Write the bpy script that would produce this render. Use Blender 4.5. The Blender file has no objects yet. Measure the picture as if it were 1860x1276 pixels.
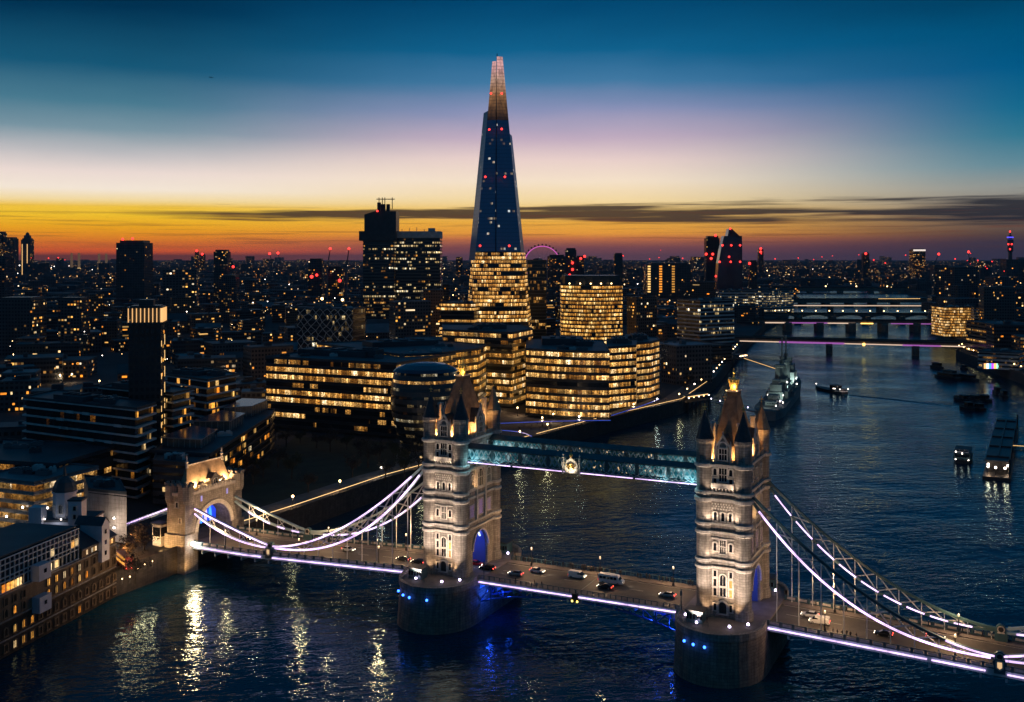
import bpy, math, random
from mathutils import Vector, Matrix

# ------------------------------------------------------------------ camera, world, exposure
SC = bpy.context.scene
COL = SC.collection
F, HC, HY, CX = 1896.0, 105.0, 464.7, 930.0      # focal length and horizon of the 1860 px wide photograph, camera height
cam = bpy.data.cameras.new('camera')
cam.sensor_width = 36.0
cam.lens = 36.0 * F / 1860.0
cam.shift_y = (HY - 638.0) / 1860.0
cam.clip_start, cam.clip_end = 1.0, 90000.0
cam_o = bpy.data.objects.new('camera', cam)
cam_o.location = (0, 0, HC)
cam_o.rotation_euler = (math.pi / 2, 0, 0)
COL.objects.link(cam_o)
SC.camera = cam_o
SC.view_settings.view_transform = 'Standard'
SC.view_settings.look = 'None'
SC.view_settings.exposure = 0.0
SC.view_settings.gamma = 1.0
SC.render.engine = 'CYCLES'
SC.cycles.use_denoising = True
SC.cycles.sample_clamp_indirect = 4.0
SC.cycles.max_bounces = 6
SC.cycles.volume_bounces = 0
SC.cycles.caustics_reflective = False
SC.cycles.caustics_refractive = False


def lin(c):
    c = c / 255.0
    return c / 12.92 if c <= 0.04045 else ((c + 0.055) / 1.055) ** 2.4


def rgb(r, g, b):
    return (lin(r), lin(g), lin(b), 1.0)


class X:
    """a node socket with arithmetic"""
    def __init__(s, nt, sock):
        s.nt, s.k = nt, sock

    def _m(s, op, *o, clamp=False):
        n = s.nt.nodes.new('ShaderNodeMath')
        n.operation = op
        n.use_clamp = clamp
        for i, a in enumerate((s,) + o):
            if isinstance(a, X):
                s.nt.links.new(a.k, n.inputs[i])
            else:
                n.inputs[i].default_value = a
        return X(s.nt, n.outputs[0])

    def __add__(s, o): return s._m('ADD', o)
    def __sub__(s, o): return s._m('SUBTRACT', o)
    def __mul__(s, o): return s._m('MULTIPLY', o)
    def __truediv__(s, o): return s._m('DIVIDE', o)
    def __pow__(s, o): return s._m('POWER', o)
    def lt(s, o): return s._m('LESS_THAN', o)
    def gt(s, o): return s._m('GREATER_THAN', o)
    def floor(s): return s._m('FLOOR')
    def fract(s): return s._m('FRACT')
    def abs(s): return s._m('ABSOLUTE')
    def mx(s, o): return s._m('MAXIMUM', o)
    def mn(s, o): return s._m('MINIMUM', o)
    def atan2(s, o): return s._m('ARCTAN2', o)
    def sqrt(s): return s._m('SQRT')
    def clamp(s): return s._m('ADD', 0.0, clamp=True)

    def rng(s, a, b, c=0.0, d=1.0, smooth=False):
        n = s.nt.nodes.new('ShaderNodeMapRange')
        n.interpolation_type = 'SMOOTHSTEP' if smooth else 'LINEAR'
        s.nt.links.new(s.k, n.inputs[0])
        for i, q in enumerate((a, b, c, d)):
            n.inputs[i + 1].default_value = q
        return X(s.nt, n.outputs[0])


def xyz(nt, x, y, z=0.0):
    n = nt.nodes.new('ShaderNodeCombineXYZ')
    for i, a in enumerate((x, y, z)):
        if isinstance(a, X):
            nt.links.new(a.k, n.inputs[i])
        else:
            n.inputs[i].default_value = a
    return X(nt, n.outputs[0])


def sep(nt, v):
    n = nt.nodes.new('ShaderNodeSeparateXYZ')
    nt.links.new(v.k, n.inputs[0])
    return [X(nt, n.outputs[i]) for i in range(3)]


def noise(nt, vec, scale=1.0, detail=2.0, rough=0.5, out=0):
    n = nt.nodes.new('ShaderNodeTexNoise')
    nt.links.new(vec.k, n.inputs['Vector'])
    n.inputs['Scale'].default_value = scale
    n.inputs['Detail'].default_value = detail
    n.inputs['Roughness'].default_value = rough
    return X(nt, n.outputs[out])


def white(nt, vec):
    n = nt.nodes.new('ShaderNodeTexWhiteNoise')
    n.noise_dimensions = '3D'
    nt.links.new(vec.k, n.inputs['Vector'])
    return X(nt, n.outputs['Value'])


def ramp(nt, fac, stops, interp='LINEAR'):
    n = nt.nodes.new('ShaderNodeValToRGB')
    n.color_ramp.interpolation = interp
    e = n.color_ramp.elements
    while len(e) < len(stops):
        e.new(0.5)
    for q, (p, c) in zip(e, stops):
        q.position, q.color = p, c
    nt.links.new(fac.k, n.inputs[0])
    return X(nt, n.outputs[0])


def mixc(nt, f, a, b, mode='MIX'):
    n = nt.nodes.new('ShaderNodeMix')
    n.data_type = 'RGBA'
    n.blend_type = mode
    for i, q in ((0, f), (6, a), (7, b)):
        if isinstance(q, X):
            nt.links.new(q.k, n.inputs[i])
        else:
            n.inputs[i].default_value = q
    return X(nt, n.outputs[2])


# dusk sky: after-glow low in the west (+Y), dark blue overhead and behind
W = bpy.data.worlds.new('World')
SC.world = W
W.use_nodes = True
nt = W.node_tree
for n in list(nt.nodes):
    nt.nodes.remove(n)
tc = nt.nodes.new('ShaderNodeTexCoord')
dx, dy, dz = sep(nt, X(nt, tc.outputs['Generated']))
hor = (dx * dx + dy * dy).sqrt().mx(0.001)
el = dz / hor                                     # tangent of the elevation
az = dx.atan2(dy)                                 # 0 straight ahead, + to the right
T = lambda y, k=1.0: max(0.0, min(1.0, (HY - y) / F * k / 0.30))


def skyramp(stops, k):
    st = [(T(y, k), rgb(*c)) for y, c in stops]
    return ramp(nt, (el / 0.30).clamp(), st)


wob = noise(nt, xyz(nt, az * 3.0, el * 14.0, 21.0), 1.0, 3.0, 0.6)
el0 = el
el = el + (wob - 0.5) * el.rng(0.03, 0.2, 0.0, 0.035)
rl = skyramp([(468, (120, 56, 46)), (456, (244, 98, 26)), (440, (255, 132, 12)), (412, (255, 178, 16)), (388, (255, 205, 44)),
              (374, (253, 205, 66)), (362, (255, 228, 165)), (342, (255, 240, 222)), (310, (244, 226, 218)), (275, (200, 196, 198)),
              (230, (124, 152, 166)), (180, (74, 124, 146)), (110, (22, 88, 120)), (0, (0, 50, 82)), (-100, (0, 34, 62))], 0.915)
rc = skyramp([(468, (106, 70, 84)), (450, (146, 82, 84)), (434, (222, 126, 70)), (424, (255, 170, 58)), (405, (251, 182, 66)),
              (384, (252, 206, 112)), (365, (255, 226, 168)), (330, (255, 234, 208)), (290, (240, 214, 208)), (250, (198, 176, 196)),
              (200, (140, 148, 186)), (150, (66, 122, 164)), (96, (16, 98, 142)), (0, (0, 68, 110)), (-100, (0, 50, 88))], 1.0)
rr = skyramp([(468, (60, 50, 70)), (440, (70, 54, 66)), (424, (92, 70, 62)), (400, (120, 100, 84)), (372, (150, 138, 124)),
              (338, (150, 154, 150)), (300, (102, 142, 156)), (250, (50, 122, 148)), (200, (20, 108, 144)), (120, (0, 90, 136)),
              (50, (0, 82, 124)), (0, (0, 66, 102)), (-100, (0, 50, 84))], 0.90)
c1 = mixc(nt, az.rng(-0.36, 0.0, smooth=True), rl, rc)
c2 = mixc(nt, az.rng(0.08, 0.47, smooth=True), c1, rr)
# stratus streaks low over the horizon
el = el0
cv = xyz(nt, az * 5.0, el * 170.0, 0.0)
cn = noise(nt, cv, 1.0, 4.0, 0.55)
cw = az.rng(-0.45, 0.45, 0.0038, 0.0135)
t0 = az.rng(-0.45, 0.45, 0.0385, 0.0400)
band = ((el - t0).abs() / cw) * -1.0 + 1.0
m1 = ((band * 0.9 + (cn - 0.5) * 3.6) * 1.6).clamp() * az.rng(-0.37, -0.27)
cn2 = noise(nt, xyz(nt, az * 7.0 + 13.0, el * 330.0, 2.0), 1.0, 3.0, 0.6)
low = (cn2 - 0.53).rng(0.0, 0.10) * el.rng(0.004, 0.012) * el.rng(0.047, 0.036)
cloudc = mixc(nt, az.rng(0.05, 0.4), rgb(62, 46, 40), rgb(34, 36, 46))
c3 = mixc(nt, m1 * 0.93, c2, cloudc)
c3 = mixc(nt, low.clamp() * 0.38, c3, rgb(112, 56, 38))
# dark eastern and zenith sky
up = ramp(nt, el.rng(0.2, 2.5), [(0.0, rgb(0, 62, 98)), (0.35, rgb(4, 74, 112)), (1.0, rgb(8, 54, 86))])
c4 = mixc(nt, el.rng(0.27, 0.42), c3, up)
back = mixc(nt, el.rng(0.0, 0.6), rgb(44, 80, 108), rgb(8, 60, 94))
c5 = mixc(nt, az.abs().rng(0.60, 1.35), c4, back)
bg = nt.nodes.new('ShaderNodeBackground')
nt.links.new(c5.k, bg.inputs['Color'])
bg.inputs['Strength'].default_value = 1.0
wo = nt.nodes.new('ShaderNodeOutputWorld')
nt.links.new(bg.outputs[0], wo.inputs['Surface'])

# ------------------------------------------------------------------ materials


def newmat(name):
    m = bpy.data.materials.new(name)
    m.use_nodes = True
    nt = m.node_tree
    for n in list(nt.nodes):
        nt.nodes.remove(n)
    o = nt.nodes.new('ShaderNodeOutputMaterial')
    p = nt.nodes.new('ShaderNodeBsdfPrincipled')
    nt.links.new(p.outputs[0], o.inputs[0])
    return m, nt, p


def objco(nt):
    return X(nt, nt.nodes.new('ShaderNodeTexCoord').outputs['Object'])


def uvco(nt):
    return X(nt, nt.nodes.new('ShaderNodeTexCoord').outputs['UV'])


def objrand(nt):
    return X(nt, nt.nodes.new('ShaderNodeObjectInfo').outputs['Random'])


def plain(name, c, rough=0.6, metal=0.0, var=0.25, scale=0.3, bump=0.0, rand=0.0):
    m, nt, p = newmat(name)
    co = objco(nt)
    a = tuple(q * (1 - var) for q in c) + (1,)
    b = tuple(min(1, q * (1 + var)) for q in c) + (1,)
    n1 = noise(nt, co, scale, 5.0, 0.6)
    col = mixc(nt, n1.rng(0.3, 0.7), a, b)
    if rand:
        col = mixc(nt, objrand(nt) * rand, col, (c[0] * 2.4, c[1] * 2.1, c[2] * 1.8, 1))
    nt.links.new(col.k, p.inputs['Base Color'])
    p.inputs['Roughness'].default_value = rough
    p.inputs['Metallic'].default_value = metal
    if bump:
        bn = nt.nodes.new('ShaderNodeBump')
        bn.inputs['Strength'].default_value = bump
        bn.inputs['Distance'].default_value = 0.2
        nt.links.new(noise(nt, co, scale * 6, 3.0).k, bn.inputs['Height'])
        nt.links.new(bn.outputs[0], p.inputs['Normal'])
    return m


def masonry(name, c, c2, mortar, bw=1.3, bh=0.55, var=0.35, streak=0.25):
    m, nt, p = newmat(name)
    uv = uvco(nt)
    b = nt.nodes.new('ShaderNodeTexBrick')
    nt.links.new(uv.k, b.inputs['Vector'])
    b.inputs['Color1'].default_value = (*c, 1)
    b.inputs['Color2'].default_value = (*c2, 1)
    b.inputs['Mortar'].default_value = (*mortar, 1)
    b.inputs['Scale'].default_value = 1.0
    b.inputs['Brick Width'].default_value = bw
    b.inputs['Row Height'].default_value = bh
    b.inputs['Mortar Size'].default_value = 0.035
    co = objco(nt)
    n1 = noise(nt, co, 0.35, 5.0, 0.65)
    ux, vy, _ = sep(nt, uv)
    st = noise(nt, xyz(nt, ux * 1.6, vy * 0.12), 1.0, 3.0)
    k = n1.rng(0.25, 0.75, 1 - var, 1.0 + var * 0.3) * st.rng(0.3, 0.7, 1 - streak, 1.05)
    g = nt.nodes.new('ShaderNodeCombineColor')
    for i in range(3):
        nt.links.new(k.k, g.inputs[i])
    col = mixc(nt, 1.0, X(nt, b.outputs['Color']), X(nt, g.outputs[0]), 'MULTIPLY')
    nt.links.new(col.k, p.inputs['Base Color'])
    p.inputs['Roughness'].default_value = 0.85
    bn = nt.nodes.new('ShaderNodeBump')
    bn.inputs['Strength'].default_value = 0.7
    bn.inputs['Distance'].default_value = 0.12
    h = X(nt, b.outputs['Fac']) * -1.0 + n1 * 0.8
    nt.links.new(h.k, bn.inputs['Height'])
    nt.links.new(bn.outputs[0], p.inputs['Normal'])
    return m


def emit(name, c, s, sample=False, base=(0.5, 0.5, 0.5)):
    m, nt, p = newmat(name)
    p.inputs['Base Color'].default_value = (*base, 1)
    p.inputs['Emission Color'].default_value = (*c, 1)
    p.inputs['Emission Strength'].default_value = s
    m.cycles.emission_sampling = 'AUTO' if sample else 'NONE'
    return m


AMBER = [(0.0, (1.0, 0.28, 0.02, 1)), (0.40, (1.0, 0.42, 0.06, 1)), (0.75, (1.0, 0.55, 0.14, 1)), (1.0, (1.0, 0.78, 0.45, 1))]
WARM = [(0.0, (1.0, 0.30, 0.03, 1)), (0.42, (1.0, 0.44, 0.08, 1)), (0.74, (1.0, 0.57, 0.18, 1)), (1.0, (1.0, 0.84, 0.60, 1))]
COOL = [(0.0, (1.0, 0.55, 0.15, 1)), (0.5, (1.0, 0.72, 0.32, 1)), (0.8, (1.0, 0.88, 0.62, 1)), (1.0, (0.75, 0.92, 1.0, 1))]


def office_mat(name, pane=1.5, room=9.0, frac=0.85, strength=1.6, pal=WARM, dark=(0.012, 0.02, 0.026), mull=0.10, vh=3.0, rowvar=0.5):
    """ribbon glazing seen at night: lit rooms behind panes; UV is in metres, v from the sill"""
    m, nt, p = newmat(name)
    u, v, _ = sep(nt, uvco(nt))
    r = objrand(nt)
    rr_ = r * 91.7
    pu = u / pane
    w1 = white(nt, xyz(nt, pu.floor(), rr_.floor(), 3.0))
    w2 = white(nt, xyz(nt, (u / room + rr_.fract()).floor(), rr_.floor(), 7.0))
    w3 = white(nt, xyz(nt, (u / (room * 0.37) + 0.3).floor(), rr_.floor(), 5.0))
    thr = (w2 * 0.65 + w3 * 0.35)
    fr = white(nt, xyz(nt, rr_, 1.0, 2.0)).rng(0.0, 1.0, frac - rowvar * 0.5, frac + rowvar * 0.5)
    lit = (thr - fr).rng(-0.06, 0.02, 1.0, 0.0)
    det = noise(nt, xyz(nt, u * 1.1, v * 1.5, rr_), 1.0, 3.0, 0.7)
    big = noise(nt, xyz(nt, u * 0.16, rr_, 4.0), 1.0, 2.0)
    ceil_ = (v / vh).rng(0.25, 0.95, 0.75, 1.35)
    mu = pu.fract()
    mask = mu.rng(mull * 0.5, mull, 0.12, 1.0) * mu.rng(1.0 - mull * 0.5, 1.0 - mull, 0.12, 1.0)
    e = lit * (w1 * w1 * 1.35 + 0.22) * det.rng(0.36, 0.66, 0.04, 1.75) * big.rng(0.3, 0.7, 0.6, 1.3) * ceil_ * mask * (w3 * 0.9 + 0.5)
    col = ramp(nt, (det * 0.45 + w3 * 0.55 + w1 * 0.25 - 0.12).clamp(), pal)
    nt.links.new(col.k, p.inputs['Emission Color'])
    nt.links.new((e * strength).k, p.inputs['Emission Strength'])
    p.inputs['Base Color'].default_value = (*dark, 1)
    p.inputs['Roughness'].default_value = 0.12
    m.cycles.emission_sampling = 'NONE'
    return m


def city_mat(name, frac=0.1, cw=3.0, ch=3.4, strength=2.0, wall=(0.035, 0.036, 0.04), pal=AMBER, su=0.6, rand=0.6):
    """masonry block with single windows, a few of them lit; UV in metres"""
    m, nt, p = newmat(name)
    u, v, _ = sep(nt, uvco(nt))
    r = objrand(nt)
    geo = nt.nodes.new('ShaderNodeNewGeometry')
    _, _, nz = sep(nt, X(nt, geo.outputs['True Normal']))
    isl = X(nt, geo.outputs['Random Per Island'])
    rs = (r + isl) * 57.0
    side = nz.abs().lt(0.5)
    pu, pv = u / cw, v / ch
    inw = pu.fract().gt(0.5 - su / 2) * pu.fract().lt(0.5 + su / 2) * pv.fract().gt(0.28) * pv.fract().lt(0.80) * side
    cell = xyz(nt, pu.floor(), pv.floor(), rs)
    w1 = white(nt, cell)
    cl = noise(nt, xyz(nt, pu.floor() * 0.21, pv.floor() * 0.33, rs), 1.0, 1.0)
    bf_ = white(nt, xyz(nt, rs, 5.0, 1.0))
    fr = cl.rng(0.44, 0.74, 0.0, frac * 3.6) * (bf_ * bf_ * 2.3 + 0.15)
    lit = w1.lt(fr) * inw
    w2 = white(nt, xyz(nt, pv.floor(), pu.floor(), rs + 3.0))
    nt.links.new(ramp(nt, w2, pal).k, p.inputs['Emission Color'])
    w4 = white(nt, xyz(nt, pu.floor() + 31.0, pv.floor(), rs + 9.0))
    nt.links.new((lit * (w4 * w4 * w4 * w4 * 1.5 + 0.05 + w2 * 0.06) * strength).k, p.inputs['Emission Strength'])
    n1 = noise(nt, objco(nt), 0.12, 4.0)
    base = mixc(nt, n1.rng(0.3, 0.7), tuple(q * 0.6 for q in wall) + (1,), tuple(q * 1.3 for q in wall) + (1,))
    base = mixc(nt, r * rand, base, (0.10, 0.075, 0.06, 1))
    base = mixc(nt, inw * 0.8, base, (0.01, 0.014, 0.018, 1))
    nt.links.new(base.k, p.inputs['Base Color'])
    nt.links.new(inw.rng(0.0, 1.0, 0.8, 0.15).k, p.inputs['Roughness'])
    m.cycles.emission_sampling = 'NONE'
    return m


def glow_mat(name, pal, lo=0.4, hi=1.8):
    """one lit window or lamp; colour and power differ from object to object"""
    m, nt, p = newmat(name)
    r = objrand(nt)
    u, v, _ = sep(nt, uvco(nt))
    det = noise(nt, xyz(nt, u * 0.9, v * 1.2, r * 31.0), 1.0, 2.0)
    nt.links.new(ramp(nt, (r * 7.31).fract(), pal).k, p.inputs['Emission Color'])
    nt.links.new((r.rng(0, 1, lo, hi) * det.rng(0.3, 0.7, 0.55, 1.4)).k, p.inputs['Emission Strength'])
    p.inputs['Base Color'].default_value = (0.02, 0.02, 0.02, 1)
    m.cycles.emission_sampling = 'NONE'
    return m


STONE = masonry('granite_masonry', (0.46, 0.41, 0.36), (0.34, 0.30, 0.26), (0.20, 0.175, 0.15), 1.5, 0.65, 0.45, 0.4)
STONEP = masonry('portland_stone_dressing', (0.76, 0.70, 0.63), (0.68, 0.62, 0.55), (0.46, 0.42, 0.37), 1.6, 0.8, 0.25)
PIERST = masonry('pier_masonry', (0.33, 0.27, 0.21), (0.25, 0.20, 0.16), (0.12, 0.10, 0.08), 1.8, 0.75, 0.45, 0.45)
QUAY = masonry('quay_masonry', (0.10, 0.085, 0.07), (0.07, 0.06, 0.05), (0.04, 0.035, 0.03), 1.6, 0.6, 0.5, 0.4)
BRICK = masonry('warehouse_brick', (0.38, 0.25, 0.13), (0.29, 0.18, 0.095), (0.16, 0.12, 0.08), 0.5, 0.22, 0.4, 0.3)
CONC = masonry('pale_concrete', (0.42, 0.39, 0.36), (0.38, 0.35, 0.32), (0.27, 0.25, 0.23), 2.6, 1.3, 0.3, 0.35)
GREYB = masonry('grey_brick', (0.12, 0.115, 0.115), (0.10, 0.095, 0.095), (0.07, 0.07, 0.07), 0.8, 0.3)
SLATE = plain('slate', (0.045, 0.045, 0.05), 0.6, 0, 0.4, 0.8, 0.3)
ROOFT = plain('tower_stone_roof', (0.20, 0.145, 0.095), 0.75, 0, 0.5, 0.5, 0.4)
ROOFST = plain('stone_roof', (0.34, 0.24, 0.15), 0.75, 0, 0.45, 0.5, 0.4)
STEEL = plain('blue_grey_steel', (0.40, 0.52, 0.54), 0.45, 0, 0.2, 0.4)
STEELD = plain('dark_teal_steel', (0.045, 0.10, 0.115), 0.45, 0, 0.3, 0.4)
STEELW = plain('white_steel', (0.62, 0.62, 0.60), 0.45, 0, 0.15, 0.4)
BLUEST = plain('blue_steel', (0.06, 0.14, 0.42), 0.45, 0, 0.2, 0.4)
GOLD = plain('gilded_metal', (0.85, 0.55, 0.16), 0.35, 0.6, 0.15, 1.5)
BLACK = plain('black_metal', (0.02, 0.02, 0.022), 0.5, 0, 0.3, 1.0)
GLASSD = plain('dark_window_glass', (0.012, 0.014, 0.018), 0.1, 0, 0.3, 0.5)
TARMAC = plain('asphalt', (0.075, 0.066, 0.055), 0.72, 0, 0.3, 0.25, 0.2)
PAVE = plain('pavement', (0.15, 0.13, 0.115), 0.8, 0, 0.3, 0.4, 0.2)
PAINT = plain('road_paint', (0.6, 0.58, 0.5), 0.6, 0, 0.2, 1.0)
ROOFD = plain('dark_roof', (0.035, 0.045, 0.052), 0.55, 0, 0.55, 0.07, 0.0, 0.2)
ROOFL = plain('roof_membrane', (0.11, 0.125, 0.135), 0.5, 0, 0.4, 0.1)
ROOFB = plain('blue_glazed_roof', (0.012, 0.045, 0.085), 0.18, 0, 0.2, 0.1)
SLAB = plain('pale_slab_edge', (0.28, 0.29, 0.29), 0.6, 0, 0.25, 0.2)
SLABD = plain('dark_spandrel', (0.030, 0.038, 0.042), 0.35, 0, 0.3, 0.2)
SLABA = plain('limestone_slab_edge', (0.50, 0.50, 0.48), 0.7, 0, 0.25, 0.2)
WHITEP = plain('white_cladding', (0.55, 0.54, 0.58), 0.5, 0, 0.12, 0.5)
GRASS = plain('dark_lawn', (0.022, 0.030, 0.014), 0.95, 0, 0.5, 0.12)
EARTH = plain('city_ground', (0.032, 0.034, 0.036), 0.9, 0, 0.5, 0.02)
LEAF = plain('bare_twigs', (0.030, 0.024, 0.017), 0.9, 0, 0.5, 0.6)
LEAFG = plain('dark_foliage', (0.028, 0.036, 0.016), 0.9, 0, 0.5, 0.6)
BARK = plain('bark', (0.04, 0.032, 0.025), 0.9, 0, 0.4, 1.0)
SHIPG = plain('naval_grey_paint', (0.13, 0.17, 0.17), 0.5, 0, 0.35, 0.2)
SHIPD = plain('ship_deck', (0.10, 0.105, 0.10), 0.7, 0, 0.4, 0.2)
HULLB = plain('black_hull', (0.018, 0.02, 0.024), 0.45, 0, 0.3, 0.3)
COPPER = plain('lead_dome', (0.05, 0.06, 0.065), 0.5, 0, 0.35, 0.5)
RUBBER = plain('tyre_rubber', (0.012, 0.012, 0.012), 0.8, 0, 0.1, 2)
CARW = plain('white_car_paint', (0.72, 0.72, 0.70), 0.25, 0, 0.05, 1)
CARS = plain('silver_car_paint', (0.42, 0.43, 0.43), 0.25, 0.4, 0.05, 1)
CARK = plain('black_car_paint', (0.015, 0.016, 0.018), 0.22, 0, 0.1, 1)
CARR = plain('red_bus_paint', (0.45, 0.02, 0.015), 0.3, 0, 0.1, 1)
SKIN = plain('skin', (0.42, 0.26, 0.18), 0.6, 0, 0.1, 4)
COAT = plain('dark_coat', (0.018, 0.018, 0.022), 0.85, 0, 0.3, 4, 0, 0.8)
JEANS = plain('dark_trousers', (0.02, 0.022, 0.03), 0.85, 0, 0.3, 4)

LEDW = emit('violet_white_led', (0.82, 0.55, 1.0), 2.2, True)
LEDB = emit('blue_lamp', (0.03, 0.14, 1.0), 7.0, True)
LEDBL = emit('blue_light_strip', (0.02, 0.10, 0.9), 0.55)
nt = LEDW.node_tree
px_, py_, pz_ = sep(nt, X(nt, nt.nodes.new('ShaderNodeNewGeometry').outputs['Position']))
q_ = noise(nt, xyz(nt, px_ * 0.22, py_ * 0.22, pz_ * 0.22), 1.0, 2.0)
fit = (px_ * 0.42 + py_ * 0.1).fract().rng(0.0, 0.10, 0.35, 1.0)
nt.links.new((q_.rng(0.3, 0.7, 1.1, 3.0) * fit).k, [n for n in nt.nodes if n.type == 'BSDF_PRINCIPLED'][0].inputs['Emission Strength'])
LAMPW = emit('white_lamp', (1.0, 0.85, 0.72), 9.0)
LAMPV = emit('violet_lamp', (0.80, 0.66, 1.0), 10.0)
LAMPA = emit('amber_lamp', (1.0, 0.62, 0.25), 8.0)
STRING = emit('amber_light_string', (1.0, 0.58, 0.20), 1.5)
REDL = emit('red_warning_lamp', (1.0, 0.03, 0.02), 4.0)
TAILL = emit('tail_lamp', (1.0, 0.06, 0.03), 5.0)
HEADL = emit('head_lamp', (1.0, 0.85, 0.62), 8.0)
PINKL = emit('pink_rim_light', (0.85, 0.12, 0.62), 0.9)
PURPL = emit('purple_bridge_light', (0.62, 0.16, 0.66), 0.55)
CREAML = emit('cream_bridge_light', (0.95, 0.66, 0.46), 0.9)
WIN_A = glow_mat('lit_window_amber', AMBER, 0.25, 1.6)
WIN_W = glow_mat('lit_window_warm', WARM, 0.3, 1.5)
OFF_A = office_mat('office_glazing_warm', 1.5, 14.0, 0.74, 1.25, WARM, rowvar=0.6)
OFF_B = office_mat('office_glazing_amber', 1.5, 10.0, 0.84, 1.3, AMBER, rowvar=0.45)
OFF_C = office_mat('office_glazing_bright', 1.5, 12.0, 0.92, 1.35, WARM, rowvar=0.35)
OFF_S = office_mat('tower_glazing_bright', 1.0, 12.0, 0.74, 1.35, WARM, rowvar=0.75, vh=2.7, mull=0.05)
OFF_D = office_mat('office_glazing_dim', 1.6, 5.0, 0.30, 0.9, WARM, rowvar=0.4)
OFF_H = office_mat('hospital_glazing', 2.8, 5.6, 0.40, 1.3, COOL, rowvar=0.75, mull=0.24, vh=1.8)
OFF_F = office_mat('flat_glazing', 2.2, 4.4, 0.10, 1.3, AMBER, rowvar=0.2, mull=0.08, vh=2.6, dark=(0.014, 0.018, 0.02))
OFF_R = office_mat('hotel_glazing', 1.6, 4.5, 0.055, 1.6, COOL, (0.006, 0.020, 0.040), 0.10, 3.6, 0.10)
CITY_B = city_mat('lit_city_block', 0.20, 3.0, 3.4, 1.5, (0.07, 0.07, 0.075))
CITY_C = city_mat('far_city_block', 0.085, 4.6, 4.0, 2.0, (0.08, 0.082, 0.09), WARM, 0.6, 0.3)
CITY_T = city_mat('tower_block', 0.12, 3.0, 3.0, 1.5, (0.06, 0.062, 0.07))

# river water
WATER, nt, p = newmat('river_water')
co = X(nt, nt.nodes.new('ShaderNodeNewGeometry').outputs['Position'])
wx, wy, _ = sep(nt, co)
n1 = noise(nt, xyz(nt, wx * 0.10 + wy * 0.04, wy * 0.26 - wx * 0.05), 1.0, 3.0, 0.6)
n2 = noise(nt, xyz(nt, wx * 0.62 - wy * 0.15, wy * 0.70, 5.0), 1.0, 2.0, 0.6)
n4 = noise(nt, xyz(nt, wx * 0.21, wy * 0.19, 12.0), 1.0, 1.0, 0.5)
n3 = noise(nt, xyz(nt, wx * 0.020, wy * 0.028, 9.0), 1.0, 2.0, 0.5)
amp = n3.rng(0.35, 0.65, 0.45, 1.25)
h = (n1 * 1.45 + n2 * 0.55 + n4 * 0.8) * amp
bn = nt.nodes.new('ShaderNodeBump')
bn.inputs['Strength'].default_value = 1.0
bn.inputs['Distance'].default_value = 0.34
nt.links.new(h.k, bn.inputs['Height'])
nt.links.new(bn.outputs[0], p.inputs['Normal'])
p.inputs['Base Color'].default_value = (0.002, 0.036, 0.066, 1)
p.inputs['Specular IOR Level'].default_value = 0.0
p.inputs['Roughness'].default_value = 0.05
p.inputs['Specular Tint'].default_value = (0.40, 0.80, 1.0, 1)
p.inputs['IOR'].default_value = 1.33
gl = nt.nodes.new('ShaderNodeBsdfGlossy')
gl.inputs['Color'].default_value = (0.64, 0.92, 0.98, 1)
gl.inputs['Roughness'].default_value = 0.05
nt.links.new(bn.outputs[0], gl.inputs['Normal'])
fz = nt.nodes.new('ShaderNodeFresnel')
fz.inputs['IOR'].default_value = 1.34
nt.links.new(bn.outputs[0], fz.inputs['Normal'])
mxs = nt.nodes.new('ShaderNodeMixShader')
nt.links.new(fz.outputs[0], mxs.inputs[0])
nt.links.new(p.outputs[0], mxs.inputs[1])
nt.links.new(gl.outputs[0], mxs.inputs[2])
nt.links.new(mxs.outputs[0], [n for n in nt.nodes if n.type == 'OUTPUT_MATERIAL'][0].inputs['Surface'])

# ------------------------------------------------------------------ helpers


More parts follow.
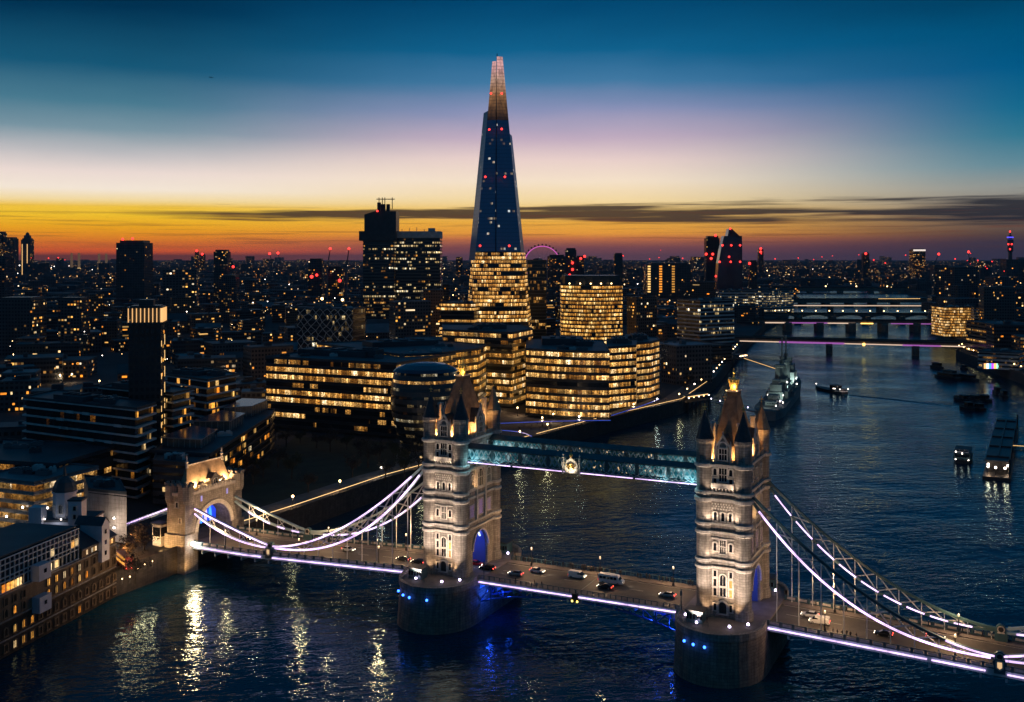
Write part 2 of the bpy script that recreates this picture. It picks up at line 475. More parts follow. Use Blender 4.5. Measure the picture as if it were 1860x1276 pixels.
class MB:
    def __init__(s):
        s.v, s.f, s.uv, s.m = [], [], [], []

    def face(s, pts, m=0, uv=None):
        i = len(s.v)
        pts = [Vector(q) for q in pts]
        if uv is None:
            n = Vector((0, 0, 0))
            for a, b in zip(pts, pts[1:] + pts[:1]):
                n += a.cross(b)
            if n.length > 1e-9:
                n.normalize()
            if abs(n.z) > 0.75:
                uv = [(q.x, q.y) for q in pts]
            else:
                t = Vector((-n.y, n.x, 0)).normalized()
                uv = [(q.dot(t), q.z) for q in pts]
        s.v += pts
        s.f.append(list(range(i, i + len(pts))))
        s.uv.append(uv)
        s.m.append(m)

    def box(s, x0, x1, y0, y1, z0, z1, m=0, skip=''):
        a, b, c, d = (x0, y0), (x1, y0), (x1, y1), (x0, y1)
        for k, (p, q) in zip('SENW', ((a, b), (b, c), (c, d), (d, a))):
            if k not in skip:
                s.face([(*p, z0), (*q, z0), (*q, z1), (*p, z1)], m)
        if 'T' not in skip:
            s.face([(*a, z1), (*b, z1), (*c, z1), (*d, z1)], m)
        if 'B' not in skip:
            s.face([(*d, z0), (*c, z0), (*b, z0), (*a, z0)], m)

    def prism(s, poly, z0, z1, m=0, mt=None, top=True, bot=False, u0=0.0, rel=False, close=True):
        u = u0
        n = len(poly)
        for i in range(n if close else n - 1):
            a, b = poly[i], poly[(i + 1) % n]
            L = math.hypot(b[0] - a[0], b[1] - a[1])
            va, vb = (0.0, z1 - z0) if rel else (z0, z1)
            s.face([(*a, z0), (*b, z0), (*b, z1), (*a, z1)], m, [(u, va), (u + L, va), (u + L, vb), (u, vb)])
            u += L
        if top:
            s.face([(*q, z1) for q in poly], m if mt is None else mt)
        if bot:
            s.face([(*q, z0) for q in reversed(poly)], m)

    def lathe(s, c, prof, n=8, ph=0.0, sx=1.0, sy=1.0, m=0, cap=True):
        x, y = c
        rings = []
        for r, z in prof:
            rings.append([(x + sx * r * math.cos(ph + 2 * math.pi * k / n), y + sy * r * math.sin(ph + 2 * math.pi * k / n), z) for k in range(n)])
        for (r0, _), A, B in zip(prof, rings, rings[1:]):
            for k in range(n):
                q = (k + 1) % n
                w = 2 * math.pi * max(r0, 0.3) / n
                s.face([A[k], A[q], B[q], B[k]], m, [(k * w, A[k][2]), (k * w + w, A[q][2]), (k * w + w, B[q][2]), (k * w, B[k][2])])
        if cap:
            s.face(rings[-1], m)

    def bar(s, p, q, w=0.3, h=None, m=0, up=(0, 0, 1)):
        h = w if h is None else h
        p, q = Vector(p), Vector(q)
        d = (q - p).normalized()
        a = d.cross(Vector(up))
        if a.length < 1e-4:
            a = d.cross(Vector((1, 0, 0)))
        a.normalize()
        b = a.cross(d)
        a *= w / 2
        b *= h / 2
        c0 = [p + a - b, p + a + b, p - a + b, p - a - b]
        c1 = [k + (q - p) for k in c0]
        for i in range(4):
            j = (i + 1) % 4
            s.face([c0[j], c0[i], c1[i], c1[j]], m)
        s.face(c0, m)
        s.face(c1[::-1], m)

    def tube(s, p, q, r0, r1=None, n=6, m=0):
        r1 = r0 if r1 is None else r1
        p, q = Vector(p), Vector(q)
        d = (q - p).normalized()
        a = d.cross(Vector((0.31, 0.17, 0.93))).normalized()
        b = d.cross(a)
        ra = [p + (a * math.cos(t) + b * math.sin(t)) * r0 for t in [2 * math.pi * k / n for k in range(n)]]
        rb = [q + (a * math.cos(t) + b * math.sin(t)) * r1 for t in [2 * math.pi * k / n for k in range(n)]]
        for k in range(n):
            j = (k + 1) % n
            s.face([ra[k], ra[j], rb[j], rb[k]], m)
        s.face(ra[::-1], m)
        s.face(rb, m)

    def path(s, pts, w, h, m=0):
        for a, b in zip(pts, pts[1:]):
            s.bar(a, b, w, h, m)

    def ball(s, c, r, n=8, m=0, sz=1.0):
        prof = [(max(0.001, r * math.sin(math.pi * k / 6)), c[2] - r * sz * math.cos(math.pi * k / 6)) for k in range(7)]
        s.lathe((c[0], c[1]), prof, n, m=m, cap=False)

    def mesh(s, name, mats, smooth=False):
        me = bpy.data.meshes.new(name)
        me.from_pydata([tuple(q) for q in s.v], [], s.f)
        uvl = me.uv_layers.new(name='UVMap')
        flat = []
        for u in s.uv:
            for q in u:
                flat += [q[0], q[1]]
        uvl.data.foreach_set('uv', flat)
        for q in (mats if isinstance(mats, (list, tuple)) else [mats]):
            me.materials.append(q)
        me.polygons.foreach_set('material_index', s.m)
        if smooth:
            me.polygons.foreach_set('use_smooth', [True] * len(s.f))
        me.update()
        return me

    def build(s, name, mats, parent=None, loc=None, rz=0.0, smooth=False):
        o = bpy.data.objects.new(name, s.mesh(name, mats, smooth))
        COL.objects.link(o)
        if parent is not None:
            o.parent = parent
        if loc is not None:
            o.location = loc
        if rz:
            o.rotation_euler = (0, 0, rz)
        return o


def inst(name, me, parent=None, loc=(0, 0, 0), rz=0.0, sc=None):
    o = bpy.data.objects.new(name, me)
    COL.objects.link(o)
    o.parent = parent
    o.location = loc
    o.rotation_euler = (0, 0, rz)
    if sc:
        o.scale = sc
    return o


def tag(o, label=None, cat=None, group=None, kind=None):
    if label:
        o['label'] = label
    if cat:
        o['category'] = cat
    if group:
        o['group'] = group
    if kind:
        o['kind'] = kind
    return o


def empty(name, loc=(0, 0, 0), rz=0.0):
    o = bpy.data.objects.new(name, None)
    o.location = loc
    o.rotation_euler = (0, 0, rz)
    o.empty_display_size = 0.5
    COL.objects.link(o)
    return o


def kids(root):
    return [c for c in bpy.data.objects if c.parent is root]


def copy_tree(root, parent=None, _map=None):
    if _map is None:
        _map = {}
        for c in bpy.data.objects:
            if c.parent:
                _map.setdefault(c.parent.name, []).append(c)
    r = root.copy()
    COL.objects.link(r)
    r.parent = parent
    for c in _map.get(root.name, []):
        copy_tree(c, r, _map)
    return r


def at(px, Y):
    return (px - CX) * Y / F


def zt(py, Y):
    return HC - (py - HY) * Y / F


def gnd(px, py, z=8.0):
    Y = F * (HC - z) / (py - HY)
    return ((px - CX) * Y / F, Y)


def spot(loc, target, watts, size=60, color=(1.0, 0.78, 0.55), r=0.3, blend=0.6):
    l = bpy.data.lights.new('flood_lamp', 'SPOT')
    l.energy, l.spot_size, l.spot_blend = watts, math.radians(size), blend
    l.color, l.shadow_soft_size = color, r
    o = bpy.data.objects.new('flood_lamp', l)
    o.location = loc
    o.rotation_euler = (Vector(target) - Vector(loc)).to_track_quat('-Z', 'Y').to_euler()
    COL.objects.link(o)
    return o


def point(loc, watts, color=(1.0, 0.72, 0.42), r=0.3):
    l = bpy.data.lights.new('lamp_bulb', 'POINT')
    l.energy, l.color, l.shadow_soft_size = watts, color, r
    o = bpy.data.objects.new('lamp_bulb', l)
    o.location = loc
    COL.objects.link(o)
    return o


# ------------------------------------------------------------------ river, banks
G0 = 8.0
south = [(-260, -400), (-180, 50), (-133, 271), (-122, 321), (-110, 346), (-82, 398), (-55, 452), (21, 568), (59, 622), (113, 693),
         (162, 828), (242, 1104), (357, 1471), (478, 1805), (667, 2479), (820, 3040), (900, 3250)]
north = [(100, -400), (118, 0), (160, 255), (262, 500), (351, 700), (415, 846), (452, 1063), (495, 1135), (590, 1471), (790, 1985),
         (1046, 2609), (1120, 3040), (1100, 3300)]
FAR = 22000
mb = MB()
mb.face([(q[0], q[1], G0) for q in south] + [(900, FAR, G0), (-FAR, FAR, G0), (-FAR, -400, G0)])
mb.face([(q[0], q[1], G0) for q in reversed(north)] + [(FAR, -400, G0), (FAR, FAR, G0), (900, FAR, G0), (900, 3250, G0)])
tag(mb.build('ground', EARTH), kind='structure')
mb = MB()
for line in (south, list(reversed(north))):
    for a, b in zip(line, line[1:]):
        mb.face([(*a, -2.0), (*b, -2.0), (*b, G0 + 0.9), (*a, G0 + 0.9)][::-1])
        d = Vector((b[0] - a[0], b[1] - a[1], 0)).normalized()
        nn = Vector((-d.y, d.x, 0)) * 0.7
        A, B = Vector((*a, G0 + 0.9)), Vector((*b, G0 + 0.9))
        mb.face([A, B, B + nn, A + nn])
        mb.face([A + nn, B + nn, B + nn - Vector((0, 0, 0.9)), A + nn - Vector((0, 0, 0.9))])
tag(mb.build('embankment', QUAY), kind='structure')
mb = MB()
mb.face([(-600, -500, 0), (600, -500, 0), (1400, 4000, 0), (-200, 4000, 0)])
tag(mb.build('water', WATER), kind='structure')

# ------------------------------------------------------------------ the bridge (local x along it to the right, local y away from the camera, z over the water)
BO, BT = (22.19, 296.56), math.radians(-25.88)
BU = (math.cos(BT), math.sin(BT))
BV = (-BU[1], BU[0])


def bw(s, w, z=0.0):
    return (BO[0] + s * BU[0] + w * BV[0], BO[1] + s * BU[1] + w * BV[1], z)


def bl(px, py, z):
    x, y = gnd(px, py, z)
    d = (x - BO[0], y - BO[1])
    return d[0] * BU[0] + d[1] * BU[1], d[0] * BV[0] + d[1] * BV[1]


def zd(s):                                   # road level along the bridge
    s = abs(s)
    if s < 41:
        return 11.9
    return max(8.9, 11.9 - (s - 41) * 2.7 / 66)


bridge = empty('bridge', (BO[0], BO[1], 0), BT)
tag(bridge, 'stone twin-towered bridge with high glazed walkways and white-violet lit suspension chains over the river', 'bridge')
TS = 41.15


def window_mb(w, h, arch=False, lights=1, fr=0.32, deep=0.26, transom=False):
    """stone surround and dark pane in the x-z plane, facing -y, sill at z 0"""
    m = MB()
    pts = []
    if arch:
        k = 6
        r = w / 2
        hh = h - r * 1.15
        pts = [(-r, 0), (-r, hh)] + [(-r * math.cos(math.pi * i / (2 * k)), hh + r * 1.15 * math.sin(math.pi * i / (2 * k)) ** 0.85) for i in range(1, k)] + [(0, h)]
        pts += [(-a, b) for a, b in reversed(pts[:-1])]
    else:
        pts = [(-w / 2, 0), (-w / 2, h), (w / 2, h), (w / 2, 0)]
    m.face([(a, -0.03, b) for a, b in pts][::-1], 1)
    k = (w / 2 + fr) / (w / 2)
    out = [(a * k, b * (h + fr) / h) for a, b in pts]
    n = len(pts)
    for i in range(n - 1):
        a, b, c, d = pts[i], pts[i + 1], out[i + 1], out[i]
        m.face([(a[0], -deep, a[1]), (b[0], -deep, b[1]), (c[0], -deep, c[1]), (d[0], -deep, d[1])], 0)
        m.face([(a[0], 0, a[1]), (b[0], 0, b[1]), (b[0], -deep, b[1]), (a[0], -deep, a[1])], 0)
        m.face([(d[0], -deep, d[1]), (c[0], -deep, c[1]), (c[0], 0, c[1]), (d[0], 0, d[1])], 0)
    m.box(-w / 2 - fr * 1.3, w / 2 + fr * 1.3, -deep - 0.08, 0, -0.22, 0, 0)
    for i in range(1, lights):
        x = -w / 2 + w * i / lights
        m.box(x - 0.07, x + 0.07, -deep * 0.7, 0, 0, h * (0.9 if arch else 1.0), 0)
    if transom:
        m.box(-w / 2, w / 2, -deep * 0.65, 0, h * 0.5 - 0.08, h * 0.5 + 0.08, 0)
    return m


WM = {}


def put_window(parent, kind, loc, rz, lit=None):
    w, h, arch, li, tr = kind
    key = (kind, lit.name if lit else 0)
    if key not in WM:
        WM[key] = window_mb(w, h, arch, li, transom=tr).mesh('window', [STONEP, lit or GLASSD])
    return inst('window', WM[key], parent, loc, rz)


WPURP = emit('purple_lit_window', (0.30, 0.07, 0.62), 0.28)
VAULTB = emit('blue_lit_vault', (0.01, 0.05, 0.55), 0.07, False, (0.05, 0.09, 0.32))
VAULTR = emit('vault_light_rib', (0.50, 0.60, 1.0), 3.0)


def arch_pts(hw, zs, rise, k=8, pointed=1.0):
    pts = []
    for i in range(k + 1):
        t = math.pi / 2 * i / k
        pts.append((-hw * math.cos(t), zs + rise * math.sin(t) ** pointed))
    return pts + [(-a, b) for a, b in reversed(pts[:-1])]


def build_tower():
    m = MB()
    sx, wy = 5.9, 11.4
    hw, zs, rise = 4.7, 17.5, 5.6
    ap = arch_pts(hw, zs, rise)
    for sg in (-1, 1):
        y0, y1 = sorted((sg * hw, sg * wy))
        m.box(-sx, sx, y0, y1, 11.9, 26.0, 0, 'TB')
    for a, b in zip(ap, ap[1:]):
        m.face([(sx, a[0], a[1]), (sx, b[0], b[1]), (sx, b[0], 26), (sx, a[0], 26)])
        m.face([(-sx, b[0], b[1]), (-sx, a[0], a[1]), (-sx, a[0], 26), (-sx, b[0], 26)])
        m.face([(sx, a[0], a[1]), (-sx, a[0], a[1]), (-sx, b[0], b[1]), (sx, b[0], b[1])])
    m.box(-sx, sx, -wy, wy, 26.0, 51.4, 0, 'B')
    t = m.build('tower', STONE, bridge, (TS, 0, 0))
    # turrets
    for a in (-1, 1):
        for b in (-1, 1):
            m = MB()
            m.lathe((a * 5.04, b * 10.4), [(2.55, 11.9), (2.55, 13.6), (2.3, 14.3), (2.15, 14.6), (2.15, 35.5), (2.2, 36.2), (2.3, 41.6), (2.15, 44.2), (2.15, 50.9)], 16, 0.0, cap=False)
            m.lathe((a * 5.04, b * 10.4), [(2.15, 50.9), (2.35, 51.4), (2.2, 52.2), (2.15, 56.3), (2.4, 56.9), (2.45, 57.6)], 8, math.pi / 8)
            tu = m.build('turret', STONE, t)
            m = MB()
            m.lathe((a * 5.04, b * 10.4), [(2.5, 57.6), (2.3, 57.9), (1.55, 60.2), (0.75, 62.8), (0.22, 64.6), (0.15, 65.0)], 8, math.pi / 8, m=0)
            m.lathe((a * 5.04, b * 10.4), [(0.15, 64.9), (0.35, 65.05), (0.12, 65.2), (0.12, 66.6)], 6, 0, m=1)
            m.box(a * 5.04 - 0.55, a * 5.04 + 0.55, b * 10.4 - 0.1, b * 10.4 + 0.1, 65.6, 65.85, 1)
            m.box(a * 5.04 - 0.1, a * 5.04 + 0.1, b * 10.4 - 0.55, b * 10.4 + 0.55, 65.6, 65.85, 1)
            m.build('turret_spire', [SLATE if b < 0 else ROOFST, GOLD], t)  # slate spires; the rear pair's warm lighting is put into a browner colour
            # little blind panels on the turret heads
    # string courses
    for z0, z1, k in ((24.4, 25.0, 0.42), (26.2, 26.8, 0.36), (33.4, 34.0, 0.42), (35.6, 36.2, 0.36), (41.7, 42.5, 0.6), (43.6, 44.2, 0.5), (50.6, 51.3, 0.55)):
        m = MB()
        m.box(-sx - k, sx + k, -wy - k, wy + k, z0 + 0.004, z1 - 0.004)
        for a in (-1, 1):
            for b in (-1, 1):
                m.lathe((a * 5.04, b * 10.4), [(2.2, z0 - 0.25), (2.15 + k, z0), (2.15 + k, z1), (2.2, z1 + 0.15)], 16, 0)
        m.build('string_course', STONEP, t)
    # parapet
    m = MB()
    for sg in (-1, 1):
        for i in range(9):
            x = -2.85 + i * 0.71
            if abs(x) > 2.0:
                m.box(x - 0.25, x + 0.25, *sorted((sg * (wy - 0.1), sg * (wy + 0.35))), 51.4, 52.5)
        for i in range(17):
            y = -7.6 + i * 0.95
            if abs(y) > 2.9:
                m.box(*sorted((sg * (sx - 0.1), sg * (sx + 0.35))), y - 0.33, y + 0.33, 51.4, 52.5)
        m.box(-3, 3, *sorted((sg * (wy - 0.12), sg * (wy + 0.2))), 51.3, 51.9)
        m.box(*sorted((sg * (sx - 0.12), sg * (sx + 0.2))), -8.3, 8.3, 51.3, 51.9)
    m.build('parapet', STONE, t)
    # main roof
    m = MB()
    lv = [(4.4, 9.0, 51.6), (3.5, 7.0, 56.5), (2.4, 4.9, 61.5), (1.15, 2.3, 68.0)]
    for (a, b, z), (c, d, y) in zip(lv, lv[1:]):
        p = [(-a, -b, z), (a, -b, z), (a, b, z), (-a, b, z)]
        q = [(-c, -d, y), (c, -d, y), (c, d, y), (-c, d, y)]
        for i in range(4):
            j = (i + 1) % 4
            m.face([p[i], p[j], q[j], q[i]])
    m.build('roof', ROOFT, t)
    m = MB()
    m.box(-1.35, 1.35, -2.4, 2.4, 67.9, 68.9, 0)
    m.box(-1.5, 1.5, -2.6, 2.6, 68.9, 69.15, 1)
    m.build('roof_platform', [SLATE, STONEP], t)
    m = MB()
    m.lathe((0, 0), [(1.0, 69.15), (1.1, 69.9), (1.25, 71.2), (1.0, 71.4), (0.7, 72.0), (0.28, 72.5), (0.16, 73.4), (0.42, 73.8), (0.12, 74.2), (0.1, 75.0)], 8)
    for k in range(8):
        t_ = 2 * math.pi * k / 8
        m.bar((1.2 * math.cos(t_), 1.2 * math.sin(t_), 70.9), (1.35 * math.cos(t_), 1.35 * math.sin(t_), 72.0), 0.3)
    m.build('roof_crown', GOLD, t)
    # gables
    for ax, sg, hw2, zt_ in (('y', -1, 1.9, 58.6), ('y', 1, 1.9, 58.6), ('x', -1, 2.7, 59.5), ('x', 1, 2.7, 59.5)):
        m = MB()
        f0 = (wy if ax == 'y' else sx) - 0.05
        f1 = f0 - (5.0 if ax == 'y' else 3.2)
        tr = (lambda a, d, z: (a, sg * d, z)) if ax == 'y' else (lambda a, d, z: (sg * d, a, z))
        prof = [(-hw2, 51.3), (-hw2, 55.6), (0, zt_), (hw2, 55.6), (hw2, 51.3)]
        fr = [tr(a, f0, z) for a, z in prof]
        m.face(fr if (ax == 'x') == (sg > 0) else fr[::-1], 0)
        for (a, z), (c, y) in zip(prof, prof[1:]):
            m.face([tr(a, f0, z), tr(c, f0, y), tr(c, f1, y), tr(a, f1, z)], 0 if a == c else 1)
        for sgn in (-1, 1):
            m.bar(tr(sgn * (hw2 + 0.1), f0 + 0.05, 55.5), tr(0, f0 + 0.05, zt_ + 0.1), 0.45, 0.4, 2)
            m.lathe(tr(sgn * (hw2 + 0.1), f0, 0)[:2], [(0.35, 51.4), (0.35, 56.0), (0.08, 57.4)], 6, m=2)
        m.lathe(tr(0, f0, 0)[:2], [(0.22, zt_ - 0.2), (0.1, zt_ + 1.2)], 6, m=2)
        g = m.build('gable', [STONE, SLATE, STONEP], t)
        rz = {('y', -1): 0, ('x', 1): math.pi / 2, ('y', 1): math.pi, ('x', -1): -math.pi / 2}[(ax, sg)]
        put_window(t, (2.0 if ax == 'y' else 2.8, 3.0, False, 3, True), tr(0, f0 + 0.02, 52.4), rz)
        m = window_mb(1.7, 1.4, True, 1)
        inst('window', m.mesh('window', [STONEP, STONE]), t, tr(0, f0 + 0.02, 55.5), rz)
    for a in (-1, 1):
        for b in (-1, 1):
            m = MB()
            m.box(a * 3.3 - 0.5, a * 3.3 + 0.5, b * 7.6 - 0.6, b * 7.6 + 0.6, 52, 60.8)
            m.box(a * 3.3 - 0.65, a * 3.3 + 0.65, b * 7.6 - 0.75, b * 7.6 + 0.75, 60.8, 61.5)
            m.build('chimney', STONEP, t)
    # windows of the two narrow faces
    for sg, rz in ((-1, 0.0), (1, math.pi)):
        y = sg * wy
        W_ = lambda kind, x, z, lit=None: put_window(t, kind, (x * -sg, y, z), rz, lit)
        m = window_mb(2.0, 3.0, True, 1, 0.5, 0.5)
        inst('door', m.mesh('door', [STONEP, BLACK]), t, (0, y, 13.0), rz)
        for x in (-2.05, 2.05):
            W_((0.7, 1.8, False, 1, False), x, 13.6)
            W_((0.8, 1.9, False, 1, False), x, 17.4, WIN_A if (x > 0 and sg < 0) else None)
            W_((0.8, 1.9, False, 1, False), x, 19.8, WIN_A if (x > 0 and sg < 0) else None)
            W_((0.75, 1.5, False, 1, False), x, 22.3)
            W_((0.8, 2.0, True, 1, False), x, 30.6 - 1.6)
            W_((0.8, 2.2, True, 1, False), x * 0.95, 36.7)
            W_((0.85, 1.7, True, 1, False), x, 48.4)
            W_((0.85, 1.5, False, 1, False), x, 46.1)
        W_((1.5, 2.2, False, 2, False), 0, 17.4)
        W_((1.5, 2.8, True, 2, False), 0, 20.1)
        W_((1.5, 3.4, False, 3, True), 0, 28.4)
        W_((0.8, 2.2, True, 1, False), 0, 36.7)
        W_((2.0, 3.4, False, 3, True), 0, 46.9)
        m = MB()                              # balcony of the fourth storey
        fy = lambda d: sg * (wy + d)
        m.box(-2.9, 2.9, *sorted((fy(-0.05), fy(0.95))), 45.2, 45.6)
        m.box(-2.9, 2.9, *sorted((fy(0.75), fy(0.95))), 45.6, 46.5)
        for k in range(7):
            x = -2.6 + k * 0.87
            m.face([(x - 0.18, fy(0.02), 44.2), (x + 0.18, fy(0.02), 44.2), (x + 0.18, fy(0.85), 45.2), (x - 0.18, fy(0.85), 45.2)])
            for e in (-0.18, 0.18):
                m.face([(x + e, fy(0.02), 44.2), (x + e, fy(0.85), 45.2), (x + e, fy(0.02), 45.2)])
        m.build('balcony', STONEP, t)
        m = MB()                              # checker machicolation band over the third-storey windows
        for r_ in range(3):
            for k in range(8):
                x = -2.62 + k * 0.72 + (0.18 if r_ % 2 else -0.06)
                m.box(x - 0.2, x + 0.2, *sorted((fy(0.0), fy(0.22))), 39.6 + r_ * 0.6, 40.0 + r_ * 0.6)
        m.box(-2.95, 2.95, *sorted((fy(0.0), fy(0.18))), 32.0, 32.3)
        m.build('carved_band', STONEP, t)
    # windows of the two broad faces and the portal
    for sg, rz in ((1, math.pi / 2), (-1, -math.pi / 2)):
        x = sg * sx
        for y in (-5.4, 0, 5.4):
            put_window(t, (2.4 if y else 3.2, 4.4 if y else 5.0, True, 3, True), (x, y, 36.4), rz)
            put_window(t, (2.0 if y else 2.6, 3.4 if y else 4.2, False, 3, True), (x, y, 28.0), rz, WPURP if sg > 0 else None)
            put_window(t, (1.6, 2.6, False, 2, True), (x, y, 46.2), rz)
        m = MB()
        for y in (-2.7, 2.7):
            m.box(*sorted((x - 0.02, x + sg * 0.6)), y - 0.4, y + 0.4, 26.8, 41.6)
            m.lathe((x + sg * 0.3, y), [(0.6, 41.6), (0.3, 42.8), (0.05, 44)], 6)
        for a, b in zip(ap, ap[1:]):
            m.bar((x + sg * 0.12, a[0] * 1.06, a[1] + 0.3), (x + sg * 0.12, b[0] * 1.06, b[1] + 0.3), 0.6, 0.5)
        m.build('buttress', STONEP, t)
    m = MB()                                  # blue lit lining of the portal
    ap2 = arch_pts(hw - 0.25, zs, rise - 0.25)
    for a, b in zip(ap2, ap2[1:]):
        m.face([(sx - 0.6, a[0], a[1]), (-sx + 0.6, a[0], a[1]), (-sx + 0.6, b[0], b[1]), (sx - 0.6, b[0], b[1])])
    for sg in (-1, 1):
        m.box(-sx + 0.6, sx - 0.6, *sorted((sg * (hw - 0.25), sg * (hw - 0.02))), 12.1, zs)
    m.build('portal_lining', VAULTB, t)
    for k in range(4):
        m = MB()
        x = -3.9 + k * 2.6
        for a, b in zip(ap2[3:-3], ap2[4:-3]):
            m.bar((x, a[0] * 0.97, a[1] - 0.25), (x, b[0] * 0.97, b[1] - 0.25), 0.4, 0.3)
        m.build('portal_light_rib', VAULTR, t)
    return t


towerR = build_tower()


def nose(hwid, z, k=14, fl=13.0, L=26.0):
    """outline of a pier: straight flanks and rounded points up and down stream"""
    pts = []
    for i in range(k + 1):
        t = math.pi * i / k
        pts.append((-hwid * math.cos(t), -fl - (L - fl) * math.sin(t) ** 0.9))
    return pts + [(-a, -b) for a, b in pts]


def build_pier():
    m = MB()
    a0, a1 = nose(11.9, 0, L=27.6), nose(11.2, 0, L=25.8)
    n = len(a0)
    u = 0
    for i in range(n):
        j = (i + 1) % n
        L = math.hypot(a0[j][0] - a0[i][0], a0[j][1] - a0[i][1])
        m.face([(*a0[i], -2), (*a0[j], -2), (*a1[j], 11.2), (*a1[i], 11.2)], 0, [(u, -2), (u + L, -2), (u + L, 11.2), (u, 11.2)])
        u += L
    m.prism(nose(11.2, 0, L=25.8), 11.2, 12.0, 1)
    p = m.build('pier', [PIERST, PAVE], bridge, (TS, 0, 0))
    m = MB()
    o, q = nose(11.55, 0, L=26.2), nose(10.75, 0, L=25.3)
    for i in range(n):
        j = (i + 1) % n
        if i == n // 2:
            m.build('coping', STONE, p)
            m = MB()
        if abs(o[i][1]) < 12.9 and abs(o[j][1]) < 12.9:
            continue
        if o[i][1] * o[j][1] < 0:
            continue
        rise = lambda y: 12.6 + max(0.0, (16.5 - abs(y))) * 0.28
        A, B, C, D = (*o[i], 0), (*o[j], 0), (*q[j], 0), (*q[i], 0)
        zi, zj = rise(o[i][1]), rise(o[j][1])
        f = lambda P, z: (P[0], P[1], z)
        m.face([f(A, 10.9), f(B, 10.9), f(B, zj), f(A, zi)])
        m.face([f(A, zi), f(B, zj), f(C, zj), f(D, zi)])
        m.face([f(D, zi), f(C, zj), f(C, 11.9), f(D, 11.9)])
    m.build('coping', STONE, p)
    # bridge master's cabin and its railing on the near point
    for cx_, cy_, w_, d_, h_ in ((-5.5, -17.0, 4.2, 3.4, 2.9), (5.0, 17.5, 4.4, 4.0, 3.2)):
        m = MB()
        m.box(cx_ - w_ / 2, cx_ + w_ / 2, cy_ - d_ / 2, cy_ + d_ / 2, 12.0, 12.0 + h_, 0)
        for k in range(5):
            x = cx_ - w_ / 2 + 0.35 + k * (w_ - 0.7) / 4
            m.box(x - 0.28, x + 0.28, cy_ - d_ / 2 - 0.04, cy_ + d_ / 2 + 0.04, 13.0, 14.3, 1)
        m.box(cx_ - w_ / 2 - 0.35, cx_ + w_ / 2 + 0.35, cy_ - d_ / 2 - 0.35, cy_ + d_ / 2 + 0.35, 12.0 + h_, 12.3 + h_, 2)
        m.build('cabin', [STEELD, GLASSD, SLATE], p)
        m = MB()
        for sg in (-1, 1):
            for k in range(7):
                x = cx_ - 4 + k * 8 / 6
                m.bar((x, cy_ + sg * 3.2, 12), (x, cy_ + sg * 3.2, 13.2), 0.09)
            for z in (12.6, 13.2):
                m.bar((cx_ - 4, cy_ + sg * 3.2, z), (cx_ + 4, cy_ + sg * 3.2, z), 0.07)
        m.build('railing', STEELD, p)
    return p


pierR = build_pier()
towerL = copy_tree(towerR, bridge)
towerL.location = (-TS, 0, 0)
pierL = copy_tree(pierR, bridge)
pierL.location = (-TS, 0, 0)
# marker lamps along the water faces of the piers, flood lamps on top
def nose_pt(x, z, k=1.0):
    t = math.acos(max(-1, min(1, -x / 11.5)))
    return (x, -13.0 - (13.3 + 0.3) * math.sin(t) ** 0.9 - 0.1, z)


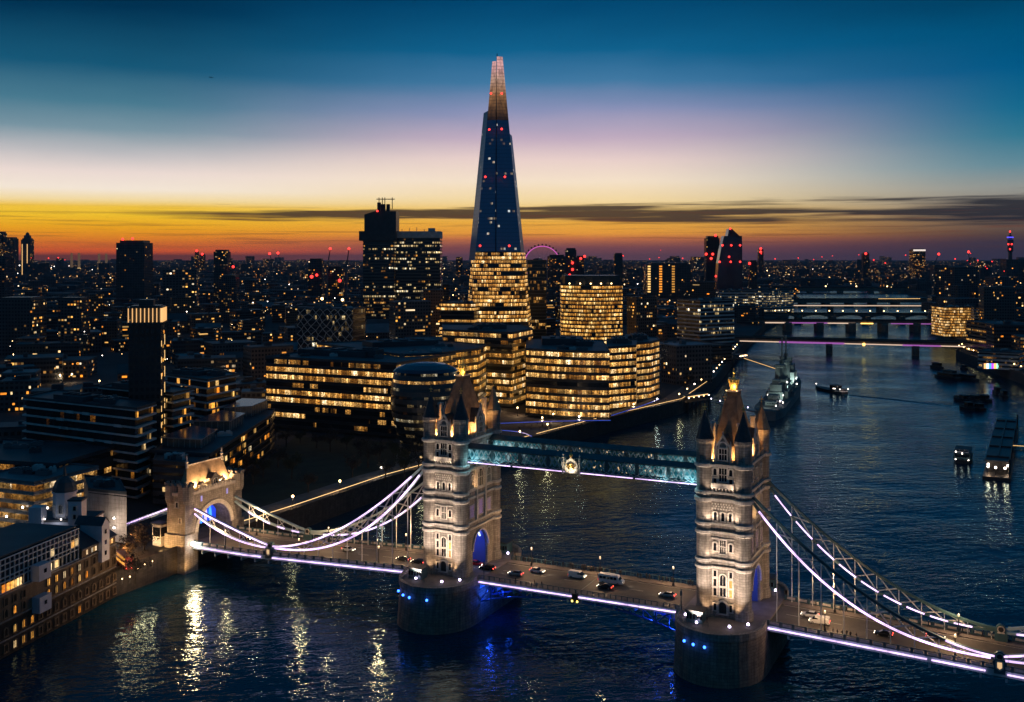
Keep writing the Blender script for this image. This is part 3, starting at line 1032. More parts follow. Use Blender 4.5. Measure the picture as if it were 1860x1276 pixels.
for pier, xs in ((pierL, (-8.4, -5.3, -2.6, 3.0)), (pierR, (-6.3, -3.6, -0.6))):
    for x in xs:
        m = MB()
        c = nose_pt(x, 9.4)
        m.ball((c[0], c[1] - 0.12, c[2]), 0.36)
        m.build('blue_marker_lamp', LEDB, pier)
fixt = MB()
fixt.box(-0.35, 0.35, -0.25, 0.25, 0, 0.3, 0)
fixt.ball((0, 0, 0.55), 0.36, 8, 1)
FIXM = fixt.mesh('flood_light', [BLACK, LAMPV])
for pier, ts in ((pierL, -TS), (pierR, TS)):
    for x, y in ((-8.8, -15.2), (-4.6, -19.6), (3.6, -19.0), (7.4, -15.4), (-8.8, 14.5), (8.0, 14.6)):
        inst('flood_light', FIXM, pier, (x, y, 12.05))
    # uplighting of the near face
    for x in (-3.6, 3.6):
        spot(bw(ts + x * 1.5, -22.5, 13.0), bw(ts + x * 0.5, -11.0, 30), 17000, 84, (1.0, 0.78, 0.62))
    for x in (-3.4, 3.4):
        spot(bw(ts + x, -15.0, 12.6), bw(ts + x, -11.4, 19), 2200, 70, (1.0, 0.62, 0.34))
    for z, q in ((26.9, 1100), (36.3, 1200), (44.3, 500)):
        for x in (-3.0, 3.0):
            spot(bw(ts + x, -13.6, z), bw(ts + x * 0.8, -11.4, z + 6), q, 110, (1.0, 0.74, 0.54))
    # behind the parapets, washing the roof and the inner sides of the gables
    for x, y in ((-2.75, -10.7), (2.75, -10.7), (5.35, -5.2), (5.35, 5.2), (-5.35, -5.2), (-5.35, 5.2), (-2.75, 10.7), (2.75, 10.7)):
        spot(bw(ts + x, y, 52.25), bw(ts + x * 0.45, y * 0.62, 60), 5200, 150, (1.0, 0.48, 0.15), 0.25)
        lm = MB()
        lm.ball((x, y, 51.75), 0.3, 6)
        lm.build('roof_lamp', LAMPA, towerL if ts < 0 else towerR)
    for a in (-1.4, 1.4):
        spot(bw(ts + a, -2.5, 69.4), bw(ts, 0, 71.3), 420, 120, (1.0, 0.66, 0.25), 0.15)
        lm = MB()
        lm.ball((a, -2.5, 69.2), 0.12, 6)
        lm.build('roof_lamp', LAMPA, towerL if ts < 0 else towerR)
    for a in (-1, 1):
        spot(bw(ts + a * 2.2, 8.3, 52.5), bw(ts + a * 5.04, 10.4, 61), 5000, 80, (1.0, 0.62, 0.25))
    # broad faces
    for sg in (-1, 1):
        for y in (-7.5, 7.5):
            spot(bw(ts + sg * 8.4, y, 13.2), bw(ts + sg * 5.9, y * 0.7, 30), (300 if ts < 0 else 160) if sg > 0 else 200, 80, (1.0, 0.60, 0.30))
        spot(bw(ts + sg * 8.2, -5.5, 36.6), bw(ts + sg * 5.9, 1, 43), 800, 120, (1.0, 0.58, 0.25))
    for x in (-4, 4):
        point(bw(ts + x, 0, 20.4), 420, (0.04, 0.14, 1.0), 0.6)

# ---- decks
def deck_part(name, ss, parent, mat):
    m = MB()
    for a, b in zip(ss, ss[1:]):
        za, zb = zd(a), zd(b)
        for w0, w1, top, dep, mt in ((-7.4, 7.4, 0.0, 1.3, 0), (-10.9, -7.4, 0.16, 1.3, 1), (7.4, 10.9, 0.16, 1.3, 1)):
            P = lambda s_, w_, z_: (s_, w_, z_)
            m.face([P(a, w0, za + top), P(b, w0, zb + top), P(b, w1, zb + top), P(a, w1, za + top)], mt)
            m.face([P(a, w0, za - dep), P(a, w1, za - dep), P(b, w1, zb - dep), P(b, w0, zb - dep)], 2)
        for w_, sg in ((-10.9, -1), (10.9, 1)):
            q = [(a, w_, za - 1.3), (b, w_, zb - 1.3), (b, w_, zb + 0.16), (a, w_, za + 0.16)]
            m.face(q if sg < 0 else q[::-1], 2)
        for w_ in (-7.4, 7.4):
            m.face([(a, w_, za), (b, w_, zb), (b, w_, zb + 0.16), (a, w_, za + 0.16)], 1)
    for k in range(int(abs(ss[-1] - ss[0]) / 5.5) + 1):
        s_ = min(ss[0], ss[-1]) + k * 5.5
        m.box(s_ - 0.25, s_ + 0.25, -10.6, 10.6, zd(s_) - 2.6, zd(s_) - 1.31, 2)
    return m.build(name, [TARMAC, PAVE, mat], parent)


def fr_(a, b, n):
    return [a + (b - a) * i / n for i in range(n + 1)]


def edge_strip(parent, s0, s1, w, n=6, dz=-0.45):
    ss = fr_(s0, s1, n)
    m = MB()
    sg = 1 if w > 0 else -1
    for a, b in zip(ss, ss[1:]):
        m.bar((a, w, zd(a) + dz), (b, w, zd(b) + dz), 0.18, 0.30)
    return m.build('light_strip', LEDW, parent)


def parapet(parent, s0, s1, w, bays):
    """cast-iron parapet of open panels, one light panel per bay"""
    m = MB()
    L = abs(s1 - s0) / bays
    lo = min(s0, s1)
    for k in range(bays):
        a, b = lo + k * L, lo + (k + 1) * L
        za, zb = zd(a) + 0.16, zd(b) + 0.16
        m.box(a - 0.28, a + 0.28, w - 0.24, w + 0.24, za - 0.1, za + 1.35, 0)
        m.bar((a, w, za + 1.15), (b, w, zb + 1.15), 0.26, 0.16, 0)
        m.bar((a, w, za + 0.15), (b, w, zb + 0.15), 0.26, 0.26, 0)
        m.bar((a + L * 0.16, w, za + 0.65), (b - L * 0.16, w, zb + 0.65), 0.34, 0.55, 1)
    return m.build('parapet', [STEELD, STONEP], parent)


def railing(parent, s0, s1, w):
    m = MB()
    n = int(abs(s1 - s0) / 1.6)
    ss = fr_(s0, s1, n)
    for a in ss:
        m.box(a - 0.09, a + 0.09, w - 0.12, w + 0.12, zd(a) + 0.1, zd(a) + 1.35)
    for dz in (0.35, 0.7, 1.0):
        m.bar((s0, w, zd(s0) + dz), (s1, w, zd(s1) + dz), 0.05)
    m.bar((s0, w, zd(s0) + 1.35), (s1, w, zd(s1) + 1.35), 0.22, 0.14)
    return m.build('railing', STEELD, parent)


dl = deck_part('side_span', fr_(-52.0, -150, 14), bridge, STEEL)
dr = deck_part('side_span', fr_(52.0, 135, 12), bridge, STEEL)
for d, s0, s1 in ((dl, -52.6, -136.5), (dr, 52.6, 133)):
    parapet(d, s0, s1, -10.75, 26)
    parapet(d, s0, s1, 10.75, 26)
edge_strip(dl, -52.6, -104, -11.3, 8)
edge_strip(dl, -108.6, -135.8, -11.3, 4)
edge_strip(dr, 52.6, 90, -11.3, 6)
edge_strip(dr, 91, 102.6, -11.3, 2)
edge_strip(dr, 107.2, 133, -11.3, 4)
# road through the towers, and the two lifting leaves between them
for ts in (-TS, TS):
    m = MB()
    m.box(ts - 11.2, ts + 11.2, -4.4, 4.4, 11.5, 11.9, 0)
    for sg in (-1, 1):
        m.box(*sorted((ts + sg * 6.2, ts + sg * 11.2)), -10.8, -4.4, 11.5, 11.9, 0)
        m.box(*sorted((ts + sg * 6.2, ts + sg * 11.2)), 4.4, 10.8, 11.5, 11.9, 0)
    m.build('tower_roadway', [TARMAC], bridge)
for sg in (-1, 1):
    ss = fr_(sg * 30.0, sg * 0.06, 6)
    lf = deck_part('bascule_leaf', ss, bridge, STEEL)
    railing(lf, sg * 30.0, sg * 0.1, -10.75)
    railing(lf, sg * 30.0, sg * 0.1, 10.75)
    edge_strip(lf, sg * 30.2, sg * 0.5, -11.05, 4, -0.6)
    for w in (-10.2, -3.4, 3.4, 10.2):
        m = MB()
        ns = 8
        S_ = [sg * (30.0 - 29.0 * i / ns) for i in range(ns + 1)]
        zb = [9.9 - 4.4 * (abs(s_) / 30.0) ** 2.2 for s_ in S_]
        for i in range(ns):
            m.bar((S_[i], w, zb[i]), (S_[i + 1], w, zb[i + 1]), 0.5, 0.4)
            m.bar((S_[i], w, zb[i]), (S_[i], w, 10.6), 0.3)
            if i < 6:
                m.bar((S_[i], w, 10.5) if i % 2 else (S_[i], w, zb[i]), (S_[i + 1], w, zb[i + 1]) if i % 2 else (S_[i + 1], w, 10.5), 0.3)
        m.build('arched_girder', BLUEST, lf)
    for s_ in (27.5, 21.5):
        point(bw(sg * s_, -8.6, 7.6 if s_ > 25 else 8.6), 900 if s_ > 25 else 420, (0.02, 0.10, 1.0), 0.4)
m = MB()
m.box(-0.9, 0.9, -11.5, -10.95, 9.9, 12.2, 0)
m.ball((-0.75, -11.5, 10.2), 0.3, 6, 1)
m.ball((0.75, -11.5, 10.2), 0.3, 6, 1)
m.build('navigation_lamp', [BLACK, emit('yellow_navigation_lamp', (1.0, 0.75, 0.12), 4.0)], bridge)

# ---- high walkways
TEALG, nt, p = newmat('walkway_glazing')
gx, gy, gz = sep(nt, objco(nt))
nn = noise(nt, xyz(nt, gx * 0.55, gz * 0.5, gy), 1.0, 2.0, 0.6)
spk = noise(nt, xyz(nt, gx * 1.1, gz * 0.9, gy + 7.0), 1.0, 1.0)
endl = gx.abs().rng(13.0, 34.0)
warm = spk.rng(0.66, 0.74) * gx.abs().rng(26.0, 18.0)
nt.links.new(mixc(nt, warm, ramp(nt, nn.rng(0.4, 0.66), [(0.0, (0.03, 0.26, 0.33, 1)), (0.6, (0.10, 0.46, 0.55, 1)), (1.0, (0.75, 0.97, 1.0, 1))]), (1.0, 0.62, 0.3, 1)).k, p.inputs['Emission Color'])
nt.links.new((endl * nn.rng(0.3, 0.7, 0.10, 1.0) + warm * 0.9 + 0.03).k, p.inputs['Emission Strength'])
p.inputs['Base Color'].default_value = (0.01, 0.03, 0.04, 1)
p.inputs['Roughness'].default_value = 0.15
TEALG.cycles.emission_sampling = 'NONE'
for w in (-8.0, 8.0):
    m = MB()
    m.box(-35.2, 35.2, w - 1.7, w + 1.7, 44.9, 45.5, 0)
    m.box(-35.2, 35.2, w - 1.85, w + 1.85, 45.5, 46.2, 0)
    m.box(-35.2, 35.2, w - 1.85, w + 1.85, 48.9, 49.3, 0)
    for k in range(9):
        s_ = -34.8 + k * 8.7
        m.box(s_ - 0.55, s_ + 0.55, w - 1.95, w + 1.95, 44.8, 49.4, 0)
    wk = m.build('walkway', STEELD, bridge)
    m = MB()
    q = [(-35.2, w - 2.0, 49.3), (35.2, w - 2.0, 49.3), (35.2, w, 50.4), (-35.2, w, 50.4)]
    m.face(q)
    m.face([(-35.2, w, 50.4), (35.2, w, 50.4), (35.2, w + 2.0, 49.3), (-35.2, w + 2.0, 49.3)])
    m.build('walkway_roof', STEELD, wk)
    m = MB()
    for e in (-1.45, 1.45):
        L = [(-35.2, w + e), (35.2, w + e)]
        m.prism(L if e < 0 else L[::-1], 46.2, 48.9, 0, top=False, rel=True, close=False)
    m.build('glazing', TEALG, wk)
    for e in (-1.9, 1.9):
        m = MB()
        for k in range(8):
            a = -34.8 + k * 8.7 + 0.55
            nb = 5
            st = (8.7 - 1.1) / nb
            for j in range(nb):
                x0, x1 = a + j * st, a + (j + 1) * st
                m.bar((x0, w + e, 46.2), (x1, w + e, 48.9), 0.12, 0.34)
                m.bar((x0, w + e, 48.9), (x1, w + e, 46.2), 0.12, 0.34)
        m.build('lattice', STEEL, wk)
    m = MB()
    for k in range(40):
        s_ = -34.4 + k * 1.76
        m.bar((s_, w - 1.93, 45.55), (s_ + 0.88, w - 1.93, 46.05), 0.3, 0.14)
        m.bar((s_ + 0.88, w - 1.93, 46.05), (s_ + 1.76, w - 1.93, 45.55), 0.3, 0.14)
    m.build('carved_band', STEELW, wk)
    for a, b in ((-35.1, -20.4), (-19.6, -3.6), (1.0, 16.2), (17, 35.1)):
        m = MB()
        m.bar((a, w - 1.98, 45.15), (b, w - 1.98, 45.15), 0.12, 0.22)
        m.build('light_strip', LEDW, wk)
    if w < 0:
        m = MB()                               # coat of arms frame at mid span
        y = w - 2.25
        ap = [(-1.95, 44.9), (-1.95, 47.4), (-1.6, 48.2), (-0.7, 48.7), (0, 49.4), (0.7, 48.7), (1.6, 48.2), (1.95, 47.4), (1.95, 44.9)]
        c = -1.6
        m.face([(c + a, y, z) for a, z in ap], 0)
        m.face([(c + a * 0.72, y - 0.05, 45.2 + (z - 44.9) * 0.74) for a, z in ap[1:-1]], 1)
        m.ball((c, y - 0.15, 47.0), 0.75, 8, 2, 0.8)
        for sg in (-1, 1):
            m.lathe((c + sg * 2.5, y + 0.1), [(0.28, 44.6), (0.28, 48.8), (0.4, 49.2), (0.15, 49.5), (0.3, 49.9), (0.05, 50.3)], 6, m=3)
            m.bar((c + sg * 0.55, y - 0.2, 45.9), (c + sg * 1.3, y - 0.2, 47.4), 0.42, 0.2, 2)
        m.ball((c, y - 0.05, 49.9), 0.55, 8, 4)
        m.lathe((c, y), [(0.12, 50.3), (0.1, 51.2)], 6, m=4)
        m.build('crest', [STONEP, SLATE, GOLD, STONEP, GOLD], wk)
        spot(bw(c, w - 4.2, 44.2), bw(c, y, 48), 1100, 100, (1.0, 0.85, 0.6))
        spot(bw(c, w - 3.6, 49.6), bw(c, y, 46), 400, 100, (1.0, 0.85, 0.6))
        m = MB()
        m.bar((c - 1.0, w - 4.3, 44.0), (c + 1.0, w - 4.3, 44.0), 0.25)
        m.bar((c - 0.6, w - 4.3, 44.0), (c - 0.6, w - 1.7, 44.9), 0.12)
        m.build('lamp_bracket', BLACK, wk)
    for s_ in (-32, -25, 25, 32):
        m = MB()
        m.bar((s_, w - 3.4, 45.0), (s_, w - 1.8, 45.2), 0.14)
        m.ball((s_, w - 3.4, 45.2), 0.18, 6)
        m.build('lamp_bracket', BLACK, wk)
        point(bw(s_, w - 3.4, 45.7), 260 if abs(s_) > 30 else 120, (0.35, 0.85, 1.0), 0.3)

# ---- suspension chains
def upper(t): return 12.2 + 31.2 * (1 - t) ** 1.72
def lower(t): return 11.5 + 30.6 * (1 - t) ** 2.42 + 0.25 * t


for sg in (-1, 1):
    for w in (-9.8, 9.8):
        s = lambda t: sg * (48.4 + 57.0 * t)
        N = 20
        m = MB()
        U_ = [(s(i / N), w, upper(i / N)) for i in range(N + 1)]
        L_ = [(s(i / N), w, lower(i / N)) for i in range(N + 1)]
        m.path(U_, 0.85, 0.62)
        m.path(L_, 0.85, 0.62)
        m.bar((sg * 46.0, w, 45.0), (sg * 48.6, w, 43.0), 1.1, 1.2)
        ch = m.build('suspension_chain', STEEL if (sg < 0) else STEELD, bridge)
        for i in range(10):
            sh = sg * (54.5 + 5.55 * (i - 0) * 0.98)
            if abs(sh) > 104:
                break
            t = (abs(sh) - 48.4) / 57.0
            m = MB()
            m.tube((sh, w, upper(t)), (sh, w, zd(sh) + 0.1), 0.13, n=6)
            m.ball((sh, w, lower(t) - 0.5), 0.3, 6)
            m.build('hanger', STEELW, ch)
        m = MB()
        for i in range(10):
            t0, t1 = (54.5 + 5.44 * i - 48.4) / 57, (54.5 + 5.44 * (i + 1) - 48.4) / 57
            if t1 > 0.97:
                break
            for e in (-0.3, 0.3):
                m.bar((s(t0), w + e, lower(t0)), (s(t1), w + e, upper(t1)), 0.14)
                m.bar((s(t0), w + e, upper(t0)), (s(t1), w + e, lower(t1)), 0.14)
        m.build('bracing', STEELW, ch)
        seg = [(0.03, 0.97)] if w < 0 else [(0.03 + 0.098 * i, 0.03 + 0.098 * i + 0.075) for i in range(9)]
        for a, b in seg:                        # light strips along the chords
            k = 24 if w < 0 else 4
            pl = [(s(a + (b - a) * i / k), w - 0.55, lower(a + (b - a) * i / k) + 0.05) for i in range(k + 1)]
            m = MB()
            m.path(pl, 0.16, 0.50 if w < 0 else 0.34)
            m.build('light_strip', LEDW, ch)
        if w < 0:
            a, b = (0.08, 0.985) if sg < 0 else (0.80, 0.985)
            k = 20
            pl = [(s(a + (b - a) * i / k), w - 0.55, upper(a + (b - a) * i / k) + 0.05) for i in range(k + 1)]
            m = MB()
            m.path(pl, 0.16, 0.40)
            m.build('light_strip', LEDW, ch)
        # short chain from the link up to the land tower
        SU = [(sg * (106 + 31 * t), w, 12.3 + 8.4 * t ** 1.12) for t in fr_(0, 1, 10)]
        SL = [(sg * (106 + 31 * t), w, 11.5 + 7.6 * t ** 2.3) for t in fr_(0, 1, 10)]
        m = MB()
        m.path(SU, 0.85, 0.6)
        m.path(SL, 0.85, 0.6)
        sc_ = m.build('short_chain', STEEL, bridge)
        m = MB()
        for i in range(1, 9, 2):
            m.bar(SL[i], SU[i + 1], 0.14)
            m.bar(SU[i], SL[i + 1], 0.14)
        m.build('bracing', STEELW, sc_)
        for i in (2, 4, 6, 8):
            m = MB()
            m.tube(SU[i], (SU[i][0], w, zd(SU[i][0])), 0.13, n=6)
            m.build('hanger', STEELW, sc_)
        segs = [(0, 10)] if w < 0 else [(1, 2), (3, 4), (5, 6), (7, 8)]
        for P in ((SU, SL) if w < 0 else (SL,)):
            for a, b in segs:
                m = MB()
                m.path([(q[0], w - 0.55, q[2] + 0.05) for q in P[a:b + 1]], 0.16, 0.42)
                m.build('light_strip', LEDW, sc_)
        # pinned joint with its shield
        m = MB()
        m.tube((sg * 105.6, w - 0.62, 12.3), (sg * 105.6, w + 0.62, 12.3), 1.15, n=14, m=0)
        m.tube((sg * 105.6, w - 0.72, 12.3), (sg * 105.6, w + 0.72, 12.3), 0.9, n=14, m=1)
        m.tube((sg * 105.6, w - 0.78, 12.3), (sg * 105.6, w + 0.78, 12.3), 0.62, n=14, m=2)
        m.box(sg * 105.6 - 1.5, sg * 105.6 + 1.5, w - 0.9, w + 0.9, zd(106) - 1.6, 11.3, 0)
        lk = m.build('chain_joint', [STEELD, STONEP, BLACK], bridge)
        y = -11.25 if w < 0 else 9.1
        m = MB()
        c = sg * 105.6
        m.face([(c - 0.9, y, 11.6), (c - 0.9, y, 9.9), (c, y, 9.2), (c + 0.9, y, 9.9), (c + 0.9, y, 11.6)][::1], 0)
        m.box(c - 1.2, c + 1.2, y + 0.05, y + 0.5, 8.6, 11.9, 1)
        m.face([(c - 0.5, y - 0.04, 11.3), (c - 0.5, y - 0.04, 10.1), (c, y - 0.04, 9.7), (c + 0.5, y - 0.04, 10.1), (c + 0.5, y - 0.04, 11.3)], 2)
        m.build('shield', [STONEP, STEELD, emit('shield_lamp', (1.0, 0.62, 0.28), 0.8)], lk)
# ties from the south land tower to the ground
for w in (-9.8, 9.8):
    m = MB()
    m.bar((-146, w, 20.4), (-176, w, 1.0 + 8), 0.9, 1.3)
    td = m.build('land_tie', STEEL, bridge)
    if w < 0:
        m = MB()
        m.bar((-147, w - 0.6, 20.3), (-170, w - 0.6, 11.4), 0.14, 0.3)
        m.build('light_strip', LEDW, td)

# ---- south land tower
m = MB()
s0, s1 = -146.0, -137.2
for sg in (-1, 1):
    y0, y1 = sorted((sg * 8.4, sg * 14.6))
    m.box(s0, s1, y0, y1, -2, 12.6, 0, 'B')
    y0, y1 = sorted((sg * 8.4, sg * 14.0))
    m.box(s0 + 0.5, s1 - 0.5, y0, y1, 12.6, 25.4, 0, 'B')
    m.box(s0 + 0.1, s1 - 0.1, *sorted((sg * 8.0, sg * 14.4)), 25.4, 26.4, 1)
ap = arch_pts(8.4, 12.5, 8.2, 10, 1.0)
for a, b in zip(ap, ap[1:]):
    for x, fl in ((s1 - 0.6, 1), (s0 + 0.6, 0)):
        q = [(x, a[0], a[1]), (x, b[0], b[1]), (x, b[0], 26.0), (x, a[0], 26.0)]
        m.face(q if fl else q[::-1], 0)
    m.face([(s1 - 0.6, a[0], a[1]), (s0 + 0.6, a[0], a[1]), (s0 + 0.6, b[0], b[1]), (s1 - 0.6, b[0], b[1])], 0)
gate = m.build('land_tower', [STONE, STONEP], bridge)
for x in (s1 - 0.45,):
    for rr_, dd in ((1.02, 0.5), (1.10, 0.25)):
        m = MB()
        for a, b in zip(ap, ap[1:]):
            m.bar((x, a[0] * rr_, 12.5 + (a[1] - 12.5) * rr_), (x, b[0] * rr_, 12.5 + (b[1] - 12.5) * rr_), 0.55, dd * 2)
        m.build('arch_moulding', STONEP, gate)
for sg in (-1, 1):
    m = MB()                                   # turret with crenellated head
    for cs in (s1 - 1.6, s0 + 1.6):
        m.lathe((cs, sg * 12.4), [(2.3, 22.8), (2.7, 24.0), (2.7, 28.6)], 8, math.pi / 8)
        for k in range(8):
            t = math.pi / 8 + 2 * math.pi * (k + 0.5) / 8
            m.box(cs + 2.2 * math.cos(t) - 0.4, cs + 2.2 * math.cos(t) + 0.4, sg * 12.4 + 2.2 * math.sin(t) - 0.4, sg * 12.4 + 2.2 * math.sin(t) + 0.4, 28.6, 29.5)
    m.build('turret', STONE, gate)
m = MB()                                       # parapet over the arch
for i in range(14):
    y = -7.6 + i * 1.17
    m.box(s1 - 0.7, s1 - 0.1, y - 0.35, y + 0.35, 26.0, 27.3)
    m.box(s0 + 0.1, s0 + 0.7, y - 0.35, y + 0.35, 26.0, 27.3)
m.box(s1 - 0.8, s1 - 0.2, -8.2, 8.2, 25.4, 26.4)
m.box(s0 + 0.2, s0 + 0.8, -8.2, 8.2, 25.4, 26.4)
m.build('parapet', STONEP, gate)
m = MB()                                       # steep hipped roof with its ridge across the road
A = [(s0 + 2.3, -11.2, 26.2), (s1 - 2.3, -11.2, 26.2), (s1 - 2.3, 10.4, 26.2), (s0 + 2.3, 10.4, 26.2)]
r0, r1 = (-141.6, -9.0, 34.4), (-141.6, 8.0, 34.4)
m.face([A[1], A[2], r1, r0])
m.face([A[3], A[0], r0, r1])
m.face([A[0], A[1], r0])
m.face([A[2], A[3], r1])
rf = m.build('roof', ROOFST, gate)
m = MB()
m.bar((-141.6, -9.2, 34.5), (-141.6, 8.2, 34.5), 0.4, 0.45)
m.build('ridge', STONEP, gate)
for y in (-9.0, 8.0):
    m = MB()
    m.lathe((-141.6, y), [(0.5, 33.6), (0.45, 35.4), (0.6, 35.8), (0.25, 36.4), (0.35, 36.8), (0.08, 37.9)], 6)
    m.build('ridge_finial', STONEP, gate)
for y, w_, h_, mt in ((0.6, 2.0, 4.6, STONE), (-4.6, 1.3, 2.4, STONEP), (5.0, 1.3, 2.4, STONEP)):
    m = MB()
    x1 = s1 - (0.6 if w_ > 1.5 else 1.6)
    z0 = 26.2
    prof = [(-w_, z0), (-w_, z0 + h_ * 0.6), (0, z0 + h_), (w_, z0 + h_ * 0.6), (w_, z0)]
    m.face([(x1, y + a, z) for a, z in prof[::-1]][::-1], 0)
    for (a, z), (c, q) in zip(prof, prof[1:]):
        m.face([(x1, y + a, z), (x1, y + c, q), (x1 - 4, y + c, q), (x1 - 4, y + a, z)], 0 if a == c else 1)
    for sg in (-1, 1):
        m.bar((x1 + 0.1, y + sg * (w_ + 0.1), z0 + h_ * 0.58), (x1 + 0.1, y, z0 + h_ + 0.1), 0.35, 0.3, 0)
    m.build('dormer', [mt, SLATE], gate)
    if w_ > 1.5:
        put_window(gate, (2.0, 2.4, True, 2, False), (x1 + 0.02, y, z0 + 0.3), math.pi / 2)
m = MB()                                       # blue lit screen in the arch
a2 = arch_pts(7.0, 14.5, 5.2, 8)
for i, (p_, q_) in enumerate(zip(a2[2:-2], a2[3:-2])):
    m.face([(s0 + 3.2, p_[0], 13.2), (s0 + 3.2, q_[0], 13.2), (s0 + 3.2, q_[0], q_[1]), (s0 + 3.2, p_[0], p_[1])], 0)
m.build('blue_lit_screen', emit('blue_lit_arch', (0.0, 0.06, 0.95), 0.9, False, (0.01, 0.02, 0.08)), gate)
for k, c_ in ((-1.6, 0), (0.6, 1), (2.8, 0)):
    m = MB()
    m.lathe((s0 + 3.9, k), [(0.25, 13.4), (0.6, 15.2), (0.5, 17.0), (0.1, 19.0)], 6)
    m.build('arch_lamp', emit('white_arch_lamp', (0.75, 0.62, 1.0), 1.1, False, (0.05, 0.05, 0.1)) if c_ else emit('blue_arch_lamp', (0.03, 0.28, 1.0), 1.8, False, (0.02, 0.04, 0.1)), gate)
for y in (-6.2, 6.4):
    m = MB()
    m.box(s1 - 0.6, s1 - 0.42, y - 0.35, y + 0.35, 22.4, 24.2)
    m.build('blue_slit_window', LEDBL, gate)
put_window(gate, (1.0, 1.6, False, 1, False), ((s0 + s1) / 2 + 0.5, -14.0, 21.6), 0)
put_window(gate, (0.9, 1.5, False, 1, False), (s1 - 2.5, -14.0, 16.5), 0)
# small stone stair house and lift house beside it
m = MB()
m.box(-151.4, -147.6, -14.6, -11.4, 3.0, 15.2, 0)
m.box(-151.9, -147.1, -15.0, -11.0, 15.2, 15.6, 1)
m.box(-151.43, -147.57, -14.63, -11.37, 11.2, 14.2, 2)
for x in (-151.4, -147.9):
    m.box(x, x + 0.3, -14.72, -14.4, 11.2, 14.2, 0)
sh_ = m.build('lift_house', [STONEP, SLATE, GLASSD], bridge)
for t_, p_, wts in (((-141, -9.5, 31), (-138.7, -6.5, 26.7), 700), ((-141, -4, 31), (-138.7, -2.6, 26.7), 700), ((-141, 4, 31), (-138.7, 3.4, 26.7), 700),
                    ((-141, 9, 30), (-138.7, 7.4, 26.7), 700), ((-141, -9.5, 31), (-142.5, -12.2, 27.0), 700)):
    spot(bw(p_[0], p_[1], p_[2] + 0.55), bw(*t_), wts * 7, 150, (1.0, 0.58, 0.26), 0.25)
    lm = MB()
    lm.ball(p_, 0.4, 6)
    lm.build('roof_lamp', LAMPA, gate)
spot(bw(-143.5, -20.5, 9.0), bw(-141.5, -14.4, 10), 5200, 130, (1.0, 0.55, 0.2))
spot(bw(-134.0, -15.5, 2.0), bw(-138.5, -14.4, 7), 1500, 140, (1.0, 0.55, 0.2))
spot(bw(-150, -19, 8.5), bw(-149, -14.4, 12), 2200, 100, (1.0, 0.62, 0.3))
for y in (-12, -2, 8):
    spot(bw(-131.5, y, 10.6), bw(-137, y * 0.8, 22), 800, 110, (1.0, 0.62, 0.32))
m = MB()
m.ball((-136.4, -11.6, 9.6), 0.8, 8)
m.build('flood_light', LAMPW, gate)
point(bw(-134.8, -12.4, 10.0), 700, (1.0, 0.85, 0.7), 0.5)
spot(bw(-134.4, -12.9, 10.2), bw(-118, -60, 0), 14000, 110, (1.0, 0.55, 0.26), 1.9, 0.9)

# road surface lamps over the deck and its markings
m = MB()
for a, b in ((-136, -53), (-29.5, 29.5), (53, 132)):
    n = int(abs(b - a) / 9)
    for k in range(n):
        s_ = a + (b - a) * (k + 0.2) / n
        for w in (0.0,):
            m.face([(s_, w - 0.08, zd(s_) + 0.006), (s_ + 4, w - 0.08, zd(s_ + 4) + 0.006), (s_ + 4, w + 0.08, zd(s_ + 4) + 0.006), (s_, w + 0.08, zd(s_) + 0.006)])
    for w in (-6.9, 6.9):
        for k in range(12):
            s_, e_ = a + (b - a) * k / 12, a + (b - a) * (k + 1) / 12
            m.face([(s_, w - 0.07, zd(s_) + 0.006), (e_, w - 0.07, zd(e_) + 0.006), (e_, w + 0.07, zd(e_) + 0.006), (s_, w + 0.07, zd(s_) + 0.006)])
m.build('lane_marking', PAINT, bridge)

# ------------------------------------------------------------------ buildings
RN = random.Random(11)
ROOFU = []
for k, mt in enumerate((ROOFL, ROOFD, SLABA)):
    m = MB()
    m.box(-1.6, 1.6, -1.0, 1.0, 0, 1.5)
    m.box(-1.2, -0.2, -0.7, 0.7, 1.5, 1.9)
    m.box(0.3, 1.2, -0.5, 0.5, 1.5, 2.1)
    ROOFU.append(m.mesh('roof_unit', mt))


def centroid(poly):
    return sum(q[0] for q in poly) / len(poly), sum(q[1] for q in poly) / len(poly)


def shrink(poly, d):
    cx, cy = centroid(poly)
    o = []
    for x, y in poly:
        L = math.hypot(x - cx, y - cy)
        k = max(0.1, (L - d * 1.3) / L)
        o.append((cx + (x - cx) * k, cy + (y - cy) * k))
    return o


def ccw(poly):
    a = sum(p[0] * q[1] - q[0] * p[1] for p, q in zip(poly, poly[1:] + poly[:1]))
    return poly if a > 0 else poly[::-1]


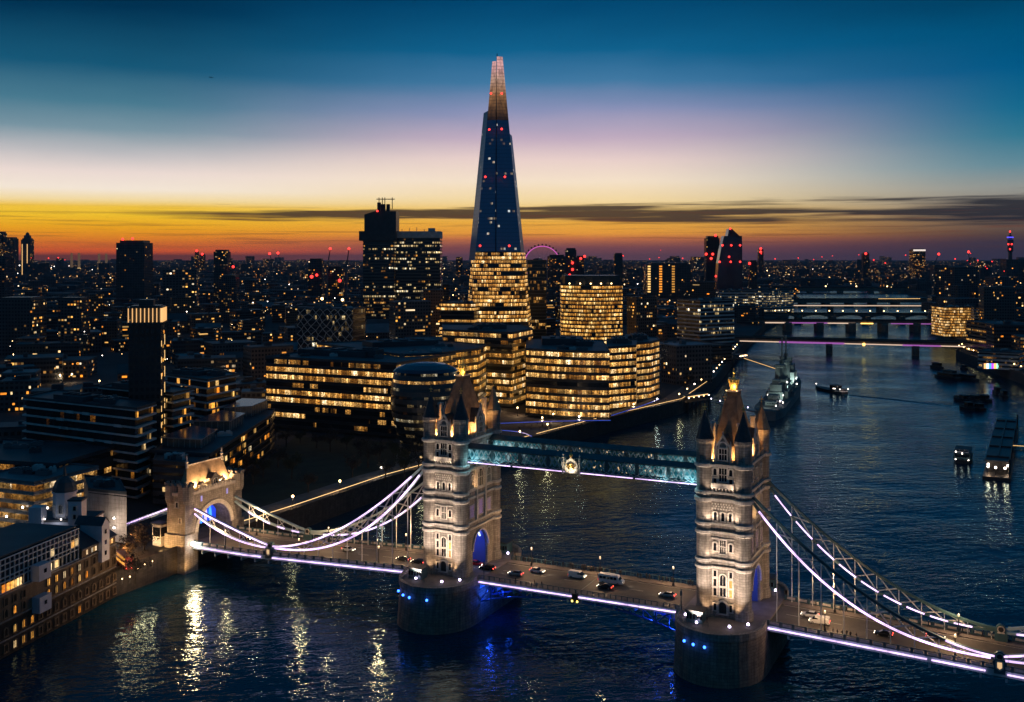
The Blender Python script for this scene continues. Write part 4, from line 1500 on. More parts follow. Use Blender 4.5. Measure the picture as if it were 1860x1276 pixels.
def office(name, label, poly, z0, z1, nf, mat, slab=SLABD, roofm=ROOFD, inset=0.4, bf=0.58, cat='building', group=None, plant=(), ground=None, mats=None, lip=0.0):
    """framed building: slab edges, one ribbon of glazing per storey, roof with its plant rooms"""
    poly = ccw(list(poly))
    c = centroid(poly)
    rt = empty(name, (c[0], c[1], z0))
    tag(rt, label, cat, group)
    P = [(x - c[0], y - c[1]) for x, y in poly]
    I = shrink(P, inset)
    h = (z1 - z0) / nf
    m = MB()
    O = shrink(P, -lip) if lip else P
    for k in range(nf):
        a = k * h
        m.prism(O, a, a + h * (1 - bf), bot=True)
    m.prism(O, z1 - z0, z1 - z0 + 0.5, top=False, bot=True)
    m.build('wall', slab, rt)
    for k in range(nf):
        m = MB()
        m.prism(I, k * h + h * (1 - bf), (k + 1) * h, top=False, rel=True, u0=RN.random() * 50)
        mm = mats(k) if mats else (ground if (ground and k == 0) else mat)
        m.build('window_band', mm, rt)
    m = MB()
    m.prism(P, z1 - z0 + 0.5, z1 - z0 + 1.5, top=False)
    Q = shrink(P, 0.5)
    m.prism(Q[::-1], z1 - z0 + 0.9, z1 - z0 + 1.5, top=False)
    for i in range(len(P)):
        j = (i + 1) % len(P)
        m.face([(*P[i], z1 - z0 + 1.5), (*P[j], z1 - z0 + 1.5), (*Q[j], z1 - z0 + 1.5), (*Q[i], z1 - z0 + 1.5)])
    m.face([(*q, z1 - z0 + 0.9) for q in Q])
    m.build('roof', roofm, rt)
    for (x, y, w, d, hh, *r) in plant:
        m = MB()
        m.box(-w / 2, w / 2, -d / 2, d / 2, 0, hh)
        for k in range(3):
            m.box(-w * 0.3 + k * w * 0.25, -w * 0.3 + k * w * 0.25 + w * 0.12, -d * 0.3, d * 0.3, hh, hh + 0.8)
        m.build('plant_room', ROOFD, rt, (x - c[0], y - c[1], z1 - z0 + 0.9), r[0] if r else 0)
    core_ = shrink(P, 8)
    for k in range(7):
        i = RN.randrange(len(core_))
        a_, b_ = core_[i], core_[(i + 1) % len(core_)]
        t_, q_ = RN.random(), RN.uniform(0.3, 1.0)
        inst('roof_unit', ROOFU[k % 3], rt, ((a_[0] + (b_[0] - a_[0]) * t_) * q_, (a_[1] + (b_[1] - a_[1]) * t_) * q_, z1 - z0 + 0.9), RN.choice((0.3, -0.4)), (RN.uniform(0.8, 2.2), RN.uniform(0.8, 1.8), RN.uniform(0.7, 1.2)))
    return rt


def para(a, b, depth, flip=1):
    """rectangle on the front edge a-b going back"""
    d = Vector((b[0] - a[0], b[1] - a[1])).normalized()
    n = Vector((-d.y, d.x)) * depth * flip
    return [a, b, (b[0] + n.x, b[1] + n.y), (a[0] + n.x, a[1] + n.y)]


def add_lamp(parent, loc, mat=REDL, r=0.5, name='warning_lamp'):
    m = MB()
    m.ball((0, 0, 0), r, 6)
    return m.build(name, mat, parent, loc)


# --- riverside offices beyond the park
A = (-139, 588); B = (-61, 551)
office('office_building', 'long glass office block with bright warm ribbon windows behind the dark park', para(A, B, 66), 9, 47, 9, OFF_A,
       plant=((-100, 600, 46, 14, 3.2, -0.44), (-80, 590, 12, 9, 4.2, -0.44)),
       mats=lambda k: (OFF_D, OFF_A, OFF_D, OFF_C, OFF_C, OFF_D, OFF_A, OFF_C, OFF_D)[k])
office('office_building', 'broad dark-roofed office block with a lit curved front rising behind the round glass hall',
       [(-62, 588), (-40, 600), (-20, 628), (-16, 655), (-60, 700), (-125, 668)], 9, 48, 9, OFF_B, plant=((-70, 655, 44, 18, 3, 0.5),))
office('office_building', 'office block with a dark slanting striped end wall beside the narrow lit alley',
       [(-18, 672), (0, 662), (14, 700), (6, 740), (-50, 745), (-46, 690)], 9, 55, 11, OFF_A, plant=((-15, 705, 20, 16, 3, 0.2),))
ctr = []
for k in range(9):
    t = k / 8
    ctr.append((8 + 49 * t, 627 - 12 * math.sin(math.pi * t * 0.62) - 8 * t))
office('office_building', 'bulging glass office block glowing gold on the riverside promenade, left of its two stepped neighbours',
       ctr + [(60, 690), (10, 705)], 9, 48, 9, OFF_B, plant=((32, 665, 26, 20, 4), (45, 650, 10, 8, 3)), mats=lambda k: (OFF_D if k in (4,) else (OFF_A if k in (3, 0) else OFF_C)))
office('office_building', 'middle one of the stepped gold-lit offices, every floor lit, beside the bulging glass block',
       [(58, 642), (78, 655), (84, 700), (64, 706)], 9, 47.5, 9, OFF_C, plant=((70, 680, 10, 14, 3),))
office('office_building', 'rightmost of the stepped gold-lit riverside offices, narrow curved corner at its river end',
       [(79, 682), (92, 693), (101, 712), (102, 735), (86, 752), (74, 748)], 9, 46.5, 9, OFF_C, plant=((88, 725, 10, 16, 3),))
# rounded hall of leaning glass rings
rt = empty('assembly_hall', (-44, 530, 9))
tag(rt, 'round leaning dark-glass hall of stacked rings beside the left bridge tower', 'building')
NR = 10
OFF_DIM = office_mat('dim_hall_glazing', 1.6, 9.0, 0.62, 0.30, COOL, rowvar=0.5, vh=1.6)
def ring(k):
    t = k / NR
    r = 17.6 * (1 - abs((t - 0.68) / 0.68) ** 2.0 * 0.36 if t < 0.68 else 1 - ((t - 0.68) / 0.32) ** 2 * 0.10)
    return r, -4.0 + 5.2 * t, t * 37.5
for k in range(NR):
    r0, y0, z0_ = ring(k)
    r1, y1, z1_ = ring(k + 1)
    m = MB()
    n = 40
    for i in range(n):
        a, b = 2 * math.pi * i / n, 2 * math.pi * (i + 1) / n
        P = lambda r, y, z, t: (r * math.cos(t), y + r * 0.95 * math.sin(t), z)
        zz = z0_ + (z1_ - z0_) * 0.62
        rm, ym = r0 + (r1 - r0) * 0.62, y0 + (y1 - y0) * 0.62
        L = 2 * math.pi * 17 / n
        m.face([P(r0, y0, z0_, a), P(r0, y0, z0_, b), P(rm, ym, zz, b), P(rm, ym, zz, a)], 0)
        m.face([P(rm - 0.4, ym, zz, a), P(rm - 0.4, ym, zz, b), P(r1 - 0.4, y1, z1_, b), P(r1 - 0.4, y1, z1_, a)], 1,
               [(i * L, 0), (i * L + L, 0), (i * L + L, 1.6), (i * L, 1.6)])
        m.face([P(rm, ym, zz, a), P(rm, ym, zz, b), P(rm - 0.4, ym, zz, b), P(rm - 0.4, ym, zz, a)], 0)
        m.face([P(r1 - 0.4, y1, z1_, a), P(r1 - 0.4, y1, z1_, b), P(r1, y1, z1_, b), P(r1, y1, z1_, a)], 0)
    m.build('glass_ring', [SLABD, OFF_DIM if k != 8 else OFF_A], rt)
r1, y1, z1_ = ring(NR)
m = MB()
m.lathe((0, y1), [(r1 + 0.6, z1_), (r1 * 0.94, z1_ + 1.6), (r1 * 0.65, z1_ + 3.4), (r1 * 0.3, z1_ + 4.2), (0.5, z1_ + 4.4)], 40)
m.build('roof', ROOFB, rt, smooth=False)

# --- the tapered glass spire
rt = empty('glass_skyscraper', (-14, 1096, 8))
tag(rt, 'tall tapering glass skyscraper ending in a split glowing spire, lower floors brightly lit', 'skyscraper')
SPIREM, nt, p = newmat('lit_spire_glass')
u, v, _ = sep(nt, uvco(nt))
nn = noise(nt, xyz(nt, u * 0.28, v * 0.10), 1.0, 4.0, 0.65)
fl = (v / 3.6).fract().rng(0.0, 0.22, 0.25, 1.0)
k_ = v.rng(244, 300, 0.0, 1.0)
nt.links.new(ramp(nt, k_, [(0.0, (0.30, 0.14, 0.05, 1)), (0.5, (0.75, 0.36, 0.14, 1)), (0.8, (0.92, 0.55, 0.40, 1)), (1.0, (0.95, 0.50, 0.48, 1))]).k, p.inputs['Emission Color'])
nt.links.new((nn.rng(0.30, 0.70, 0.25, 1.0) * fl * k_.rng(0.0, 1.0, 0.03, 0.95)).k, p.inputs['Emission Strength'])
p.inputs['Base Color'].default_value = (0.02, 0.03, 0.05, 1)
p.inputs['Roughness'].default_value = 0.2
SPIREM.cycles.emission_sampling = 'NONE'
GLSKY, nt, p = newmat('blue_tower_glass')
u, v, _ = sep(nt, uvco(nt))
r = objrand(nt) * 40.0
fl = (v / 3.9).fract().rng(0.0, 0.16, 0.35, 1.0)
vm = (u / 1.5).fract().rng(0.0, 0.12, 0.6, 1.0)
row = white(nt, xyz(nt, (v / 3.9).floor(), r, 1.0))
cell = white(nt, xyz(nt, (u / 1.5).floor(), (v / 3.9).floor(), r))
roomc = white(nt, xyz(nt, (u / 2.4).floor(), (v / 3.9).floor(), r + 5.0))
lit = roomc.lt(row.rng(0.76, 1.0, 0.015, 0.36)) * (cell * cell * cell * 1.1 + 0.08) * (v / 3.9).fract().gt(0.45)
nt.links.new(ramp(nt, cell, COOL).k, p.inputs['Emission Color'])
nt.links.new((lit * 0.8).k, p.inputs['Emission Strength'])
g = fl * vm
nt.links.new(mixc(nt, g, (0.02, 0.07, 0.13, 1), (0.075, 0.27, 0.46, 1)).k, p.inputs['Base Color'])
p.inputs['Roughness'].default_value = 0.34
p.inputs['Specular IOR Level'].default_value = 0.22
GLSKY.cycles.emission_sampling = 'NONE'
SX, SY, SZ = -14, 1096, 8


def facet(name, mat, b0, b1, t0, t1, za, zb, zlo, zhi, u0=0):
    """planar facet from the base edge b0-b1 at za to the top edge t0-t1 at zb, cut to zlo..zhi"""
    q = lambda a, b, z: (a[0] + (b[0] - a[0]) * (z - za) / (zb - za) - SX, a[1] + (b[1] - a[1]) * (z - za) / (zb - za) - SY, z - SZ)
    m = MB()
    A, B, C, D = q(b0, t0, zlo), q(b1, t1, zlo), q(b1, t1, zhi), q(b0, t0, zhi)
    w0 = math.hypot(B[0] - A[0], B[1] - A[1])
    w1 = math.hypot(C[0] - D[0], C[1] - D[1])
    n = Vector((B[0] - A[0], B[1] - A[1], 0)).cross(Vector((0, 0, 1))).normalized() * -0.8
    o = [Vector(k) + n for k in (A, B, C, D)]
    uv = [(u0, zlo), (u0 + w0, zlo), (u0 + (w0 + w1) / 2, zhi), (u0 + (w0 - w1) / 2, zhi)]
    m.face([A, B, C, D], 0, uv)
    m.face([o[1], o[0], o[3], o[2]], 0, uv)
    for i in range(4):
        j = (i + 1) % 4
        m.face([(A, B, C, D)[j], (A, B, C, D)[i], o[i], o[j]], 0)
    return m.build(name, mat, rt)


FL = dict(b0=(-45, 1070), b1=(-17.6, 1062), t0=(-20.6, 1092), t1=(-16.6, 1090), za=20, zb=308)
FR = dict(b0=(-16.2, 1062), b1=(17.5, 1072), t0=(-15.6, 1090), t1=(-9.8, 1092), za=20, zb=313)
for q in (FL, FR):
    facet('glass_facet', GLSKY, zlo=109, zhi=246, u0=3 if q is FL else 60, **q)
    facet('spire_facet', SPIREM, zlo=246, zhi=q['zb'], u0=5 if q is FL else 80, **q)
facet('glass_facet', GLSKY, (-53.8, 1108), (-45, 1070.5), (-25.6, 1106), (-21.4, 1091.6), 20, 300, 100, 256)
facet('glass_facet', GLSKY, (17.5, 1072.5), (22.5, 1112), (-8.7, 1091.4), (-7.2, 1106), 20, 300, 100, 232)
facet('glass_facet', GLSKY, (20, 1118), (-14, 1128), (-11, 1104), (-15, 1106), 20, 305, 100, 290)
facet('glass_facet', GLSKY, (-16, 1128), (-48, 1116), (-16, 1106), (-20, 1104), 20, 310, 100, 300)
m = MB()
c0 = [(-40 - SX, 1076 - SY), (12 - SX, 1076 - SY), (15 - SX, 1112 - SY), (-42 - SX, 1112 - SY)]
c1 = [(-18 - SX, 1094 - SY), (-13 - SX, 1094 - SY), (-13 - SX, 1104 - SY), (-19 - SX, 1104 - SY)]
for i in range(4):
    j = (i + 1) % 4
    m.face([(*c0[i], 12), (*c0[j], 12), (*c1[j], 280), (*c1[i], 280)])
m.bar((-2, 0, 280), (-1.6, 0, 309), 0.8)
m.build('core', BLACK, rt)
NFL = 23
for k in range(NFL):                            # lit office storeys below
    z = 16 + k * 4.0
    sc = (z - 20) / (308 - 20)
    lerp = lambda a, b: (a[0] + (b[0] - a[0]) * sc - SX, a[1] + (b[1] - a[1]) * sc - SY)
    xL = -45 - max(0, 60 - z) * 0.06
    ring_ = [lerp((xL, 1070), (-20.6, 1092)), lerp((-17, 1062), (-16, 1090)), lerp((17.5 + max(0, 60 - z) * 0.05, 1072), (-9.8, 1092)), lerp((22, 1112), (-4, 1106)), lerp((-50, 1112), (-27, 1106))]
    m = MB()
    m.prism(shrink(ring_, 0.3), z + 1.2 - SZ, z + 4.0 - SZ, 0, top=False, rel=True, u0=RN.random() * 40)
    m.build('window_band', OFF_S, rt)
    m = MB()
    m.prism(ring_, z - SZ, z + 1.2 - SZ, bot=True)
    m.build('spandrel', SLABD, rt)
for px, py in ((888, 233), (911, 232), (881, 321), (917, 321), (872, 447), (925, 447), (891, 165), (911, 165)):
    add_lamp(rt, (at(px, 1060) - SX, 1060 + (450 - py) * 0.085 - SY, zt(py, 1066) - SZ), r=1.1)
office('office_building', 'low wide glass podium lit in white bands at the left foot of the tapering skyscraper',
       para((-74, 1062), (-38, 1052), 40), 8, 56, 12, OFF_S)
# hospital tower and its wing
def slabtower(name, label, pl, pr, Y, top, nf, depth, mat, slab=SLABD, z0=8, extra=None, bf=0.5, rot=0.0, **k):
    a, b = (at(pl, Y), Y), (at(pr, Y + rot), Y + rot)
    return office(name, label, para(a, b, depth), z0, zt(top, Y), nf, mat, slab, bf=bf, **k)


h1 = slabtower('hospital_tower', 'taller hospital tower with a stepped dark top and masts, left of its lower wing', 659, 716, 1250, 440, 30, 38, OFF_H, SLABD, mats=lambda k: OFF_F if k in (17, 18) or k > 27 else (OFF_D if k % 3 else OFF_H))
zb = zt(440, 1250) - 8
m = MB()
m.box(-23, 21, -22, 20, zb + 1.5, zb + 13)
m.box(-17, 21, -19, 17, zb + 13, zb + 33)
m.face([(-17, -19.2, zb + 33), (21, -19.2, zb + 33), (21, -19.2, zb + 37), (-4, -19.2, zb + 37)])
m.box(-4, 21, -19, 17, zb + 33, zb + 37)
m.build('roof_block', SLABD, h1)
m = MB()
for x, w in ((-1, 4), (4, 5), (10, 4)):
    m.box(x - w / 2, x + w / 2, -8, -2, zb + 37, zb + 44 + (x % 3) * 2)
for x in (-1, 3, 6, 15):
    m.tube((x, -6, zb + 40), (x, -6, zb + 54), 0.5)
m.bar((-4, -6, zb + 52), (18, -6, zb + 52), 1.0)
m.build('chimney_stack', BLACK, h1)
add_lamp(h1, (-1, -22, zb + 37), r=1.2)
h2 = slabtower('hospital_wing', 'broad hospital slab with rows of pale lit windows, joined right of the taller tower', 718, 800, 1262, 428, 31, 36, OFF_H, SLABD, mats=lambda k: OFF_F if k in (16, 17, 24) or k > 28 else OFF_H)
zb = zt(428, 1262) - 8
m = MB()
m.box(-27, 27.5, -20, 18, zb - 3, zb + 5)
for k in range(5):
    m.tube((-20 + k * 9, -10, zb + 5), (-20 + k * 9, -10, zb + 8 + (k * 7 % 3)), 0.35)
m.box(12, 20, -12, -4, zb + 5, zb + 9)
m.build('roof_block', SLABA, h2)
# glazed office blocks round the skyscraper
pts = []
for k in range(7):
    t = k / 6
    pts.append((at(1020, 1000) + (at(1133, 1000) - at(1020, 1000)) * t, 1012 - 16 * math.sin(math.pi * t) - 6 * t))
o = office('office_building', 'faceted gold-lit glass office with a dark crown, right of the skyscraper', pts + [(104, 1040), (48, 1046)], 8, zt(520, 1000), 18, office_mat('crowned_office_glazing', 1.1, 11.0, 0.86, 1.3, AMBER, rowvar=0.4, vh=2.4, mull=0.05), slab=SLABD, bf=0.6)
m = MB()
zb = zt(520, 1000) - 8
m.prism(shrink([(x - centroid(pts + [(104, 1040), (48, 1046)])[0], y - centroid(pts + [(104, 1040), (48, 1046)])[1]) for x, y in pts + [(104, 1040), (48, 1046)]], 3), zb + 1, zb + 10)
m.build('roof_crown', SLABD, o)
for k in range(5):
    add_lamp(o, (-22 + k * 10, -16 + abs(k - 2) * 2, zb + 2.5), LAMPA, 0.7, 'roof_lamp')
slabtower('glass_tower', 'slim dark glass tower close to the right side of the skyscraper', 958, 993, 1120, 475, 26, 30, office_mat('glazing_dark_tower', 1.6, 6, 0.26, 0.9, WARM, rowvar=0.5), bf=0.8)
LATG = office_mat('lattice_front_glazing', 2.4, 4, 0.16, 1.0, COOL, rowvar=0.3)
lt = slabtower('office_building', 'pale lattice-fronted office block with bright window rows, left of the hospital', 540, 641, 850, 563, 12, 30,
               LATG, SLABD, bf=0.7, rot=-10, mats=lambda k: OFF_H if k in (5, 7) else LATG)
LTR = random.Random(4)
m = MB()
q0 = Vector((at(540, 850) - lt.location.x, 850 - lt.location.y, 0))
q1 = Vector((at(641, 840) - lt.location.x, 840 - lt.location.y, 0))
nx, nz = 15, 16
gp = {}
for i in range(nx + 1):
    for j in range(nz + 1):
        f_ = min(1, max(0, (i + (LTR.uniform(-0.32, 0.32) if 0 < i < nx else 0)) / nx))
        p_ = q0 + (q1 - q0) * f_
        gp[i, j] = (p_.x - 0.1, p_.y - 0.5, 54.0 * (j + (LTR.uniform(-0.3, 0.3) if 0 < j < nz else 0)) / nz)
for i in range(nx + 1):
    for j in range(nz + 1):
        if (i + j) % 2 == 0:
            for di in (-1, 1):
                for dj in (-1, 1):
                    if (i + di, j + dj) in gp and dj > 0:
                        m.bar(gp[i, j], gp[i + di, j + dj], 0.42, 0.3, up=(0, 1, 0))
m.build('lattice', SLABA, lt)
slabtower('office_building', 'riverside office slab with dotted amber windows just before the first far bridge', 1272, 1334, 1010, 548, 14, 34, OFF_D, SLABA, bf=0.6, rot=24,
          mats=lambda k: (OFF_H if k > 4 else OFF_F))
slabtower('office_building', 'amber-lit office block near the far bridges, right of the dark twin towers', 1312, 1398, 1750, 529, 8, 40, OFF_H, SLABA, bf=0.45)
slabtower('office_building', 'tall lit end block on the left bank above the far bridges', 1398, 1442, 1700, 530, 10, 30, OFF_H, SLABA, bf=0.45, rot=40)
slabtower('office_building', 'low white-walled wharf building with two lit openings, beyond the stepped offices', 1230, 1291, 860, 646, 4, 26, OFF_F, SLABA, bf=0.35, rot=14)
slabtower('warehouse_range', 'dark flat-roofed wharf range along the bank before the first far bridge', 1203, 1330, 900, 636, 5, 60, OFF_F, SLABD, bf=0.4, rot=40)
slabtower('office_building', 'bright gold-lit glass office on the far right bank', 1716, 1768, 1240, 560, 11, 40, OFF_C, bf=0.66)
slabtower('office_building', 'grey stair-tower building with white-lit corner beside the gold-lit bank office', 1769, 1783, 1232, 560, 11, 40, OFF_D, SLABA, bf=0.4)
slabtower('office_building', 'wide dark office with amber strips at the right edge above the embankment', 1795, 1875, 1010, 590, 9, 50, OFF_F, bf=0.5,
          mats=lambda k: (OFF_F if k % 3 else OFF_A))
slabtower('office_building', 'low terraced office with lit strips beside the right-hand embankment', 1776, 1850, 900, 640, 4, 30, OFF_D, SLABA, bf=0.5, rot=-20)
# towers on the skyline
def tower(name, label, pl, pr, top, Y, mat=CITY_T, depth=None, lamps=(), z0=8, cat='tower', group=None):
    w = at(pr, Y) - at(pl, Y)
    d = depth or w * 0.9
    rt = empty(name, ((at(pl, Y) + at(pr, Y)) / 2, Y + d / 2, z0))
    tag(rt, label, cat, group)
    H_ = zt(top, Y) - z0
    m = MB()
    a, b = w / 2, d / 2
    m.prism([(-a, -b), (a, -b), (a, b), (-a, b)], 0, H_ * 0.965, 0)
    m.build('wall', mat, rt)
    m = MB()
    m.prism([(-a * 0.8, -b * 0.8), (a * 0.85, -b * 0.8), (a * 0.85, b * 0.8), (-a * 0.8, b * 0.8)], H_ * 0.965, H_)
    m.build('roof', SLABD, rt)
    for px, py in lamps:
        add_lamp(rt, (at(px, Y - 3) - rt.location.x, -d / 2 - 1.0, zt(py, Y - 1) - z0), r=0.0011 * Y + 0.3)
    return rt


CITY_T2 = city_mat('dark_slab_tower', 0.10, 3.2, 3.2, 1.5, (0.035, 0.037, 0.042))
tower('tower_block', 'square dark apartment tower against the orange sky, left of the cranes', 211, 262, 437, 1900, CITY_T, lamps=((222, 435), (240, 434)))
tower('tower_block', 'narrow dark tower with a lit waist, between the square tower and the cranes', 388, 413, 454, 1950, CITY_T, lamps=((423, 485),))
tower('tower_block', 'pale slim block standing before the narrow lit-waist tower', 398, 428, 500, 1500, CITY_T)
tower('tower_block', 'apartment slab with scattered lit flats at the left edge of the city', -8, 58, 541, 1010, CITY_B)
tower('tower_block', 'dark apartment slab with a few lit flats, second slab from the left edge', 105, 148, 541, 1010, CITY_T)
tower('skyscraper', 'dark skyline tower cut by the left edge of the picture', -10, 6, 421, 4300, CITY_T2)
tower('skyscraper', 'broad skyline tower with a lit corner near the left edge', 4, 25, 431, 4300, CITY_T2, lamps=((11, 473), (11, 485)))
t = tower('skyscraper', 'slim riverside skyscraper with stepped crown and two lit vertical lines', 38, 55, 433, 4600, CITY_T2)
H_ = zt(433, 4600) - 8
m = MB()
m.lathe((0, 0), [(16, H_), (15, H_ + 12), (9, H_ + 14), (7, H_ + 22), (1, H_ + 27)], 10)
m.build('roof_crown', SLABD, t)
for x in (-14, 8):
    m = MB()
    m.bar((x, -21, 4), (x, -21, H_ * 0.85), 1.6)
    m.build('light_line', STRING, t)
tower('tower_block', 'dark mid-rise tower left of the crane pair', 560, 585, 470, 1900, CITY_T, lamps=((575, 500),))
tower('tower_block', 'unfinished concrete tower core between the two lit cranes', 593, 622, 484, 1850, CITY_T2)
tower('skyscraper', 'dark twin tower with flat top, left of the curved glass tower', 1283, 1307, 429, 2400, CITY_T2, lamps=((1300, 428), (1283, 462), (1295, 462), (1292, 470)))
tower('skyscraper', 'block tower near the pink wheel with a taller dark cap', 1027, 1047, 451, 2300, CITY_T, lamps=((1040, 478), (1040, 490), (1035, 500)))
tower('tower_block', 'wide dark block left of the capped tower beneath the wheel', 995, 1027, 463, 2250, CITY_T)
tower('tower_block', 'dark block with red lamps right of the capped tower', 1047, 1061, 465, 2300, CITY_T2, lamps=((1055, 470), (1062, 466)))
tower('tower_block', 'lone grey block on the skyline right of the pink wheel', 1116, 1131, 460, 2900, CITY_T2)
t = tower('office_building', 'dark broad office with three lit stair strips in the middle distance', 1175, 1255, 478, 1900, CITY_T, depth=50)
for x in (-36, -15, 8):
    m = MB()
    for k in range(11):
        m.box(x - 2.6, x + 2.6, -25.3, -25.05, 30 + k * 4.6, 32.6 + k * 4.6)
    m.build('stair_window', WIN_A, t)
t = tower('skyscraper', 'flat-topped tower with a bright crown line on the right skyline', 1659, 1681, 452, 4000, CITY_T2)
m = MB()
m.box(-23.5, 23.5, -21.6, -20.9, zt(456.5, 4000) - 8, zt(453.5, 4000) - 8)
m.build('light_line', emit('white_crown_line', (1.0, 0.85, 0.75), 1.0), t)
tower('tower_block', 'black slab right of the curved glass tower', 1362, 1375, 473, 2100, CITY_T2, lamps=((1362, 479),))
tower('skyscraper', 'faint red-tipped tower on the skyline right of the curved glass tower', 1378, 1387, 452, 4500, CITY_T2, lamps=((1382, 452), (1382, 458)))
tower('tower_block', 'small dark block with a red lamp on the right skyline', 1568, 1579, 459, 3800, CITY_T2, lamps=((1573, 461),))
tower('tower_block', 'twin slim blocks on the horizon left of the narrow tower, nearer one', 354, 360, 457, 5200, CITY_T2, lamps=((357, 456),))
tower('tower_block', 'short horizon block with a red lamp beside its slim twin', 362, 371, 462, 5200, CITY_T2, lamps=((367, 462),))
tower('tower_block', 'small horizon block just left of the skyscraper', 828, 840, 467, 4200, CITY_T2)
# curved glass tower
rt = empty('curved_glass_tower', (at(1326, 2300), 2300, 8))
tag(rt, 'curved glass tower with a slanted top and red lamps on the right skyline', 'skyscraper')
m = MB()
zz = [0, 40, 80, 110, 140, zt(433, 2300) - 8, zt(416, 2300) - 8]
xl = [-32, -31, -28, -23, -16, -9, -5]
xr = [22, 23, 23, 23, 22.5, 22, 0]
for k in range(len(zz) - 1):
    A_, B_ = zz[k], zz[k + 1]
    p0 = [(xl[k], -14), (xr[k], -18), (xr[k], 16), (xl[k], 14)]
    p1 = [(xl[k + 1], -14), (xr[k + 1], -18), (xr[k + 1], 16), (xl[k + 1], 14)]
    for i in range(4):
        j = (i + 1) % 4
        m.face([(*p0[i], A_), (*p0[j], A_), (*p1[j], B_), (*p1[i], B_)])
m.face([(-5, -14, zz[-1]), (0, -18, zz[-1]), (0, 16, zz[-1]), (-5, 14, zz[-1])])
m.build('wall', plain('dark_curved_glass', (0.03, 0.05, 0.075), 0.15, 0, 0.3, 0.05), rt)
for px, py in ((1326, 416), (1312, 446), (1328, 446), (1344, 446), (1324, 467), (1307, 476), (1327, 476), (1344, 476), (1300, 502)):
    add_lamp(rt, (at(px, 2278) - rt.location.x, -24, zt(py, 2280) - 8), r=2.2)
# radio tower
rt = empty('radio_tower', (at(1835, 4900), 4900, 8))
tag(rt, 'slender round communications tower with a blue lit band at the far right', 'tower')
m = MB()
zr = lambda y: zt(y, 4900) - 8
m.lathe((0, 0), [(9, 0), (9, zr(458)), (13, zr(456)), (13, zr(447)), (9, zr(446)), (14, zr(443)), (14, zr(436)), (8, zr(434)), (8, zr(428)), (3, zr(427)), (2, zr(421))], 12)
m.build('shaft', SLABD, rt)
m = MB()
m.lathe((0, 0), [(14.4, zr(432.5)), (14.4, zr(430.5))], 12)
m.build('light_band', emit('blue_light_band', (0.10, 0.08, 1.0), 1.6), rt)
for px, py in ((1835, 421), (1832, 444), (1838, 444), (1835, 453)):
    add_lamp(rt, (at(px, 4880) - rt.location.x, -18, zt(py, 4880) - 8), r=4.2)
# big wheel
rt = empty('observation_wheel', (at(985, 3400), 3400, 8))
tag(rt, 'giant observation wheel with a pink-lit rim half hidden behind the city', 'ferris wheel')
zc = zt(480, 3400) - 8
m = MB()
P = [(58 * math.cos(2 * math.pi * k / 48), 0, zc + 58 * math.sin(2 * math.pi * k / 48)) for k in range(49)]
m.path(P, 2.0, 2.4)
m.build('rim', PINKL, rt)
m = MB()
for k in range(16):
    t_ = 2 * math.pi * k / 16
    m.bar((0, 0, zc), (57 * math.cos(t_), 0, zc + 57 * math.sin(t_)), 0.3)
m.bar((0, -4, zc), (0, 4, zc), 4)
m.bar((-24, 26, 0), (0, 2, zc), 2.5)
m.bar((24, 26, 0), (0, 2, zc), 2.5)
m.build('spokes', STEELD, rt)
cap = MB()
cap.ball((0, 0, 0), 3.0, 6)
CAPM = cap.mesh('capsule', BLACK)
for k in range(32):
    t_ = 2 * math.pi * k / 32
    inst('capsule', CAPM, rt, (63 * math.cos(t_), 0, zc + 63 * math.sin(t_)))
# power station chimneys far off
for i, (px, tp) in enumerate(((130, 460), (143.5, 460), (180, 461), (193, 461))):
    Y = 6100
    rt = empty('power_station_chimney', (at(px, Y), Y, 8))
    tag(rt, ('leftmost of four pale floodlit chimneys on the left horizon', 'second of four pale floodlit chimneys on the left horizon',
             'third of four pale floodlit chimneys on the left horizon', 'rightmost of four pale floodlit chimneys on the left horizon')[i], 'chimney', 'floodlit chimneys on the horizon')
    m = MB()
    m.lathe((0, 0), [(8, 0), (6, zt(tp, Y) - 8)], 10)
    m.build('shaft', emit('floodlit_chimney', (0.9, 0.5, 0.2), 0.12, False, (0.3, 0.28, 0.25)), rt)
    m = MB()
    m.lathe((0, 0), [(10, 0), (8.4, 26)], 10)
    m.build('lit_base', emit('floodlit_chimney_base', (1.0, 0.62, 0.2), 0.8), rt)
